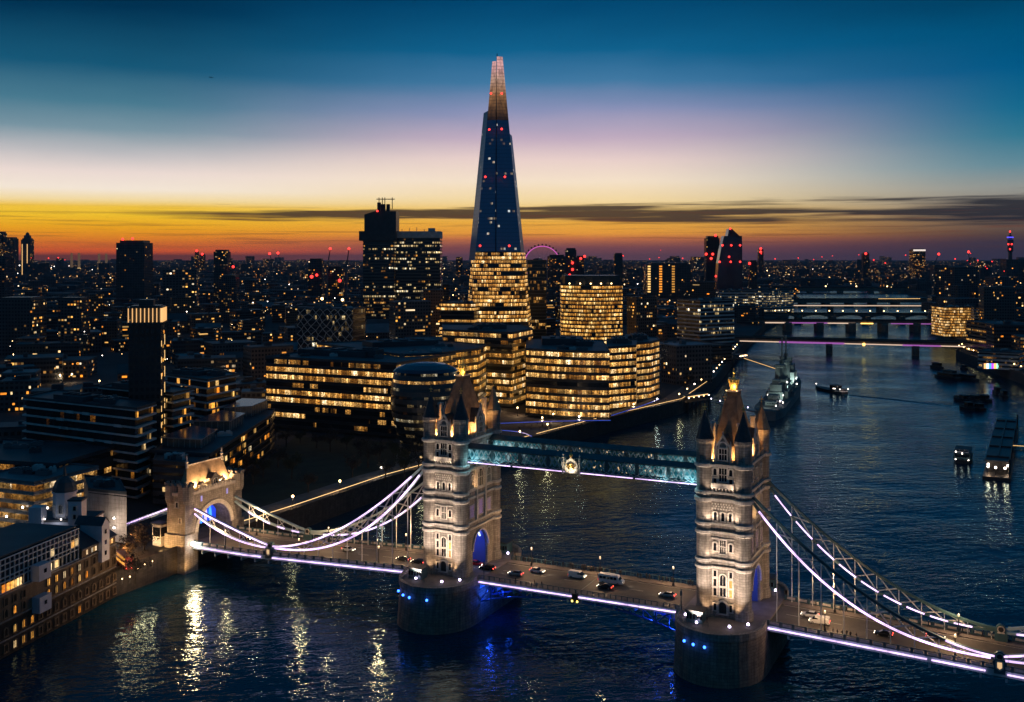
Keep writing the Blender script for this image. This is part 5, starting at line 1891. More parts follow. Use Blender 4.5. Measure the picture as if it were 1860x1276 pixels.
# cranes
for i, (px, top, jx, jy, Y, lab) in enumerate(((594, 488, 600, 452, 1800, 'luffing crane with a red jib lamp, left one of the pair by the hospital'),
                                             (629, 486, 634, 452, 1800, 'luffing crane with a red jib lamp, right one of the pair by the hospital'),
                                             (494, 478, 490, 461, 3300, 'distant thin crane left of the red-lamp pair'),
                                             (509, 478, 505, 460, 3300, 'distant crane with a leaning jib nearest the red-lamp pair'),
                                             (1697, 480, 1705, 462, 3200, 'thin crane with red lamps before the radio tower'),
                                             (1761, 476, 1759, 458, 3300, 'crane with a red lamp on the skyline beyond the right bank'))):
    rt = empty('tower_crane', (at(px, Y), Y, 8))
    tag(rt, lab, 'crane')
    m = MB()
    m.box(-1.4, 1.4, -1.4, 1.4, 0, zt(top, Y) - 8)
    m.bar((-8, 0, zt(top, Y) - 7), (3, 0, zt(top, Y) - 7), 2.6, 2.6)
    m.build('mast', STEELD, rt)
    m = MB()
    a = (0, 0, zt(top, Y) - 8)
    b = (at(jx, Y) - at(px, Y), 0, zt(jy, Y) - 8)
    m.bar((a[0] - 0.9, 0, a[2]), (b[0], 0, b[2]), 0.9)
    m.bar((a[0] + 1.2, 0, a[2]), (b[0], 0, b[2]), 0.9)
    for k in range(7):
        f_ = k / 7
        m.bar((a[0] - 0.9 + (b[0] - a[0] + 0.9) * f_, 0, a[2] + (b[2] - a[2]) * f_), (a[0] + 1.2 + (b[0] - a[0] - 1.2) * (f_ + 0.1), 0, a[2] + (b[2] - a[2]) * (f_ + 0.1)), 0.5)
    m.build('jib', STEELD, rt)
    add_lamp(rt, (b[0], -1, b[2]), r=0.0012 * Y)
    if i < 2:
        add_lamp(rt, (at((566, 617)[i], Y - 40) - at(px, Y), -40, zt((503, 510)[i], Y - 40) - 8), r=2.8)
        add_lamp(rt, (at((585, 622)[i], 1500) - at(px, Y), 1500 - Y, zt((543, 545)[i], 1500) - 8), LAMPA, r=2.0, name='work_lamp')
# the slim clock-less campanile with glowing fins
rt = empty('residential_tower', (at(267, 452), 452, 9))
tag(rt, 'slim square tower crowned with a box of glowing golden fins', 'tower')
zf0, zf1 = zt(584, 452) - 9, zt(559, 452) - 9
m = MB()
a = 6.6
m.prism([(-a, -a), (a, -a), (a, a), (-a, a)], 0, zf0 - 0.6)
m.build('wall', city_mat('campanile_wall', 0.02, 2.2, 3.1, 1.0, (0.020, 0.030, 0.032), rand=0.0), rt, rz=0.20)
m = MB()
m.box(-a - 0.9, a + 0.9, -a - 0.9, a + 0.9, zf0 - 0.6, zf0)
m.box(-a + 0.6, a - 0.6, -a + 0.6, a - 0.6, zf0, zf1 + 1)
m.box(-a - 0.5, a + 0.5, -a - 0.5, a + 0.5, zf1, zf1 + 0.5)
m.box(-3, 3, -3, 3, zf1 + 1, zf1 + 3.5)
m.build('roof', SLABD, rt, rz=0.20)
FINM = emit('golden_fin_light', (1.0, 0.52, 0.17), 1.0)
FINB = MB()
FINB.box(-0.16, 0.16, -0.35, 0.35, 0, zf1 - zf0)
FINME = FINB.mesh('fin', FINM)
c_, s_ = math.cos(0.20), math.sin(0.20)
for k in range(9):
    q = -a + 2 * a * k / 8
    for (x, y) in ((q, -a - 0.45), (a + 0.45, q)):
        if x > a and k % 2:
            continue
        inst('fin', FINME, rt, (x * c_ - y * s_, x * s_ + y * c_, zf0), 0.20 + (math.pi / 2 if x > a else 0))
m = MB()
for x in (a + 0.1,):
    for y in (-a + 1.2, a - 1.2):
        for zz0 in range(8, int(zf0) - 5, 7):
            m.bar((x * c_ - y * s_, x * s_ + y * c_, zz0), (x * c_ - y * s_, x * s_ + y * c_, zz0 + (2.5 if y < 0 else 4.5)), 0.16)
m.build('light_line', STRING, rt)
for k in range(9):
    m = MB()
    m.box(-0.1, 0.1, -1.2, 1.2, 0, 1.3)
    m.build('window', WIN_A, rt, ((a + 0.05) * c_ - RN.choice((-3, 0, 3)) * s_, (a + 0.05) * s_ + RN.choice((-3, 0, 3)) * c_, 14 + k * 6), 0.20)

# --- blocks of flats on the left
for poly, z1, lab, nf in (([(-209, 446), (-148, 412), (-146, 428), (-205, 470)], 43.5, 'nearest of three pale-banded apartment blocks with a few lit flats, before the fin-crowned tower', 10),
                          ([(-190, 480), (-148, 456), (-144, 472), (-186, 500)], 43.8, 'middle one of three pale-banded apartment blocks, mostly dark', 10),
                          ([(-176, 528), (-147, 503), (-138, 528), (-165, 560)], 44.0, 'farthest of three pale-banded apartment blocks, with amber balconies', 10)):
    o = office('apartment_building', lab, poly, 9, z1, nf, OFF_F, SLABA, inset=1.3, bf=0.80, lip=0.3, plant=((centroid(poly)[0] - 6, centroid(poly)[1], 18, 9, 2.2, -0.5), (centroid(poly)[0] + 8, centroid(poly)[1] - 6, 7, 6, 1.6, -0.5)))
    c = centroid(ccw(list(poly)))
    P = [(x - c[0], y - c[1]) for x, y in ccw(list(poly))]
    h = (z1 - 9) / nf
    for k in range(nf):
        for e in range(7):
            if RN.random() < 0.30 + (0.25 if 'amber' in lab else 0):
                i = 0 if RN.random() < 0.7 else 1
                A_, B_ = Vector(P[i]), Vector(P[i + 1])
                d = (B_ - A_)
                L = d.length
                d.normalize()
                t_ = RN.uniform(0.06, 0.94)
                q = A_ + d * L * t_
                n = Vector((d.y, -d.x))
                w = RN.uniform(0.8, 2.4)
                m = MB()
                m.box(-w / 2, w / 2, -0.08, 0.1, 0, h * 0.72)
                m.build('window', WIN_A, o, (q.x - n.x * 1.05, q.y - n.y * 1.05, k * h + h * 0.2), math.atan2(d.y, d.x))
    for k in range(1, nf):
        for e in range(2):
            A_, B_ = Vector(P[0]), Vector(P[1])
            d = (B_ - A_)
            L = d.length
            d.normalize()
            q = A_ + d * L * RN.uniform(0.3, 0.9)
            m = MB()
            m.box(-2.2, 2.2, -1.3, 0.2, 0, 0.18)
            m.box(-2.2, 2.2, -1.3, -1.22, 0.18, 1.15)
            m.build('balcony', SLABA, o, (q.x, q.y, k * h + 0.05), math.atan2(d.y, d.x))
# long block with three prow-shaped penthouses, facing the park
body = [(-146, 420), (-119, 412), (-118, 512), (-121, 532), (-146, 536)]
rt = office('apartment_building', 'long dark apartment block with three prow-shaped glass penthouses facing the park', body, 9, 25.5, 5, OFF_F, SLABD, inset=0.8, bf=0.7, roofm=ROOFD)
c = centroid(ccw(list(body)))
for pts, z0_, z1_ in (([(-144, 430), (-126.6, 425), (-127.5, 448), (-140, 458)], 26.5, 30), ([(-142, 466), (-126, 466), (-125.5, 487), (-138, 497)], 26.5, 31), ([(-139, 504), (-127, 509), (-124.5, 531), (-138, 534)], 26.5, 31.5)):
    P = [(x - c[0], y - c[1]) for x, y in pts]
    m = MB()
    m.prism(P, z0_ - 9, z1_ - 9, 0, top=False, u0=0)
    T_ = shrink(P, -0.9)
    m.prism(T_, z1_ - 9, z1_ - 8.6, 1, mt=2, bot=True)
    for i in range(4):
        A_, B_ = Vector((*P[i], 0)), Vector((*P[(i + 1) % 4], 0))
        n = int((B_ - A_).length / 2.4)
        for k in range(n):
            q = A_ + (B_ - A_) * (k / max(1, n))
            m.bar((q.x, q.y, z0_ - 9), (q.x, q.y, z1_ - 9), 0.22, 0.22, 1)
    m.build('penthouse', [plain('pale_glass_panel', (0.10, 0.12, 0.115), 0.25, 0, 0.3, 0.4), SLAB, ROOFB], rt)
for k in range(16):
    m = MB()
    m.box(-0.1, 0.1, -1.1, 1.1, 0, 1.9)
    m.build('window', WIN_A, rt, (-118.4 - c[0], RN.uniform(425, 508) - c[1], 0.7 + RN.randrange(5) * 3.3 + 0.5))
gb = [(-139, 404), (-122, 399), (-119.5, 412), (-143, 419)]
rt = office('apartment_building', 'grey brick house end with square windows just behind the land tower roof', gb, 9, 24.4, 5, OFF_F, GREYB, inset=0.15, bf=0.34, roofm=ROOFD)
for (x, z) in ((0.22, 2), (0.5, 2), (0.75, 5), (0.25, 8), (0.3, 5)):
    m = MB()
    m.box(-0.9, 0.9, -0.12, 0.1, 0, 1.7)
    c = centroid(ccw(list(gb)))
    m.build('window', WIN_A if z in (5,) else GLASSD, rt, (gb[0][0] + 17 * x - c[0], gb[0][1] - 5 * x - c[1] - 0.1, z), -0.286)
# --- pale concrete theatre block and neighbours at the lower left
a, b = (at(160, 356), 356), (at(230, 350), 350)
rt = office('concrete_building', 'pale board-marked concrete building with two bright wall lamps at the lower left', [a, b, (b[0] - 10.5, b[1] + 22), (a[0] - 10.5, a[1] + 22)], 8.5, 24.3, 1, GLASSD, CONC, inset=0.4, bf=0.02)
wv = MB()
for z in (6.2, 9.2):
    w = MB()
    w.box(-4.8, 5.6, -0.35, -0.02, 0, 0.25)
    w.build('ledge', CONC, rt, (5.4, -14.2, z), -0.44)
for z in (5.2, 8.4):
    l_ = MB()
    l_.ball((0, 0, 0), 0.42, 8)
    l_.build('wall_lamp', LAMPW, rt, (at(208, 351) - rt.location.x, 351.2 - rt.location.y - 0.6, z))
    point((at(208, 351), 348.0, 8.5 + z), 500, (1.0, 0.78, 0.6), 0.4)
spot((-131, 330, 9), (-136, 352, 16), 9000, 110, (1.0, 0.80, 0.66))
a, b = (at(-40, 370), 370), (at(62, 360), 360)
rt = office('car_park_building', 'open-fronted pale building with rows of bright ceiling lamps at the left edge', para(a, b, 30), 8.5, 25.5, 5,
            office_mat('lit_interior', 3.0, 40, 1.0, 0.55, WARM, rowvar=0.1, vh=2.4, mull=0.05), CONC, inset=0.5, bf=0.62, roofm=ROOFL)
for k in range(12):
    l_ = MB()
    l_.ball((0, 0, 0), 0.4, 6)
    l_.build('ceiling_lamp', LAMPW, rt, (-16 + (k % 4) * 9.0 + (k // 4 % 2) * 3, -16.1 - (k % 4) * 0.9 + 0.3, 2.6 + (k // 4) * 3.4))
a, b = (-230, 400), (-168, 385)
office('flat_roofed_hall', 'low wide dark hall with a glowing eave line behind the open-fronted pale building', para(a, b, 40), 8.5, 27, 3, OFF_D, SLABD, bf=0.35, roofm=ROOFD)
rt = empty('domed_house', (-142.5, 334, 8.5))
tag(rt, 'white house with an octagonal lead-domed cupola behind the riverside warehouse', 'house')
m = MB()
m.box(-9.5, 9, -5, 7, 0, 12.5, 0)
m.box(-9.8, 9.3, -5.3, 7.3, 12.5, 13.1, 1)
m.box(3.4, 7.6, -7, -3, 0, 19.5, 0)
m.box(3.2, 7.8, -7.2, -2.8, 19.5, 20, 1)
m.box(-9, -5, -7, -3, 0, 17.5, 0)
m.build('wall', [WHITEP, SLATE], rt)
m = MB()
m.lathe((-0.6, 0), [(3.5, 12.5), (3.5, 20.6), (3.9, 20.8), (3.9, 21.3)], 8, math.pi / 8)
cup = m.build('cupola', WHITEP, rt)
m = MB()
m.lathe((-0.6, 0), [(3.7, 21.3), (3.5, 22.6), (2.9, 24.2), (1.8, 25.4), (0.5, 26.0), (0.45, 27.4), (0.1, 29.5)], 8, math.pi / 8)
m.build('dome', COPPER, cup)
wmm = window_mb(1.0, 2.6, True, 2).mesh('window', [STONEP, GLASSD])
for t_ in range(8):
    q = math.pi / 4 * t_
    inst('window', wmm, cup, (-0.6 + 3.28 * math.sin(q), -3.28 * math.cos(q), 14.8), q)
wmm = window_mb(0.9, 1.3, False, 1).mesh('window', [STONEP, GLASSD])
for z in (14, 16.6):
    inst('window', wmm, rt, (5.5, -7.02, z))
for x in (-7, -3.4, 0.2):
    inst('window', wmm, rt, (x, -5.02, 9.2))
point((-143.5, 326.5, 21.0), 160, (0.8, 0.85, 1.0), 0.3)
for q in ((-4.5, -5.6, 13.6), (0.6, -5.6, 13.5), (9.4, -6.8, 8.0), (10.6, -6.4, 7.4)):
    add_lamp(rt, q, LAMPW, 0.22, 'wall_lamp')

# --- brown brick riverside warehouse
wd = math.atan2(50, 11)
rt = empty('warehouse', (-133, 271, 0), wd)
tag(rt, 'brown brick riverside warehouse with white-framed glazed upper floors and white balcony boxes', 'warehouse')
m = MB()
m.box(-50, 51.2, 0, 22, -1.5, 16.6, 0)
m.box(34.5, 51.2, 0.002, 16, 16.6, 19.2, 0)
m.build('wall', BRICK, rt)
m = MB()
for z, o_ in ((4.2, 0.25), (9.2, 0.25), (16.2, 0.35)):
    m.box(-50, 51.4, -o_, 0, z, z + 0.35)
m.box(34.4, 51.5, -0.3, 0, 18.7, 19.3)
m.build('cornice', STONE, rt)
m = MB()
m.face([(34.2, -0.5, 19.2), (51.6, -0.5, 19.2), (51.6, 8, 23.6), (34.2, 8, 23.6)])
m.face([(34.2, 8, 23.6), (51.6, 8, 23.6), (51.6, 16.4, 19.2), (34.2, 16.4, 19.2)])
for x in (34.3, 51.5):
    m.face([(x, -0.4, 19.2), (x, 8, 23.5), (x, 16.3, 19.2)])
m.box(-50, 34, 1.6, 21, 25.6, 26.1)
m.box(-50, 34.4, 21, 21.4, 16.6, 26.0)
m.build('roof', ROOFD, rt)
m = MB()
m.prism([(-50, 0.8), (33.8, 0.8), (33.8, 20), (-50, 20)], 16.6, 25.6, 0, top=False)
m.build('glazed_storeys', plain('dark_glazed_storey', (0.012, 0.018, 0.020), 0.12), rt)
m = MB()
for k in range(0, 47):
    x = -50 + k * 1.82
    m.box(x - 0.09, x + 0.09, 0.45, 0.8, 16.6, 25.6)
for z in (16.7, 19.5, 20.6, 22.5, 24.0, 25.5):
    m.box(-50, 33.9, 0.4, 0.8, z - 0.1, z + 0.1)
for y in (4, 8, 12):
    m.box(33.8, 34.0, y, y + 0.2, 16.6, 25.6)
m.build('window_frame', STEELW, rt)
for x, z, w in ((20.0, 17.0, 3.4), (22, 20.8, 1.6), (31, 20.7, 2.0), (33, 20.8, 1.5), (2.5, 16.8, 1.5), (4.5, 16.8, 1.6), (6.4, 16.8, 1.5), (8.4, 16.9, 1.6), (24, 17.1, 1.8)):
    m = MB()
    m.box(-w / 2, w / 2, 0.55, 0.79, 0, 1.9)
    m.build('window', WIN_A, rt, (x, 0, z))
for x0, z0_ in ((12.4, 16.6), (12.6, 7.9)):
    m = MB()
    m.box(x0, x0 + 5.0, -2.4, 0.3, z0_, z0_ + 4.3, 0)
    bb = m.build('balcony_box', WHITEP, rt)
    m = MB()
    m.box(x0 + 2.0, x0 + 3.1, -2.46, -2.4, z0_ + 1.9, z0_ + 3.0)
    m.build('window', GLASSD, bb)
m = MB()
m.box(42.4, 46.2, -1.3, 6, 13.2, 24.2, 0)
m.face([(42.4, -1.3, 24.2), (46.2, -1.3, 24.2), (44.3, -1.3, 26.2)], 0)
m.face([(42.2, -1.5, 24.1), (44.3, -1.5, 26.4), (44.3, 8, 26.4), (42.2, 8, 24.1)], 1)
m.face([(44.3, -1.5, 26.4), (46.4, -1.5, 24.1), (46.4, 8, 24.1), (44.3, 8, 26.4)], 1)
for z in (15, 18.2, 21.4):
    m.box(43.8, 44.8, -1.36, -1.3, z, z + 1.3, 2)
m.build('gabled_bay', [WHITEP, SLATE, GLASSD], rt)
wa = window_mb(1.1, 2.0, True, 2)
wb = window_mb(1.2, 1.9, False, 2)
WAd, WAl = wa.mesh('window', [BRICK, GLASSD]), wa.mesh('window', [BRICK, WIN_A])
WBd, WBl = wb.mesh('window', [BRICK, GLASSD]), wb.mesh('window', [BRICK, WIN_A])
litset = {(1, 1), (1, 2), (1, 3), (2, 5), (2, 6), (3, 6), (3, 7), (3, 8), (3, 9), (2, 7), (2, 8), (2, 9), (3, 5), (2, 1), (2, 10), (1, 9)}
for r_, (z, d_, l_) in enumerate(((1.2, WBd, WBl), (5.4, WAd, WAl), (10.3, WAd, WAl), (13.4, WBd, WBl))):
    for k in range(-6, 15):
        x = 2.2 + k * 3.45
        if r_ in (2, 3) and 12 < x < 18:
            continue
        inst('window', l_ if (r_ + (1 if r_ == 0 else 0), k) in litset and (r_, k) != (1, 9) else d_, rt, (x, 0, z))
for x in (37, 39.5, 40.4, 41.3, 47.3, 48.4, 49.5):
    m = MB()
    m.box(-0.35, 0.35, -0.06, 0.1, 0, 1.3)
    m.build('window', WIN_W, rt, (x, 0, 17.1))

# ------------------------------------------------------------------ far bridges
def far_bridge(label, a, b, zt_, thick, npier, pierw, strip=None, lamps=0, arch=False, width=18, lampm=LAMPA, fr=(0.0, 1.0)):
    L = math.hypot(b[0] - a[0], b[1] - a[1])
    rt = empty('road_bridge', (a[0], a[1], 0), math.atan2(b[1] - a[1], b[0] - a[0]))
    tag(rt, label, 'bridge')
    m = MB()
    m.box(-20, L + 20, 0, width, zt_ - thick, zt_, 0)
    m.box(-20, L + 20, -0.4, 0.0, zt_ - 0.6, zt_ + 1.0, 1)
    m.box(-20, L + 20, width, width + 0.4, zt_ - 0.6, zt_ + 1.0, 1)
    m.build('deck', [PIERST, QUAY], rt)
    for k in range(npier):
        x = L * (fr[0] + (fr[1] - fr[0]) * (k + 1) / (npier + 1))
        m = MB()
        m.box(x - pierw / 2, x + pierw / 2, -2, width + 2, -2, zt_ - thick + 0.01)
        m.lathe((x, -2), [(pierw / 2, -2), (pierw / 2, zt_ - thick - 2.0), (0.4, zt_ - thick - 0.5)], 10)
        m.build('pier', PIERST, rt)
    if arch:
        for k in range(npier + 1):
            x0, x1 = L * (fr[0] + (fr[1] - fr[0]) * k / (npier + 1)), L * (fr[0] + (fr[1] - fr[0]) * (k + 1) / (npier + 1))
            m = MB()
            n = 10
            P = [(x0 + (x1 - x0) * i / n, zt_ - thick - 5.5 * (2 * i / n - 1) ** 2) for i in range(n + 1)]
            for (p_, q_) in zip(P, P[1:]):
                for y in (0.5, width - 1):
                    m.face([(p_[0], y, p_[1]), (q_[0], y, q_[1]), (q_[0], y, zt_ - 0.7), (p_[0], y, zt_ - 0.7)])
            m.build('arch_rib', STEELD, rt)
    for (x0, x1, mt, z, h) in strip or ():
        m = MB()
        m.box(L * x0, L * x1, -0.9, -0.45, z, z + h)
        m.build('light_strip', mt, rt)
    for k in range(lamps):
        x = L * (k + 0.5) / lamps
        m = MB()
        m.bar((x, 0.4, zt_), (x, 0.4, zt_ + 4), 0.25, m=0)
        m.ball((x, 0.4, zt_ + 4.6), 0.0011 * math.hypot(a[0], a[1]) * 0.5, 6, 1)
        m.build('bridge_lamp', [BLACK, lampm], rt)
    return rt


YEL = emit('yellow_lamp', (1.0, 0.55, 0.10), 4.0)
far_bridge('nearest far bridge, flat deck on two piers with purple and cream lit underside', (251, 1150), (473, 1078), 14.5, 4.2, 2, 6.5,
           ((0.0, 0.18, CREAML, 10.5, 1.0), (0.18, 0.47, PURPL, 10.0, 1.9), (0.47, 0.72, CREAML, 10.4, 1.0), (0.72, 0.88, PURPL, 10.0, 1.6), (0.88, 1.02, CREAML, 10.4, 1.0), (0.55, 0.56, YEL, 9.0, 3.0)), 0, fr=(0.03, 1.15))
far_bridge('railway bridge on four thick piers with patchy amber and purple lights', (352, 1452), (585, 1425), 15.5, 3.2, 5, 10,
           ((0.0, 0.12, CREAML, 11, 1.6), (0.14, 0.36, PURPL, 11, 1.6), (0.36, 0.52, CREAML, 11, 1.4), (0.55, 0.62, YEL, 11, 1.2), (0.72, 0.98, PURPL, 11, 1.2)), 0, fr=(-0.05, 1.05))
far_bridge('arched road bridge with a row of amber lamps beyond the railway bridge', (408, 1660), (660, 1640), 13, 2.5, 4, 9, (), 12, True, fr=(-0.02, 1.03))
far_bridge('slender footbridge lit by one white line across the river', (500, 1930), (770, 1920), 13, 1.5, 2, 6, ((0.0, 1.0, CREAML, 12, 1.5),), 0)
far_bridge('long dark low bridge farthest up the river', (560, 2180), (860, 2200), 14, 8, 5, 12, ((0.7, 1.0, STRING, 14, 0.8),), 0)
far_bridge('lamp-lit bridge at the bend of the river', (760, 2960), (1180, 2920), 14, 9, 4, 12, (), 5, width=24)

# ------------------------------------------------------------------ warship
wa_ = math.atan2(0.934, 0.356)
rt = empty('warship', (195, 752, 0), wa_)
tag(rt, 'grey museum warship with gun turrets and floodlit funnels moored beyond the right bridge tower', 'ship')
LEN, BEAM = 187, 19.5
def beam(t):                                     # t 0 stern .. 1 bow
    if t < 0.12:
        return 0.62 + 0.38 * math.sin(math.pi / 2 * t / 0.12)
    return 1.0 if t < 0.6 else max(0.03, 1.0 - ((t - 0.6) / 0.4) ** 2.2)
def sheer(t): return 6.2 + (2.2 if t > 0.42 else 0.0) + 1.8 * max(0, t - 0.6)
m = MB()
ST = fr_(0, 1, 30)
for a, b in zip(ST, ST[1:]):
    xa, xb = (a - 0.5) * LEN, (b - 0.5) * LEN
    for sg in (-1, 1):
        q = [(xa, sg * beam(a) * BEAM / 2 * 0.9, -1), (xb, sg * beam(b) * BEAM / 2 * 0.9, -1), (xb, sg * beam(b) * BEAM / 2, sheer(b)), (xa, sg * beam(a) * BEAM / 2, sheer(a))]
        m.face(q if sg < 0 else q[::-1], 0)
    m.face([(xa, -beam(a) * BEAM / 2, sheer(a)), (xb, -beam(b) * BEAM / 2, sheer(b)), (xb, beam(b) * BEAM / 2, sheer(b)), (xa, beam(a) * BEAM / 2, sheer(a))], 1)
m.face([(-LEN / 2, -6, -1), (-LEN / 2, 6, -1), (-LEN / 2, 6, 6.2), (-LEN / 2, -6, 6.2)][::-1], 0)
m.build('hull', [SHIPG, SHIPD], rt)
m = MB()
m.box(-30, 42, -7, 7, 6.2, 11)
m.box(-22, 14, -5.5, 5.5, 11, 14)
m.box(20, 40, -6, 6, 11, 19)
m.box(24, 37, -5, 5, 19, 24)
m.box(28, 35, -3.2, 3.2, 24, 29)
m.box(-20, -8, -4.5, 4.5, 14, 18)
m.box(-44, -32, -5, 5, 6.2, 12)
m.box(-43, -34, -4, 4, 12, 17)
m.box(-41, -36, -2.5, 2.5, 17, 20)
for x in (-12, 0, 12):
    for y in (-8.2, 6.2):
        m.box(x - 3, x + 3, y, y + 2.0, 9.6, 11)
m.build('superstructure', SHIPG, rt)
for x in (-14, 12):
    m = MB()
    m.lathe((x, 0), [(4.0, 12), (3.6, 26), (3.9, 26.6), (3.9, 28)], 12, sx=1.25)
    m.build('funnel', SHIPG, rt)
for x in (-4, 21):
    m = MB()
    m.bar((x, 0, 11), (x, 0, 46), 1.0)
    for y in (-3.5, 3.5):
        m.bar((x - 5, y, 11), (x, 0, 34), 0.7)
    m.bar((x, -6, 30), (x, 6, 30), 0.4)
    m.bar((x, -3.5, 35), (x, 3.5, 35), 0.35)
    m.box(x - 1.5, x + 1.5, -1.5, 1.5, 31, 33)
    m.build('mast', SHIPG, rt)
for x, z, d in ((-66, 6.3, -1), (-53, 9.0, -1), (52, 11.2, 1), (64, 8.8, 1)):
    m = MB()
    m.lathe((x, 0), [(3.6, z - 2.6), (3.6, z)], 10)
    m.box(x - 4.2, x + 3.8, -3.6, 3.6, z, z + 2.6)
    gt = m.build('gun_turret', SHIPG, rt)
    for y in (-1.6, 0, 1.6):
        m = MB()
        m.tube((x + d * 3.5, y, z + 1.4), (x + d * 11, y, z + 2.2), 0.3, 0.2)
        m.build('gun_barrel', SHIPG, gt)
WS = random.Random(5)
for k in range(15):
    x, y, z = WS.uniform(-85, 60), WS.choice((-7.4, -5, 0, 5, 7.4)), WS.choice((8.5, 10, 12.5, 16))
    add_lamp(rt, (x, y, z if abs(x) < 45 else 8.2), LAMPV if k % 4 == 0 else LAMPW, 0.42, 'deck_lamp')
add_lamp(rt, (-91, -5, 3.2), REDL, 0.8, 'stern_lamp')
cw_, sw_ = math.cos(wa_), math.sin(wa_)
for x, y, z, tx, ty, tz, wt in ((-20, -7.5, 11.5, -14, 0, 19, 5200), (5, -7.5, 11.5, 12, 0, 19, 5200), (16, -7, 12, 27, 0, 20, 6500), (-50, -6, 8.5, -38, 0, 13, 3000), (40, -7, 12, 32, -3, 20, 4000), (-88, 2, 10, -66, 0, 8, 4200), (-24, 7, 12, -14, 0, 20, 4000)):
    w = lambda a, b, c: (195 + a * cw_ - b * sw_, 752 + a * sw_ + b * cw_, c)
    spot(w(x, y, z), w(tx, ty, tz), wt, 90, (0.86, 1.0, 0.90))

# ------------------------------------------------------------------ boats and landing stages
def hull(m, L, Bm, z0, z1, mt=0, bowk=0.35, md=1, stern=0.75):
    S_ = fr_(0, 1, 12)
    bf = lambda t: (stern + (1 - stern) * min(1, t / 0.2)) if t < 1 - bowk else max(0.04, 1 - ((t - 1 + bowk) / bowk) ** 2)
    for a, b in zip(S_, S_[1:]):
        xa, xb = (a - 0.5) * L, (b - 0.5) * L
        za, zb_ = z1 + 0.8 * max(0, a - 0.6), z1 + 0.8 * max(0, b - 0.6)
        for sg in (-1, 1):
            q = [(xa, sg * bf(a) * Bm / 2 * 0.85, z0), (xb, sg * bf(b) * Bm / 2 * 0.85, z0), (xb, sg * bf(b) * Bm / 2, zb_), (xa, sg * bf(a) * Bm / 2, za)]
            m.face(q if sg < 0 else q[::-1], mt)
        m.face([(xa, -bf(a) * Bm / 2, za), (xb, -bf(b) * Bm / 2, zb_), (xb, bf(b) * Bm / 2, zb_), (xa, bf(a) * Bm / 2, za)], md)
    y = bf(0) * Bm / 2
    m.face([(-L / 2, y * 0.85, z0), (-L / 2, -y * 0.85, z0), (-L / 2, -y, z1), (-L / 2, y, z1)], mt)


def boat(name, label, x, y, rz, L, Bm, cabins, lamps=(), hm=HULLB, h=1.8, cat='boat', group=None, lit=False):
    rt = empty(name, (x, y, 0), rz)
    tag(rt, label, cat, group)
    m = MB()
    hull(m, L, Bm, -0.6, h)
    m.build('hull', [hm, SHIPD], rt)
    for (x0, x1, w, z0, z1, mt) in cabins:
        m = MB()
        m.box(x0, x1, -w / 2, w / 2, z0, z1, 0)
        n = max(2, int((x1 - x0) / 1.6))
        for k in range(n):
            a = x0 + 0.3 + k * (x1 - x0 - 0.3) / n
            for sg in (-1, 1):
                m.box(a, a + (x1 - x0) / n * 0.7, *sorted((sg * w / 2, sg * (w / 2 + 0.04))), z0 + (z1 - z0) * 0.4, z1 - 0.3, 1)
        m.box(x0 - 0.04, x0, -w / 2 + 0.3, w / 2 - 0.3, z0 + (z1 - z0) * 0.4, z1 - 0.3, 1)
        m.box(x0 - 0.3, x1 + 0.3, -w / 2 - 0.3, w / 2 + 0.3, z1, z1 + 0.2, 2)
        m.build('cabin', [mt, WIN_W if lit else GLASSD, SHIPD], rt)
    for q in lamps:
        add_lamp(rt, q[:3], q[3] if len(q) > 3 else LAMPW, 0.32, 'deck_lamp')
    return rt


ang = math.atan2(828 - 789, 240 - 251)
boat('river_boat', 'low cargo boat with a lit stern motoring up the river, trailing a wake', 246, 808, ang, 40, 8,
     ((-12, -4, 5.5, 1.8, 5.6, BLACK), (-18.5, -12, 6.4, 1.8, 3.4, WHITEP)), ((-19, 3.5, 3.9), (-19, -3.5, 3.9), (-13, 4, 3.8), (19, 0, 3.6), (-11, 4, 3.6)))
spot((251 + 1.5, 778, 7), (250, 792, 2.5), 2500, 100, (1.0, 0.72, 0.55))
m = MB()
for k in range(14):                              # the wake: two low ridges spreading from the stern
    t0_, t1_ = k / 14, (k + 1) / 14
    for sg, dv in ((1, 7), (-1, 3)):
        P = lambda t: Vector((251 + 100 * t + sg * dv * t * 0.4, 787 - 120 * t ** 1.15 + sg * dv * t, 0))
        w0, w1 = 1.2 + 2.2 * t0_, 1.2 + 2.2 * t1_
        d = (P(t1_) - P(t0_)).normalized()
        n = Vector((-d.y, d.x, 0))
        hz0, hz1 = 0.32 * (1 - t0_ * 0.7), 0.32 * (1 - t1_ * 0.7)
        up0, up1 = Vector((0, 0, hz0)), Vector((0, 0, hz1))
        dn = Vector((0, 0, -0.05))
        m.face([P(t0_) - n * w0 + dn, P(t1_) - n * w1 + dn, P(t1_) + up1, P(t0_) + up0])
        m.face([P(t0_) + up0, P(t1_) + up1, P(t1_) + n * w1 + dn, P(t0_) + n * w0 + dn])
tag(m.build('wake', WATER), kind='structure')
boat('moored_boat', 'double-decked moored boat, left of a pair below the right embankment', 372, 893, 1.9, 30, 8, ((-11, 8, 6.5, 1.8, 4.6, BLACK), (-9, 2, 5.5, 4.8, 7.2, SHIPG)))
boat('moored_boat', 'low dark moored boat, right of a pair below the right embankment', 384, 884, 1.9, 26, 7, ((-9, 5, 5.5, 1.8, 4.6, BLACK),))
boat('moored_boat', 'small dark boat moored farthest up the right bank near the lit bridge', 396, 975, 1.8, 18, 6, ((-6, 3, 4.5, 1.8, 5.0, BLACK),))
boat('moored_boat', 'tiny tender beside the small boat farthest up the right bank', 416, 962, 1.8, 9, 4, ((-3, 1, 3, 1.8, 4.2, BLACK),))
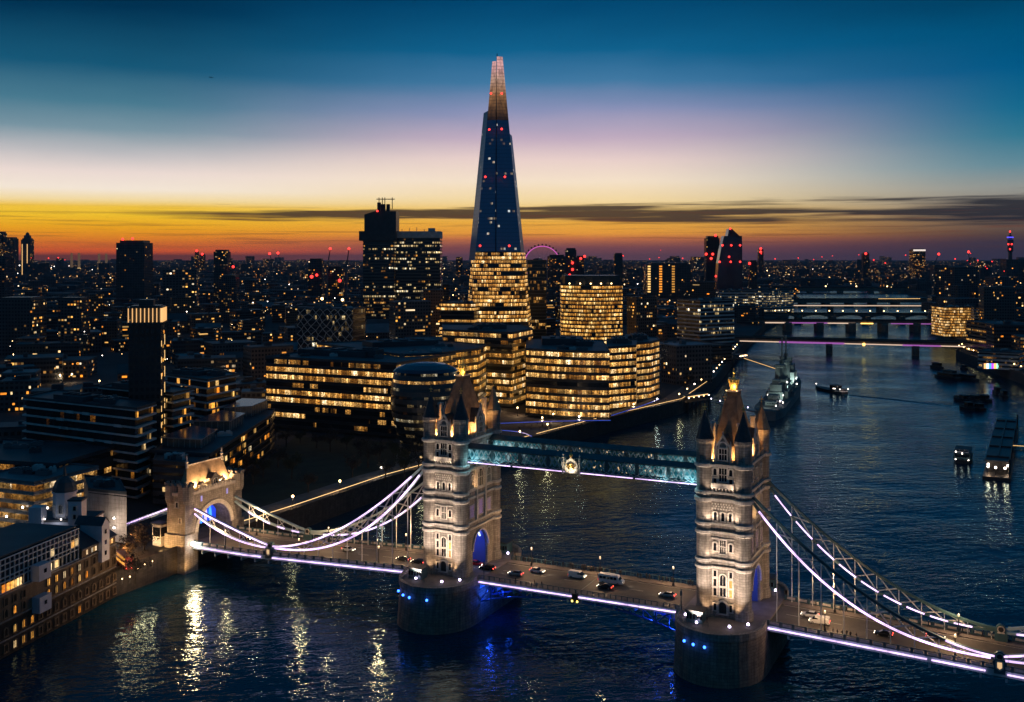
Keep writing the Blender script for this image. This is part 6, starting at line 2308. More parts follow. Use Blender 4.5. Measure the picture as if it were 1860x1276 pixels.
for i, (px, py, lab, L) in enumerate(((1746, 728, 'leftmost dark barge of the moored cluster in mid river', 20), (1764, 731, 'middle dark barge of the moored cluster in mid river', 18),
                                   (1781, 728, 'rightmost dark barge of the moored cluster in mid river', 17), (1755, 744, 'nearer left barge of the moored cluster in mid river', 15), (1773, 744, 'nearer right barge of the moored cluster in mid river', 15))):
    x, y = gnd(px, py, 0)
    boat('barge', lab, x, y, 1.7 + 0.15 * (i % 3), L, 6.2, ((-L * 0.35, -L * 0.05, 4.2, 1.8, 4.4 + (i % 2), BLACK), (L * 0.05, L * 0.3, 3.4, 1.8, 3.0, SHIPG)), group='moored barges')
for px, py, lab in ((1810, 716, 'left one of two small dark boats off the right embankment'), (1822, 722, 'right one of two small dark boats off the right embankment')):
    x, y = gnd(px, py, 0)
    boat('moored_boat', lab, x, y, 1.5, 12, 4.6, ((-4, 1, 3.4, 1.8, 5.2, BLACK),))
# roofed pontoon at the right edge with its gangway, and the boats tied to it
pa, pb = Vector((226, 487, 0)), Vector((298, 628, 0))
d = pb - pa
rt = empty('pontoon', ((pa + pb) / 2), math.atan2(d.y, d.x))
tag(rt, 'long flat-roofed landing pontoon with a brightly lit near end', 'pontoon')
L = d.length
m = MB()
m.box(-L / 2, L / 2, -6, 6, -0.6, 1.6)
m.build('float', HULLB, rt)
m = MB()
m.box(-L / 2 + 9, L / 2 - 6, -5.4, 5.4, 7.2, 7.8)
for k in range(5):
    x = -L / 2 + 18 + k * (L - 36) / 4
    m.box(x - 0.4, x + 0.4, -5.0, 5.0, 7.8, 8.5)
m.box(-L / 2 + 18, L / 2 - 18, -0.3, 0.3, 7.8, 8.7)
m.build('roof', HULLB, rt)
for k in range(8):
    for y in (-5, 5):
        m = MB()
        x = -L / 2 + 17 + k * (L - 32) / 7
        m.bar((x, y, 1.6), (x, y, 7.2), 0.35)
        m.build('post', BLACK, rt)
m = MB()
m.box(-L / 2 + 16, L / 2 - 12, -4.6, 4.6, 1.6, 6.6)
m.build('cabin', HULLB, rt)
for x, y in ((-L / 2 + 5, -3.5), (-L / 2 + 5, 0.5), (-L / 2 + 6, 3.8), (-L / 2 + 12, -4.5), (-L / 2 + 12, 4)):
    m = MB()
    m.bar((x, y, 1.6), (x, y, 5), 0.2, m=0)
    m.ball((x, y, 5.2), 0.55, 8, 1)
    m.build('lamp_post', [BLACK, LAMPW], rt)
    v_ = Matrix.Rotation(math.atan2(d.y, d.x), 3, 'Z') @ Vector((x, y, 5.2))
    point((v_.x + (pa.x + pb.x) / 2, v_.y + (pa.y + pb.y) / 2, 4.0), 250, (1.0, 0.62, 0.34), 0.3)
for x in (-L / 2 + 30, -L / 2 + 60, -L / 2 + 90, -L / 2 + 120):
    add_lamp(rt, (x, 5.7, 4.6), LAMPA, 0.3, 'eave_lamp')
for x in (L / 2 - 2, -L / 2 + 2):
    m = MB()
    m.tube((x, -5.5, -1), (x, -5.5, 10), 0.5, n=8)
    m.build('mooring_pile', BLACK, rt)
boat('passenger_boat', 'glass-roofed passenger boat tied left of the landing pontoon', 233.5, 540, 1.12, 30, 9, ((-13, 9, 7.4, 1.6, 4.8, STEELD), (-12, -6, 6, 5, 6.6, WHITEP)), ((-14, 0, 5), (-12, 3, 5.4), (-14.5, 3, 1.9), (-14.5, -3, 1.9)))
boat('passenger_boat', 'small lit boat tied at the right side of the pontoon near the gangway', 263, 530, 1.1, 14, 5, ((-5, 2, 4, 1.6, 4.0, WHITEP),), ((-5, 0, 4.4, LAMPA), (-3, 1, 4.4, LAMPA)), lit=True)
boat('passenger_boat', 'small dark boat behind the gangway on the right of the pontoon', 283, 570, 1.1, 13, 5, ((-5, 2, 4, 1.6, 4.4, BLACK),), ((-5, 0, 4.6, LAMPA),))
rt = empty('gangway', (262, 553, 1.8), -0.35)
tag(rt, 'covered gangway leading off the pontoon out of the right edge', 'gangway')
m = MB()
m.box(0, 46, -1.6, 1.6, 0.4, 0.8)
m.box(0, 46, -1.8, 1.8, 3.2, 3.5)
for k in range(16):
    m.bar((k * 3, -1.6, 0.8), (k * 3, -1.6, 3.2), 0.15)
    m.bar((k * 3, -1.6, 0.8), (k * 3 + 3, -1.6, 3.2), 0.1)
m.build('truss', STEELD, rt)
m = MB()
m.bar((0, -1.9, 3.1), (46, -1.9, 3.1), 0.2)
m.build('light_strip', STRING, rt)


def jetty(label, poly_c, rz, w, d, z, roof, lampn):
    rt = empty('jetty', (*poly_c, 0), rz)
    tag(rt, label, 'jetty')
    m = MB()
    m.box(-w / 2, w / 2, -d / 2, d / 2, z - 0.8, z)
    m.build('deck', QUAY, rt)
    for i in range(6):
        for j in range(2):
            m = MB()
            x, y = -w / 2 + 0.6 + i * (w - 1.2) / 5, -d / 2 + 0.5 + j * (d - 1)
            m.tube((x, y, -2), (x, y, z - 0.8), 0.35, n=6)
            m.build('pile', BARK, rt)
    if roof:
        m = MB()
        m.box(-w / 2 + 1, w / 2 - 1, -d / 2 + 1, d / 2 - 1, z + 3.4, z + 3.9)
        for x in (-w / 2 + 1.2, 0, w / 2 - 1.2):
            for y in (-d / 2 + 1.2, d / 2 - 1.2):
                m.bar((x, y, z), (x, y, z + 3.4), 0.25)
        m.build('canopy', ROOFD, rt)
        m = MB()
        m.box(-w / 2 + 1, w / 2 - 1, -d / 2 + 0.8, -d / 2 + 0.95, z + 3.0, z + 3.5)
        m.build('light_strip', STRING, rt)
    for k in range(lampn):
        x = -w / 2 + 1 + k * (w - 2) / max(1, lampn - 1)
        add_lamp(rt, (x, -d / 2 + 0.3, z + 2.6), LAMPA if k % 2 else LAMPW, 0.35, 'jetty_lamp')
    return rt


jetty('canopied jetty on timber piles at the end of the lit promenade', (123, 706), 0.75, 24, 9, 7.5, True, 5)
jetty('small jetty with clustered lamps where the ship gangway meets the bank', (212, 975), 0.9, 16, 10, 9, True, 6)
for name, lab, a, b, z0_, z1_ in (('gangway', 'lit gangway from the bank jetty to the warship', (215, 962), (224, 880), 10, 9), ('gangway', 'low gangway with white lamps between the canopied jetty and the warship stern', (134, 702), (158, 672), 7, 4)):
    v_ = Vector((b[0] - a[0], b[1] - a[1]))
    rt = empty(name, (*a, 0), math.atan2(v_.y, v_.x))
    tag(rt, lab, 'gangway')
    m = MB()
    L = v_.length
    m.bar((0, 0, z0_), (L, 0, z1_), 2.6, 0.5)
    for sg in (-1, 1):
        m.bar((0, sg * 1.3, z0_ + 1.5), (L, sg * 1.3, z1_ + 1.5), 0.15)
        for k in range(14):
            f_ = k / 13
            m.bar((L * f_, sg * 1.3, z0_ + (z1_ - z0_) * f_), (L * f_, sg * 1.3, z0_ + (z1_ - z0_) * f_ + 1.5), 0.12)
    m.build('walkway_truss', STEELD, rt)
    m = MB()
    m.bar((0, -1.3, z0_ + 0.5), (L, -1.3, z1_ + 0.5), 0.1, 0.35)
    if z0_ > 8:
        m.build('light_strip', STRING, rt)
    else:
        for k in range(6):
            add_lamp(rt, (L * k / 5, 0, z0_ + (z1_ - z0_) * k / 5 + 1.8), LAMPV, 0.35, 'deck_lamp')

# ------------------------------------------------------------------ promenade, park, lamps
def offset_line(line, d):
    o = []
    for i, p_ in enumerate(line):
        a = Vector(line[max(0, i - 1)])
        b = Vector(line[min(len(line) - 1, i + 1)])
        t = (b - a).normalized()
        o.append((p_[0] - t.y * d, p_[1] + t.x * d))
    return o


walk = [(-96, 373), (-82, 398), (-55, 452), (21, 568), (59, 622), (113, 693), (162, 828), (242, 1104)]
wi, wo = offset_line(walk, 0.8), offset_line(walk, 15)
m = MB()
for i in range(len(walk) - 1):
    m.face([(*wi[i], 8.05), (*wi[i + 1], 8.05), (*wo[i + 1], 8.05), (*wo[i], 8.05)])
tag(m.build('promenade', PAVE), kind='structure')
m = MB()
m.face([(-104, 395, 8.03), (-80, 425, 8.03), (-62, 462, 8.03), (-48, 505, 8.03), (-58, 540, 8.03), (-116, 560, 8.03), (-116, 405, 8.03)])
tag(m.build('lawn', GRASS), kind='structure')
m = MB()
m.face([(-54, 482, 8.06), (8, 575, 8.06), (60, 648, 8.06), (4, 640, 8.06), (-12, 660, 8.06), (-30, 605, 8.06), (-60, 555, 8.06)])
tag(m.build('plaza', PAVE), kind='structure')
ln = offset_line(walk, 0.3)
def along(line, n0, n1, step):
    out = []
    for i in range(n0, n1):
        a, b = Vector(line[i]), Vector(line[i + 1])
        k = max(1, int((b - a).length / step))
        for j in range(k):
            out.append(a + (b - a) * j / k)
    return out
for lab, i0, i1, trim in (('amber light string along the promenade railing beside the dark park', 0, 2, 0), ('amber light string along the promenade railing below the gold-lit offices', 2, 5, 0), ('short amber light string along the far bend of the promenade', 5, 6, 0)):
    rt = empty('light_string', (*ln[i0], 8.9))
    tag(rt, lab, 'light string')
    m = MB()
    pts = [Vector((p_[0] - ln[i0][0], p_[1] - ln[i0][1], 1.2)) for p_ in ln[i0:i1 + 1]]
    if i0 == 5:
        pts[1] = pts[0] + (pts[1] - pts[0]) * 0.7
    m.path(pts, 0.22, 0.22)
    m.build('lit_rail', STRING, rt)
    m = MB()
    for a, b in zip(pts, pts[1:]):
        n = int((b - a).length / 3)
        for k in range(n):
            q = a + (b - a) * k / n
            m.bar((q.x, q.y, 0), (q.x, q.y, 1.2), 0.1)
    m.build('baluster', BLACK, rt)
lp = MB()
lp.lathe((0, 0), [(0.35, 0), (0.3, 0.7), (0.14, 0.9), (0.1, 4.6)], 8, m=0)
lp.bar((-0.5, 0, 4.4), (0.5, 0, 4.4), 0.1, m=0)
lpm = lp.mesh('post', BLACK)
lb = MB()
lb.ball((0, 0, 5.0), 0.5, 8)
lbw, lba = lb.mesh('globe', LAMPW), lb.mesh('globe', LAMPA)


def lamp_at(x, y, z, label, group, warm=True, light=0, sc=1.0):
    rt = empty('street_lamp', (x, y, z))
    tag(rt, label, 'lamp', group)
    rt.scale = (sc, sc, sc)
    inst('post', lpm, rt)
    inst('globe', lba if warm else lbw, rt)
    if light:
        point((x, y, z + 5.0 * sc - 0.5 * sc - 0.55), light, (1.0, 0.66, 0.36) if warm else (1.0, 0.85, 0.7), 0.5)


for k, p_ in enumerate(along(offset_line(walk, 2.0), 0, 7, 24)):
    lamp_at(p_.x, p_.y, 8.05, 'globe lamp on a black post standing along the south promenade railing', 'promenade lamps', k % 3 > 0, 900 if p_.y < 720 else 0)
rb = [(351, 700), (415, 846), (452, 1063), (495, 1135)]
for k, p_ in enumerate(along(offset_line(rb, -3.0), 0, 3, 17)):
    lamp_at(p_.x, p_.y, 8, 'amber lamp in the row along the right-hand embankment', 'embankment lamps', True, 700 if k % 3 == 0 and p_.y < 1020 else 0, 1.1)
for k, (px, py) in enumerate(((222, 1052), (250, 1033), (263, 1026), (277, 1020), (236, 1048))):
    x, y = gnd(px, py, 9.7)
    lamp_at(x, y, 8.0, 'low amber lamp on the quay edge between the warehouse and the bridge', 'quay lamps', True, 420, 0.35)
for (px, py) in ((905, 745), (925, 735), (940, 756), (985, 775), (1005, 768), (1040, 762), (1075, 756), (930, 700), (925, 722)):
    x, y = gnd(px, py, 8)
    lamp_at(x, y, 8.06, 'globe lamp lighting the plaza before the gold-lit offices', 'plaza lamps', True, 900)
# coloured light panels of a kiosk on the right embankment
rt = empty('kiosk', (at(1801, 890), 890, 8))
tag(rt, 'kiosk with glowing white, blue, orange and green panels on the right embankment', 'kiosk')
m = MB()
m.box(-6.5, 6.5, 0, 4, 0, 0.4)
m.box(-6.5, 6.5, 0, 4, 5.2, 5.6)
m.box(-6.5, 6.5, 3.6, 4, 0.4, 5.2)
m.build('frame', BLACK, rt)
for k, c in enumerate(((1.0, 0.45, 0.15), (1, 1, 0.95), (0.05, 0.35, 0.9), (0.45, 0.05, 0.8), (1.0, 0.5, 0.12), (0.25, 0.8, 0.55))):
    m = MB()
    m.box(-6.3 + k * 2.1, -4.4 + k * 2.1, 0.02, 0.3, 0.6, 5.0)
    m.build('light_panel', emit('kiosk_panel', c, 1.8), rt)
# curved canopies edged with blue light on the promenade, left of the bulging office
for lab, (x0, y0), (x1, y1), bulge in (('long low canopy edged with a blue light strip, below the bulging gold-lit office', (-12, 580), (56, 592), -2.5), ('round terrace roof edged with blue light in front of the long blue-edged canopy', (-11, 560), (10.3, 540), -5),
                                   ('short ribbon canopy with a blue light edge beside the stepped offices', (58, 610), (96, 680), 1)):
    rt = empty('canopy', (x0, y0, 8))
    tag(rt, lab, 'canopy')
    v_ = Vector((x1 - x0, y1 - y0))
    n = Vector((v_.y, -v_.x)).normalized()
    E = [v_ * t + n * bulge * math.sin(math.pi * t) for t in fr_(0, 1, 14)]
    I_ = [q - n * 5.5 for q in E]
    m = MB()
    for i in range(14):
        for z, fl in ((3.6, 1), (3.2, 0)):
            q = [(*E[i], z), (*E[i + 1], z), (*I_[i + 1], z), (*I_[i], z)]
            m.face(q if fl else q[::-1])
        m.face([(*E[i], 3.2), (*E[i + 1], 3.2), (*E[i + 1], 3.6), (*E[i], 3.6)])
    m.build('roof', ROOFD, rt)
    m = MB()
    m.path([(q.x + n.x * 0.1, q.y + n.y * 0.1, 3.55) for q in E], 0.2, 0.3)
    m.build('light_strip', LEDBL, rt)
    for i in range(1, 14, 3):
        m = MB()
        q = E[i] - n * 2
        m.bar((q.x, q.y, 0), (q.x, q.y, 3.2), 0.25)
        m.build('post', BLACK, rt)

# trees: bare winter crowns of many twig sprays, and denser bushy ones
def tree_meshes(seed, h, spread, leafm, nclump, nleaf, sz):
    r = random.Random(seed)
    t = MB()
    t.tube((0, 0, 0), (0.1, 0.05, h * 0.4), 0.032 * h, 0.022 * h, 7)
    tips = []
    for k in range(9):
        a = 2 * math.pi * k / 9 + r.uniform(-0.3, 0.3)
        rr = spread * r.uniform(0.35, 0.8)
        z0_ = h * r.uniform(0.3, 0.42)
        e = (rr * math.cos(a), rr * math.sin(a), h * r.uniform(0.55, 0.92))
        t.tube((0.08, 0.04, z0_), e, 0.014 * h, 0.004 * h, 5)
        tips.append(Vector(e))
        for j in range(3):
            q = Vector(e) * r.uniform(0.7, 0.95) + Vector((r.uniform(-1, 1), r.uniform(-1, 1), r.uniform(0.2, 1))) * spread * 0.3
            t.tube(Vector(e) * 0.7 + Vector((0, 0, h * 0.12)), q, 0.006 * h, 0.002 * h, 4)
            tips.append(q)
    c = MB()
    for k in range(nclump):
        b = r.choice(tips) + Vector((r.gauss(0, 1), r.gauss(0, 1), r.gauss(0, 0.8))) * spread * 0.16
        for j in range(nleaf):
            p_ = b + Vector((r.gauss(0, 1), r.gauss(0, 1), r.gauss(0, 0.8))) * spread * 0.13
            d1 = Vector((r.uniform(-1, 1), r.uniform(-1, 1), r.uniform(-0.4, 1))).normalized() * sz * r.uniform(0.6, 1.4)
            d2 = d1.cross(Vector((r.uniform(-1, 1), r.uniform(-1, 1), r.uniform(-1, 1)))).normalized() * sz * 0.22
            c.face([p_ - d1, p_ + d2, p_ + d1, p_ - d2])
    return t.mesh('trunk', BARK), c.mesh('crown', leafm)


TREES = [tree_meshes(1, 10, 4.2, LEAF, 60, 9, 0.55), tree_meshes(2, 12, 4.8, LEAF, 70, 9, 0.6), tree_meshes(3, 8.5, 4.0, LEAFG, 80, 12, 0.5)]
TR = random.Random(3)


def tree_at(x, y, z, k, sc, label, group):
    rt = empty('bare_tree' if k < 2 else 'bushy_tree', (x, y, z), TR.uniform(0, 6))
    rt.scale = (sc, sc, sc * TR.uniform(0.9, 1.1))
    tag(rt, label, 'tree', group)
    inst('trunk', TREES[k][0], rt)
    inst('crown', TREES[k][1], rt)


inpark = 0
for px, py in ((500, 800), (520, 812), (545, 806), (575, 815), (600, 822), (630, 818), (655, 830), (690, 835), (715, 832), (742, 840), (755, 828), (735, 868), (700, 872), (505, 850), (478, 868), (460, 880), (448, 865), (530, 870), (640, 868), (668, 850), (728, 850), (560, 895), (760, 858)):
    x, y = gnd(px, py, 8)
    tree_at(x, y, 8.02, inpark % 3, TR.uniform(0.75, 1.1), 'leafless dark tree standing in the unlit riverside park' if inpark % 3 < 2 else 'dense dark tree standing in the unlit riverside park', 'trees in the riverside park' if inpark % 3 < 2 else 'dense trees in the riverside park')
    inpark += 1
for k in range(15):
    y = 745 + 24 * k
    tree_at(160 + (y - 828) * 0.29 - 9 - TR.uniform(0, 5), y, 8.0, k % 2, TR.uniform(0.8, 1.0), 'leafless dark tree in the row on the far south bank', 'trees along the far south bank')
for k in range(14):
    p_ = Vector((351, 700)) + Vector((64, 146)) * (0.4 + k * 0.11)
    tree_at(p_.x + 14 + TR.uniform(0, 4), p_.y, 8.0, k % 3, TR.uniform(0.8, 1.1), 'dark tree behind the lamps of the right-hand embankment', 'trees behind the right embankment')
for px, py in ((246, 1050), (233, 1012), (262, 1000), (248, 985)):
    x, y = gnd(px, py, 8)
    tree_at(x, y, 6.0, 0, 0.95, 'slim leafless tree on the quay beside the warehouse', 'trees on the quay')

# ------------------------------------------------------------------ vehicles
def loft(m, secs, mt=0):
    """secs: list of (x, half width, z bottom, z top, top half width)"""
    R_ = []
    for x, w, zb_, z_, tw in secs:
        R_.append([(x, -w * 0.94, zb_), (x, -w, zb_ + (z_ - zb_) * 0.35), (x, -w * 0.98, zb_ + (z_ - zb_) * 0.8), (x, -tw, z_), (x, tw, z_), (x, w * 0.98, zb_ + (z_ - zb_) * 0.8), (x, w, zb_ + (z_ - zb_) * 0.35), (x, w * 0.94, zb_)])
    for A_, B_ in zip(R_, R_[1:]):
        for i in range(8):
            j = (i + 1) % 8
            m.face([A_[i], A_[j], B_[j], B_[i]][::-1], mt)
    m.face(R_[0], mt)
    m.face(R_[-1][::-1], mt)


wh = MB()
wh.tube((0, -0.11, 0), (0, 0.11, 0), 0.33, n=12, m=0)
WHM = wh.mesh('wheel', RUBBER)
wh = MB()
wh.tube((0, -0.12, 0), (0, 0.12, 0), 0.19, n=10)
RIM = wh.mesh('rim', CARS)


def vehicle(name, label, cat, paint, kind, s_, w_, rz, night=True):
    x, y, _ = bw(s_, w_)
    rt = empty(name, (x, y, zd(s_) + 0.01), BT + rz)
    tag(rt, label, cat)
    m, g = MB(), MB()
    if kind == 'car':
        loft(m, [(-2.15, 0.80, 0.32, 0.72, 0.70), (-2.0, 0.88, 0.26, 0.92, 0.80), (-1.0, 0.90, 0.24, 0.96, 0.84), (0.9, 0.90, 0.24, 0.94, 0.84), (1.9, 0.86, 0.26, 0.80, 0.74), (2.2, 0.74, 0.34, 0.66, 0.62)])
        loft(g, [(-1.75, 0.74, 0.92, 1.0, 0.72), (-1.15, 0.72, 0.92, 1.40, 0.58), (0.15, 0.74, 0.92, 1.42, 0.60), (1.05, 0.78, 0.90, 0.96, 0.74)])
        r_ = MB()
        loft(r_, [(-1.2, 0.58, 1.385, 1.44, 0.54), (-0.5, 0.6, 1.40, 1.47, 0.56), (0.2, 0.6, 1.40, 1.45, 0.56)])
        ax, wy_, L_ = 1.32, 0.80, 2.16
    elif kind == 'suv':
        loft(m, [(-2.3, 0.88, 0.35, 0.85, 0.80), (-2.15, 0.94, 0.30, 1.08, 0.88), (1.0, 0.95, 0.28, 1.06, 0.88), (2.1, 0.92, 0.30, 0.95, 0.80), (2.35, 0.80, 0.38, 0.80, 0.7)])
        loft(g, [(-2.1, 0.80, 1.05, 1.12, 0.78), (-1.8, 0.80, 1.05, 1.66, 0.68), (0.2, 0.80, 1.05, 1.70, 0.70), (1.1, 0.84, 1.04, 1.10, 0.80)])
        r_ = MB()
        loft(r_, [(-1.85, 0.68, 1.65, 1.71, 0.64), (0.25, 0.69, 1.66, 1.74, 0.64)])
        ax, wy_, L_ = 1.42, 0.86, 2.3
    elif kind == 'van':
        loft(m, [(-2.5, 0.95, 0.32, 1.95, 0.84), (1.0, 0.96, 0.30, 2.0, 0.84), (1.35, 0.96, 0.30, 1.25, 0.88), (2.2, 0.92, 0.32, 1.05, 0.82), (2.5, 0.8, 0.4, 0.85, 0.72)])
        loft(g, [(0.3, 0.965, 1.2, 1.72, 0.86), (1.0, 0.965, 1.15, 1.86, 0.80), (1.95, 0.86, 1.05, 1.12, 0.8)])
        r_ = MB()
        r_.box(-2.3, 0.9, -0.8, 0.8, 1.99, 2.03)
        ax, wy_, L_ = 1.6, 0.88, 2.5
    elif kind == 'minibus':
        loft(m, [(-3.6, 1.08, 0.38, 2.6, 0.92), (2.1, 1.08, 0.35, 2.62, 0.92), (2.75, 1.06, 0.35, 1.55, 0.96), (3.5, 1.0, 0.38, 1.25, 0.9), (3.75, 0.88, 0.45, 1.0, 0.8)])
        for k in range(5):
            for sg in (-1, 1):
                g.box(-3.2 + k * 1.06, -2.3 + k * 1.06, *sorted((sg * 0.96, sg * 1.09)), 1.45, 2.2)
        loft(g, [(2.05, 1.0, 1.5, 2.45, 0.86), (2.6, 0.98, 1.4, 1.9, 0.86), (3.05, 0.94, 1.28, 1.36, 0.88)])
        g.box(-3.66, -3.6, -0.8, 0.8, 1.5, 2.25)
        r_ = MB()
        r_.box(-3.3, 1.8, -0.85, 0.85, 2.61, 2.68)
        ax, wy_, L_ = 2.2, 1.0, 3.65
    m.build('body', paint, rt)
    g.build('window', GLASSD, rt)
    r_.build('roof', paint, rt)
    for sx_ in (-1, 1):
        for sy_ in (-1, 1):
            inst('rim', RIM, inst('wheel', WHM, rt, (sx_ * ax, sy_ * wy_, 0.33)))
    for sy_ in (-1, 1):
        k_ = 1.0 if kind in ('car', 'suv') else 1.2
        q = MB()
        q.box(-0.05, 0.07, -0.17, 0.17, -0.09, 0.09)
        hz = {'car': 0.64, 'suv': 0.78, 'van': 0.80, 'minibus': 0.9}[kind]
        q.build('headlight', HEADL if night else GLASSD, rt, (L_ - 0.02, sy_ * wy_ * 0.72, hz))
        q = MB()
        q.box(-0.08, 0.05, -0.17, 0.17, -0.13, 0.13)
        q.build('tail_light', TAILL if night else CARR, rt, (-L_ + 0.02, sy_ * wy_ * 0.82, hz + 0.12))
    if night and w_ > -20:
        c, s2 = math.cos(BT + rz), math.sin(BT + rz)
        o = spot((x + c * (L_ + 0.3), y + s2 * (L_ + 0.3), zd(s_) + 0.8), (x + c * (L_ + 9), y + s2 * (L_ + 9), zd(s_)), 260, 70, (1.0, 0.85, 0.65), 0.1)
    return rt


PI = math.pi
def vat(px, py):
    s_, w_ = bl(px, py, 12.0)
    s_, w_ = bl(px, py, zd(s_) + 0.4)
    return s_, w_
def V(name, label, cat, paint, kind, px, py, rz, wov=None, night=True):
    s_, w_ = vat(px, py)
    vehicle(name, label, cat, paint, kind, s_, w_ if wov is None else wov, rz, night)


V('car', 'dark car with bright tail lamps on the left suspended span, leading', 'car', CARK, 'car', 727, 1019, PI, -2.0)
V('car', 'dark car with tail lamps close to the left tower on the left span', 'car', CARK, 'car', 757, 1023, PI, -3.4)
V('car', 'dark car just entering the left tower portal with red lamps', 'car', CARR, 'car', 851, 1033, 0, 1.2)
V('suv', 'black people carrier with a red tail lamp leaving the left tower portal', 'car', CARK, 'suv', 878, 1038, PI, -1.8)
V('car', 'silver car with orange tail lamp, first on the middle span from the left', 'car', CARS, 'car', 932, 1046, PI, -2.6)
V('car', 'white car behind the silver one on the left half of the middle span', 'car', CARW, 'car', 968, 1043, 0, 2.6)
V('van', 'white panel van on the middle span', 'van', CARW, 'van', 1044, 1051, 0, 3.0)
V('minibus', 'white minibus with dark windows on the middle span', 'minibus', CARW, 'minibus', 1109, 1059, 0, 2.4)
V('car', 'black car passing in front of the white minibus', 'car', CARK, 'car', 1094, 1071, PI, -2.6)
V('car', 'grey car with lit headlamps nearest the right tower on the middle span', 'car', CARS, 'car', 1205, 1089, PI, -1.8)
V('van', 'white van beside the first hangers right of the right tower', 'van', CARW, 'van', 1488, 1132, PI, -2.4)
V('car', 'white car half hidden behind the white van right of the right tower', 'car', CARW, 'car', 1468, 1123, PI, 1.5)
V('car', 'dark car with headlamps alone on the right suspended span', 'car', CARK, 'car', 1603, 1158, PI, -2.2)
V('car', 'car with red tail lamps seen behind the lit chain at the right', 'car', CARK, 'car', 1697, 1168, 0, 2.4)
V('car', 'car with headlamps passing under the blue arch of the land tower', 'car', CARK, 'car', 430, 985, 0, 1.8)
V('car', 'white car with lamps lit in the traffic of the left span near the chain joint', 'car', CARW, 'car', 622, 1003, 0, 2.2)
def bus(px, py, z, rz, label):
    x, y = gnd(px, py, z)
    rt = empty('bus', (x, y, z), rz)
    tag(rt, label, 'bus')
    m = MB()
    loft(m, [(-5.2, 1.2, 0.4, 4.2, 1.05), (4.8, 1.2, 0.4, 4.25, 1.05), (5.2, 1.1, 0.5, 3.9, 0.95)])
    m.build('body', CARR, rt)
    for z0_ in (1.5, 3.0):
        m = MB()
        for k in range(7):
            for sg in (-1, 1):
                m.box(-4.6 + k * 1.35, -3.5 + k * 1.35, *sorted((sg * 1.05, sg * 1.22)), z0_, z0_ + 0.8)
        m.build('window', WIN_W, rt)
    for sx_ in (-3.4, 3.2):
        for sy_ in (-1, 1):
            inst('wheel', WHM, rt, (sx_, sy_ * 1.05, 0.45), 0, (1.4, 1.2, 1.4))
    for sy_ in (-0.8, 0.8):
        q = MB()
        q.box(-0.1, 0.1, -0.2, 0.2, -0.15, 0.15)
        q.build('tail_light', TAILL, rt, (-5.2, sy_, 1.0))


bus(226, 1030, 8, 2.2, 'red double-deck bus with glowing windows between the warehouse and the bridge')
x, y = gnd(228, 1018, 8)
point((x, y, 11.5), 2600, (1.0, 0.42, 0.12), 0.6)
point((x - 1, y + 8, 13.5), 1800, (1.0, 0.42, 0.12), 0.6)
s_, w_ = vat(286, 972)
rt = vehicle('car', 'car with a red tail lamp on the approach behind the land tower', 'car', CARR, 'car', -158, -2, 0)

# ------------------------------------------------------------------ people
def person_mesh(pose):
    v = [(0, 0, 0.92), (0, 0, 1.15), (0.0, 0.0, 1.38), (0.01, 0, 1.5), (0.02, 0, 1.62), (0.02, 0, 1.72)]
    r = [0.15, 0.15, 0.16, 0.06, 0.10, 0.075]
    e = [(0, 1), (1, 2), (2, 3), (3, 4), (4, 5)]
    st = {'stand': (0.02, -0.02), 'walk': (0.22, -0.24), 'lean': (0.0, 0.04)}[pose]
    arm = {'stand': (0.05, 0.06), 'walk': (-0.2, 0.2), 'lean': (0.32, 0.32)}[pose]
    for sg, fx, axm in ((1, st[0], arm[0]), (-1, st[1], arm[1])):
        i = len(v)
        v += [(0.0, sg * 0.09, 0.86), (fx * 0.55 + 0.02, sg * 0.1, 0.48), (fx, sg * 0.1, 0.08), (fx + 0.16, sg * 0.11, 0.04)]
        r += [0.10, 0.07, 0.05, 0.04]
        e += [(0, i), (i, i + 1), (i + 1, i + 2), (i + 2, i + 3)]
        j = len(v)
        v += [(0, sg * 0.19, 1.37), (axm * 0.4, sg * 0.24, 1.1), (axm, sg * 0.22, 0.88 + abs(axm) * 0.5), (axm * 1.2 + 0.02, sg * 0.21, 0.80 + abs(axm) * 0.55)]
        r += [0.075, 0.055, 0.042, 0.03]
        e += [(2, j), (j, j + 1), (j + 1, j + 2), (j + 2, j + 3)]
    me = bpy.data.meshes.new('person')
    me.from_pydata(v, e, [])
    o = bpy.data.objects.new('person', me)
    COL.objects.link(o)
    md = o.modifiers.new('skin', 'SKIN')
    sk = me.skin_vertices[0].data
    for i, q in enumerate(r):
        sk[i].radius = (q, q)
    sk[0].use_root = True
    o.modifiers.new('sub', 'SUBSURF').levels = 1
    dg = bpy.context.evaluated_depsgraph_get()
    out = bpy.data.meshes.new_from_object(o.evaluated_get(dg))
    bpy.data.objects.remove(o)
    out.materials.clear()
    for q in (COAT, JEANS, SKIN):
        out.materials.append(q)
    for p_ in out.polygons:
        z = p_.center.z
        hand = z < 1.0 and abs(p_.center.y) > 0.17
        p_.material_index = 2 if (1.5 < z < 1.68 and p_.center.x > -0.02) else (1 if z < 0.86 and not hand else 0)
        p_.use_smooth = True
    out.name = 'person'
    return out


PM = [person_mesh(k) for k in ('stand', 'walk', 'lean')]
PR = random.Random(21)


def person(x, y, z, rz, k, label, group):
    o = inst('person', PM[k], None, (x, y, z), rz, (PR.uniform(0.95, 1.08),) * 3)
    tag(o, label, 'person', group)


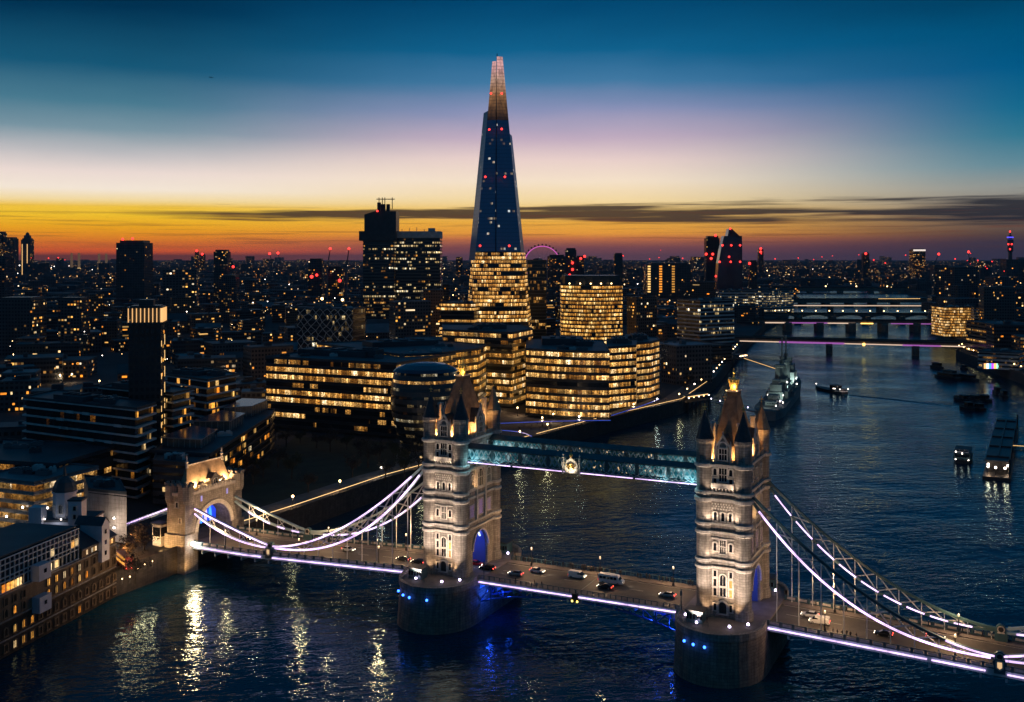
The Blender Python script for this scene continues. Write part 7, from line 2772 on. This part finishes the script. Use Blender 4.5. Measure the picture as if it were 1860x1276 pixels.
for k in range(58):
    s_ = PR.uniform(-28, 29) if k < 44 else PR.uniform(-14, 4)
    x, y, _ = bw(s_, 10.15 - PR.uniform(0, 0.9) * (k % 2))
    person(x, y, zd(s_) + 0.17, BT + PI / 2 + PR.uniform(-0.6, 0.6), PR.choice((0, 0, 2, 1)), 'person in dark clothes in the row at the far railing of the middle span', 'people at the far railing of the middle span')
for i, (px, py) in enumerate(((1513, 1150), (1521, 1152), (1530, 1154), (1538, 1153), (1545, 1156), (1556, 1156))):
    s_, w_ = bl(px, py, 11.3)
    x, y, _ = bw(s_, w_)
    person(x, y, zd(s_) + 0.16, BT + PR.uniform(0, 6), i % 3, 'person in dark clothes in the knot on the near footway right of the right tower', 'people on the near footway of the right span')
for i, (px, py) in enumerate(((979, 1059), (993, 1060), (946, 1053))):
    s_, w_ = bl(px, py, 12)
    x, y, _ = bw(s_, -9.2)
    person(x, y, zd(s_) + 0.16, BT + (0 if i else PI), 1, ('left of two walkers on the near footway of the middle span', 'right of two walkers on the near footway of the middle span', 'walker on the near footway behind the silver car')[i], None)
for k in range(16):
    s_ = PR.uniform(60, 106) if k < 10 else PR.uniform(-104, -58)
    x, y, _ = bw(s_, 9.9)
    person(x, y, zd(s_) + 0.17, BT + PR.choice((0, PI)), 1, 'person walking along the far parapet of the right span' if s_ > 0 else 'person walking along the far parapet of the left span', 'walkers on the far footway of the right span' if s_ > 0 else 'walkers on the far footway of the left span')
for k, (s_, w_) in enumerate(((-47.5, -14.6), (-46.6, -14.2), (38.5, -17))):
    x, y, _ = bw(s_, w_)
    person(x, y, 12.0, PR.uniform(0, 6), 0, ('left of two people standing on the left bridge pier', 'right of two people standing on the left bridge pier', 'person standing by the cabin on the right bridge pier')[k], None)
for k in range(60):
    t = PR.random()
    i = PR.choice((2, 3, 3, 4))
    a, b = Vector(walk[i]), Vector(walk[i + 1])
    q = a + (b - a) * t + Vector((-(b - a).y, (b - a).x)).normalized() * PR.uniform(3, 24)
    person(q.x, q.y, 8.06, PR.uniform(0, 6), k % 2, 'tiny dark figure in the crowd on the lit promenade before the offices', 'people on the lit promenade')
# lamp standards added along the bridge to light its roadway
for k, (s_, w_) in enumerate([(q, w) for q in (-126, -96, -66, 66, 96) for w in (-7.9, 7.9)] + [(q, 7.9) for q in (-22, 0, 22)]):
    x, y, _ = bw(s_, w_)
    rt = empty('street_lamp', (x, y, zd(s_) + 0.16), BT)
    tag(rt, 'slim lamp standard added at the kerb to light the bridge road', 'lamp', 'added lamps of the bridge roadway')
    inst('post', lpm, rt)
    m = MB()
    m.lathe((0, 0), [(0.10, 4.6), (0.24, 4.75), (0.26, 5.2), (0.05, 5.5)], 6)
    m.build('lantern', emit('added_lantern', (1.0, 0.66, 0.32), 0.9) if k == 0 else bpy.data.materials['added_lantern'], rt)
    point((x, y, zd(s_) + 7.6), 3600, (1.0, 0.60, 0.30), 0.4)
for s_ in (-29, 29.5):                          # slender mast lamps by the towers
    x, y, _ = bw(s_, -9.6)
    rt = empty('signal_post', (x, y, 12.06))
    tag(rt, 'slim signal post at the left end of the lifting span' if s_ < 0 else 'slim signal post at the right end of the lifting span', 'post')
    m = MB()
    m.bar((0, 0, 0), (0, 0, 5.5), 0.14)
    m.box(-0.25, 0.25, -0.2, 0.2, 3.4, 4.6)
    m.build('post', STEELD, rt)

# ------------------------------------------------------------------ the rest of the city
CR = random.Random(77)
foot = []
for o in list(bpy.data.objects):
    if o.type == 'EMPTY' and o.parent is None and o.get('category') in ('building', 'hospital', 'tower', 'skyscraper', 'house', 'warehouse', 'bridge', 'ship'):
        ch = kids_cache = [c for c in bpy.data.objects if c.parent is o and c.type == 'MESH' and c.name.split('.')[0] in ('wall', 'core', 'roof', 'glass_ring')]
        r = 12
        for c in ch[:3]:
            b = c.bound_box
            r = max(r, max(abs(q[0]) for q in b), max(abs(q[1]) for q in b))
        foot.append((o.location.x, o.location.y, r))


def inside(poly, x, y):
    c = False
    j = len(poly) - 1
    for i in range(len(poly)):
        (xi, yi), (xj, yj) = poly[i], poly[j]
        if (yi > y) != (yj > y) and x < (xj - xi) * (y - yi) / (yj - yi) + xi:
            c = not c
        j = i
    return c


river = [(p_[0] - 16, p_[1]) for p_ in south] + [(p_[0] + 18, p_[1]) for p_ in reversed(north)]
park = [(-122, 395), (-80, 380), (-40, 455), (22, 560), (120, 700), (100, 745), (0, 610), (-60, 600), (-122, 570)]
used = {}


def free(x, y, r):
    if inside(river, x, y) or inside(park, x, y):
        return False
    for fx, fy, fr__ in foot:
        if abs(x - fx) < fr__ + r and abs(y - fy) < fr__ + r:
            return False
    i, j = int(x // 60), int(y // 60)
    for a in (-1, 0, 1):
        for b in (-1, 0, 1):
            for (ux, uy, ur) in used.get((i + a, j + b), ()):
                if abs(x - ux) < ur + r and abs(y - uy) < ur + r:
                    return False
    used.setdefault((i, j), []).append((x, y, r))
    return True


WINB = MB()
WINB.box(-0.5, 0.5, -0.06, 0.04, 0, 1)
WINME = [WINB.mesh('window', WIN_A), WINB.mesh('window', WIN_W)]
LAND = [('the hospital tower', 688, 500, 1250), ('the square dark tower', 236, 490, 1900), ('the fin-crowned tower', 266, 600, 452), ('the lattice-fronted office', 590, 596, 850), ('the skyscraper', 905, 500, 1096),
        ('the faceted gold-lit office', 1076, 550, 1000), ('the apartment slab at the left edge', 25, 585, 1010), ('the second apartment slab', 126, 590, 1010), ('the office with three lit strips', 1215, 500, 1900),
        ('the curved glass tower', 1325, 480, 2300), ('the dotted amber office slab', 1303, 590, 1010), ('the gold-lit bank office', 1742, 585, 1240), ('the radio tower', 1835, 450, 4900), ('the narrow lit-waist tower', 400, 500, 1950)]
rankc = {}
ORD = ['nearest', 'second', 'third', 'fourth', 'fifth', 'sixth', 'seventh', 'eighth', 'ninth', 'tenth', 'eleventh', 'twelfth', 'thirteenth', 'fourteenth', 'fifteenth', 'sixteenth', 'seventeenth', 'eighteenth', 'nineteenth', 'twentieth']
cand = []
tries = 0
while len(cand) < 285 and tries < 30000:
    tries += 1
    Y = 470 + 1500 * CR.random() ** 1.25
    x = CR.uniform(-0.56, 0.56) * Y
    if abs(x) > 0.53 * Y + 20:
        continue
    w, d = CR.uniform(16, 44), CR.uniform(14, 34)
    if free(x, Y, max(w, d) * 0.5):
        big = CR.random() < 0.06 and Y > 900
        hh = CR.uniform(34, 62) if big else max(9, CR.gauss(19, 6))
        if x > 0 and Y < 1150 and x > 250:
            hh = CR.uniform(20, 34)
        if Y < 700:
            hh = min(hh, 20)
        cand.append((x, Y, w, d, hh))
rows = []
for (x, Y, w, d, hh) in cand:
    px = CX + F * x / Y
    py = HY - F * (8 + hh - HC) / Y
    best = min(LAND, key=lambda q: abs(q[1] - px) + abs(q[2] - py) * 1.2)
    rows.append([best, px, py, x, Y, w, d, hh])
info = {}
for q in rows:
    (nm, lx, ly, lY) = q[0]
    rel = ('left of' if q[1] < lx - 30 else 'right of' if q[1] > lx + 30 else 'in front of' if q[4] < lY else 'behind')
    hgt = 'tall' if q[7] > 32 else 'low' if q[7] < 16 else 'mid-height'
    q.append((hgt, rel, nm, abs(q[1] - lx) + abs(q[2] - ly)))
for q in sorted(rows, key=lambda t: t[-1][3]):
    hgt, rel, nm, dist = q[-1]
    key = (hgt, rel, nm)
    rankc[key] = rankc.get(key, 0) + 1
    k = rankc[key]
    o_ = ORD[k - 1] if k <= len(ORD) else 'far-out'
    q[-1] = '%s %s dark block %s %s' % (o_, hgt, rel, nm)
nwin = 0
LR = random.Random(8)
nl = 0
while nl < 42:                                  # street lamps between the blocks, their light washes the facades
    Y = 430 + 950 * LR.random() ** 1.2
    x = LR.uniform(-0.50, 0.12 if Y < 900 else 0.50) * Y
    if free(x, Y, 1.5):
        lamp_at(x, Y, 8.0, 'amber street lamp on a black post in the streets behind the riverside', 'street lamps between the city blocks', LR.random() < 0.8, LR.uniform(900, 2600), 1.3)
        nl += 1
WALLS = [city_mat('city_block_wall', 0.07, 2.8, 3.3, 1.5, (0.095, 0.09, 0.09)), city_mat('city_brick_wall', 0.08, 2.6, 3.2, 1.5, (0.13, 0.085, 0.065)), city_mat('city_glass_wall', 0.12, 2.2, 3.5, 1.3, (0.045, 0.055, 0.062), WARM, 0.85, 0.2)]
for (best, px, py, x, Y, w, d, hh, lab) in sorted(rows, key=lambda t: t[4]):
    rz = (0.38 if x < 180 else -0.35) + CR.uniform(-0.25, 0.25)
    rt = empty('city_building', (x, Y, 8), rz)
    tag(rt, lab, 'building', 'buildings of the city around the river')
    m = MB()
    a, b = w / 2, d / 2
    P = [(-a, -b), (a, -b), (a, b), (-a, b)]
    if CR.random() < 0.35:
        P = [(-a, -b), (a, -b), (a, b * 0.2), (a * 0.1, b * 0.2), (a * 0.1, b), (-a, b)]
    m.prism(P, 0, hh, 0, top=False)
    m.build('wall', WALLS[CR.randrange(3)], rt)
    m = MB()
    if hh < 17 and CR.random() < 0.4 and len(P) == 4:
        m.face([(-a - 0.3, -b - 0.3, hh), (a + 0.3, -b - 0.3, hh), (a + 0.3, 0, hh + b * 0.6), (-a - 0.3, 0, hh + b * 0.6)])
        m.face([(-a - 0.3, 0, hh + b * 0.6), (a + 0.3, 0, hh + b * 0.6), (a + 0.3, b + 0.3, hh), (-a - 0.3, b + 0.3, hh)])
        for e in (-a, a):
            m.face([(e, -b, hh), (e, b, hh), (e, 0, hh + b * 0.58)])
    else:
        m.prism(P, hh, hh + 0.9)
        for k in range(CR.randrange(1, 4)):
            u_, v_ = CR.uniform(-a * 0.6, a * 0.3), CR.uniform(-b * 0.6, -b * 0.1)
            m.box(u_, u_ + CR.uniform(2, 7), v_, v_ + CR.uniform(2, 5), hh + 0.9, hh + CR.uniform(1.8, 4.2))
    m.build('roof', CR.choice((ROOFD, ROOFD, SLATE, ROOFL)), rt)
    n = CR.choice((2, 3, 4, 5, 7, 9, 12, 16))
    if hh > 30:
        n += 4
    me = CR.choice(WINME + WINME[:1])
    strips = CR.random() < 0.3
    for k in range(n):
        fl = CR.randrange(max(1, int(hh / 3.3)))
        ww = CR.uniform(3, min(12, w * 0.6)) if strips else CR.choice((0.9, 1.1, 1.3, 2.2, 3.5))
        zz_ = 1.0 + fl * 3.3
        if zz_ + 1.6 > hh:
            continue
        if CR.random() < 0.55:
            inst('window', me, rt, (CR.uniform(-a + ww / 2 + 0.3, a - ww / 2 - 0.3), -b, zz_), 0, (ww, 1, CR.uniform(1.1, 1.7)))
        else:
            sg = 1 if x < 0 else -1
            y_ = CR.uniform(-b + 1, min(b * 0.2, b) - 1) if len(P) > 4 else CR.uniform(-b + 1, b - 1)
            inst('window', me, rt, (sg * a, y_, zz_), sg * PI / 2, (min(ww, 2.5), 1, CR.uniform(1.1, 1.7)))
        nwin += 1
# far city: beyond counting
m = MB()
FB = random.Random(99)
n = 0
while n < 6400:
    Y = 1500 + 14000 * FB.random() ** 2.1
    x = FB.uniform(-0.72, 0.72) * Y
    w = FB.uniform(14, 46) * (1 + Y / 9000)
    if inside(river, x, Y) and Y < 3400:
        continue
    bad = False
    for fx, fy, fr__ in foot:
        if abs(x - fx) < fr__ + w * 0.6 and abs(Y - fy) < fr__ + w * 0.6:
            bad = True
            break
    if bad or (Y < 2000 and any(abs(x - q[3]) < 40 and abs(Y - q[4]) < 40 for q in rows)):
        continue
    hh = max(8, FB.gauss(18, 6)) * (1.0 + (0.8 if FB.random() < 0.06 else 0))
    if FB.random() < 0.012:
        hh = FB.uniform(50, 95)
    d = w * FB.uniform(0.6, 1.2)
    t = FB.uniform(-0.5, 0.5)
    c, s_ = math.cos(t), math.sin(t)
    P = [(x + a * c - b * s_, Y + a * s_ + b * c) for a, b in ((-w / 2, -d / 2), (w / 2, -d / 2), (w / 2, d / 2), (-w / 2, d / 2))]
    # corners are welded so that every block is one island for the random lit windows
    m.prism(P, 8, 8 + hh)
    n += 1
me_o = m.build('distant_city', CITY_C)
import bmesh
b_ = bmesh.new()
b_.from_mesh(me_o.data)
bmesh.ops.remove_doubles(b_, verts=b_.verts, dist=0.001)
b_.to_mesh(me_o.data)
b_.free()
tag(me_o, 'countless dark low roofs with specks of light reaching to the horizon', 'city', kind='stuff')
m = MB()
for k in range(600):                            # street and work lights scattered over the far city
    Y = 900 + 7500 * FB.random() ** 1.6
    x = FB.uniform(-0.53, 0.53) * Y
    if inside(river, x, Y):
        continue
    m.ball((x, Y, 8 + FB.uniform(6, 26)), 0.00034 * Y * FB.uniform(0.5, 1.4), 5, FB.choice((0, 0, 0, 1, 1, 2)))
tag(m.build('city_lights', [LAMPA, LAMPW, STRING]), 'scattered amber and white points of street light over the far city', 'lights', kind='stuff')
m = MB()
for px, py in ((57, 470), (72, 475), (88, 468), (106, 465), (118, 470), (460, 516), (1180, 470), (1197, 470), (1240, 466), (1383, 460), (1408, 470), (1450, 463), (1478, 466), (1493, 461), (1512, 463), (1560, 464), (1587, 472), (1608, 470), (1645, 463), (1757, 470), (1762, 472), (1790, 480), (1802, 470), (1793, 482), (1824, 486), (1763, 458), (1776, 465), (1735, 465), (1132, 466), (1200, 450)):
    Y = 3600 if py < 480 else 2400
    m.ball((at(px, Y), Y, zt(py + FB.uniform(-2, 9), Y)), 0.0004 * Y * FB.uniform(0.7, 1.5), 6)
tag(m.build('aviation_lights', REDL), 'red aircraft warning lights dotted along the skyline', 'lights', kind='stuff')
# small aeroplane high on the left
rt = empty('aeroplane', (at(384, 1480), 1480, zt(141, 1480)), 0.1)
tag(rt, 'small aeroplane flying high in the upper left sky', 'aeroplane')
m = MB()
rt.scale = (0.55,) * 3
m.tube((-5.5, 0, 0), (5.5, 0, 0), 0.7, 0.4, 8)
m.face([(-1, -7, 0.1), (1, -7, 0.1), (2, 0, 0), (-1.5, 0, 0)])
m.face([(-1.5, 0, 0), (2, 0, 0), (1, 7, 0.1), (-1, 7, 0.1)])
m.face([(-5.4, 0, 0.5), (-4, 0, 0.5), (-5, 0, 2.4), (-5.6, 0, 2.4)])
m.build('airframe', BLACK, rt)

# ------------------------------------------------------------------ evening haze over the city
HZ, nt, p = newmat('evening_haze')
nt.nodes.remove(p)
v_ = nt.nodes.new('ShaderNodeVolumePrincipled')
v_.inputs['Color'].default_value = (0.72, 0.78, 0.92, 1)
v_.inputs['Density'].default_value = 0.000024
v_.inputs['Anisotropy'].default_value = 0.2
nt.links.new(v_.outputs[0], [n for n in nt.nodes if n.type == 'OUTPUT_MATERIAL'][0].inputs['Volume'])
m = MB()
m.box(-FAR - 500, FAR + 500, -900, FAR + 500, -3, 380)
tag(m.build('haze', HZ), kind='stuff')
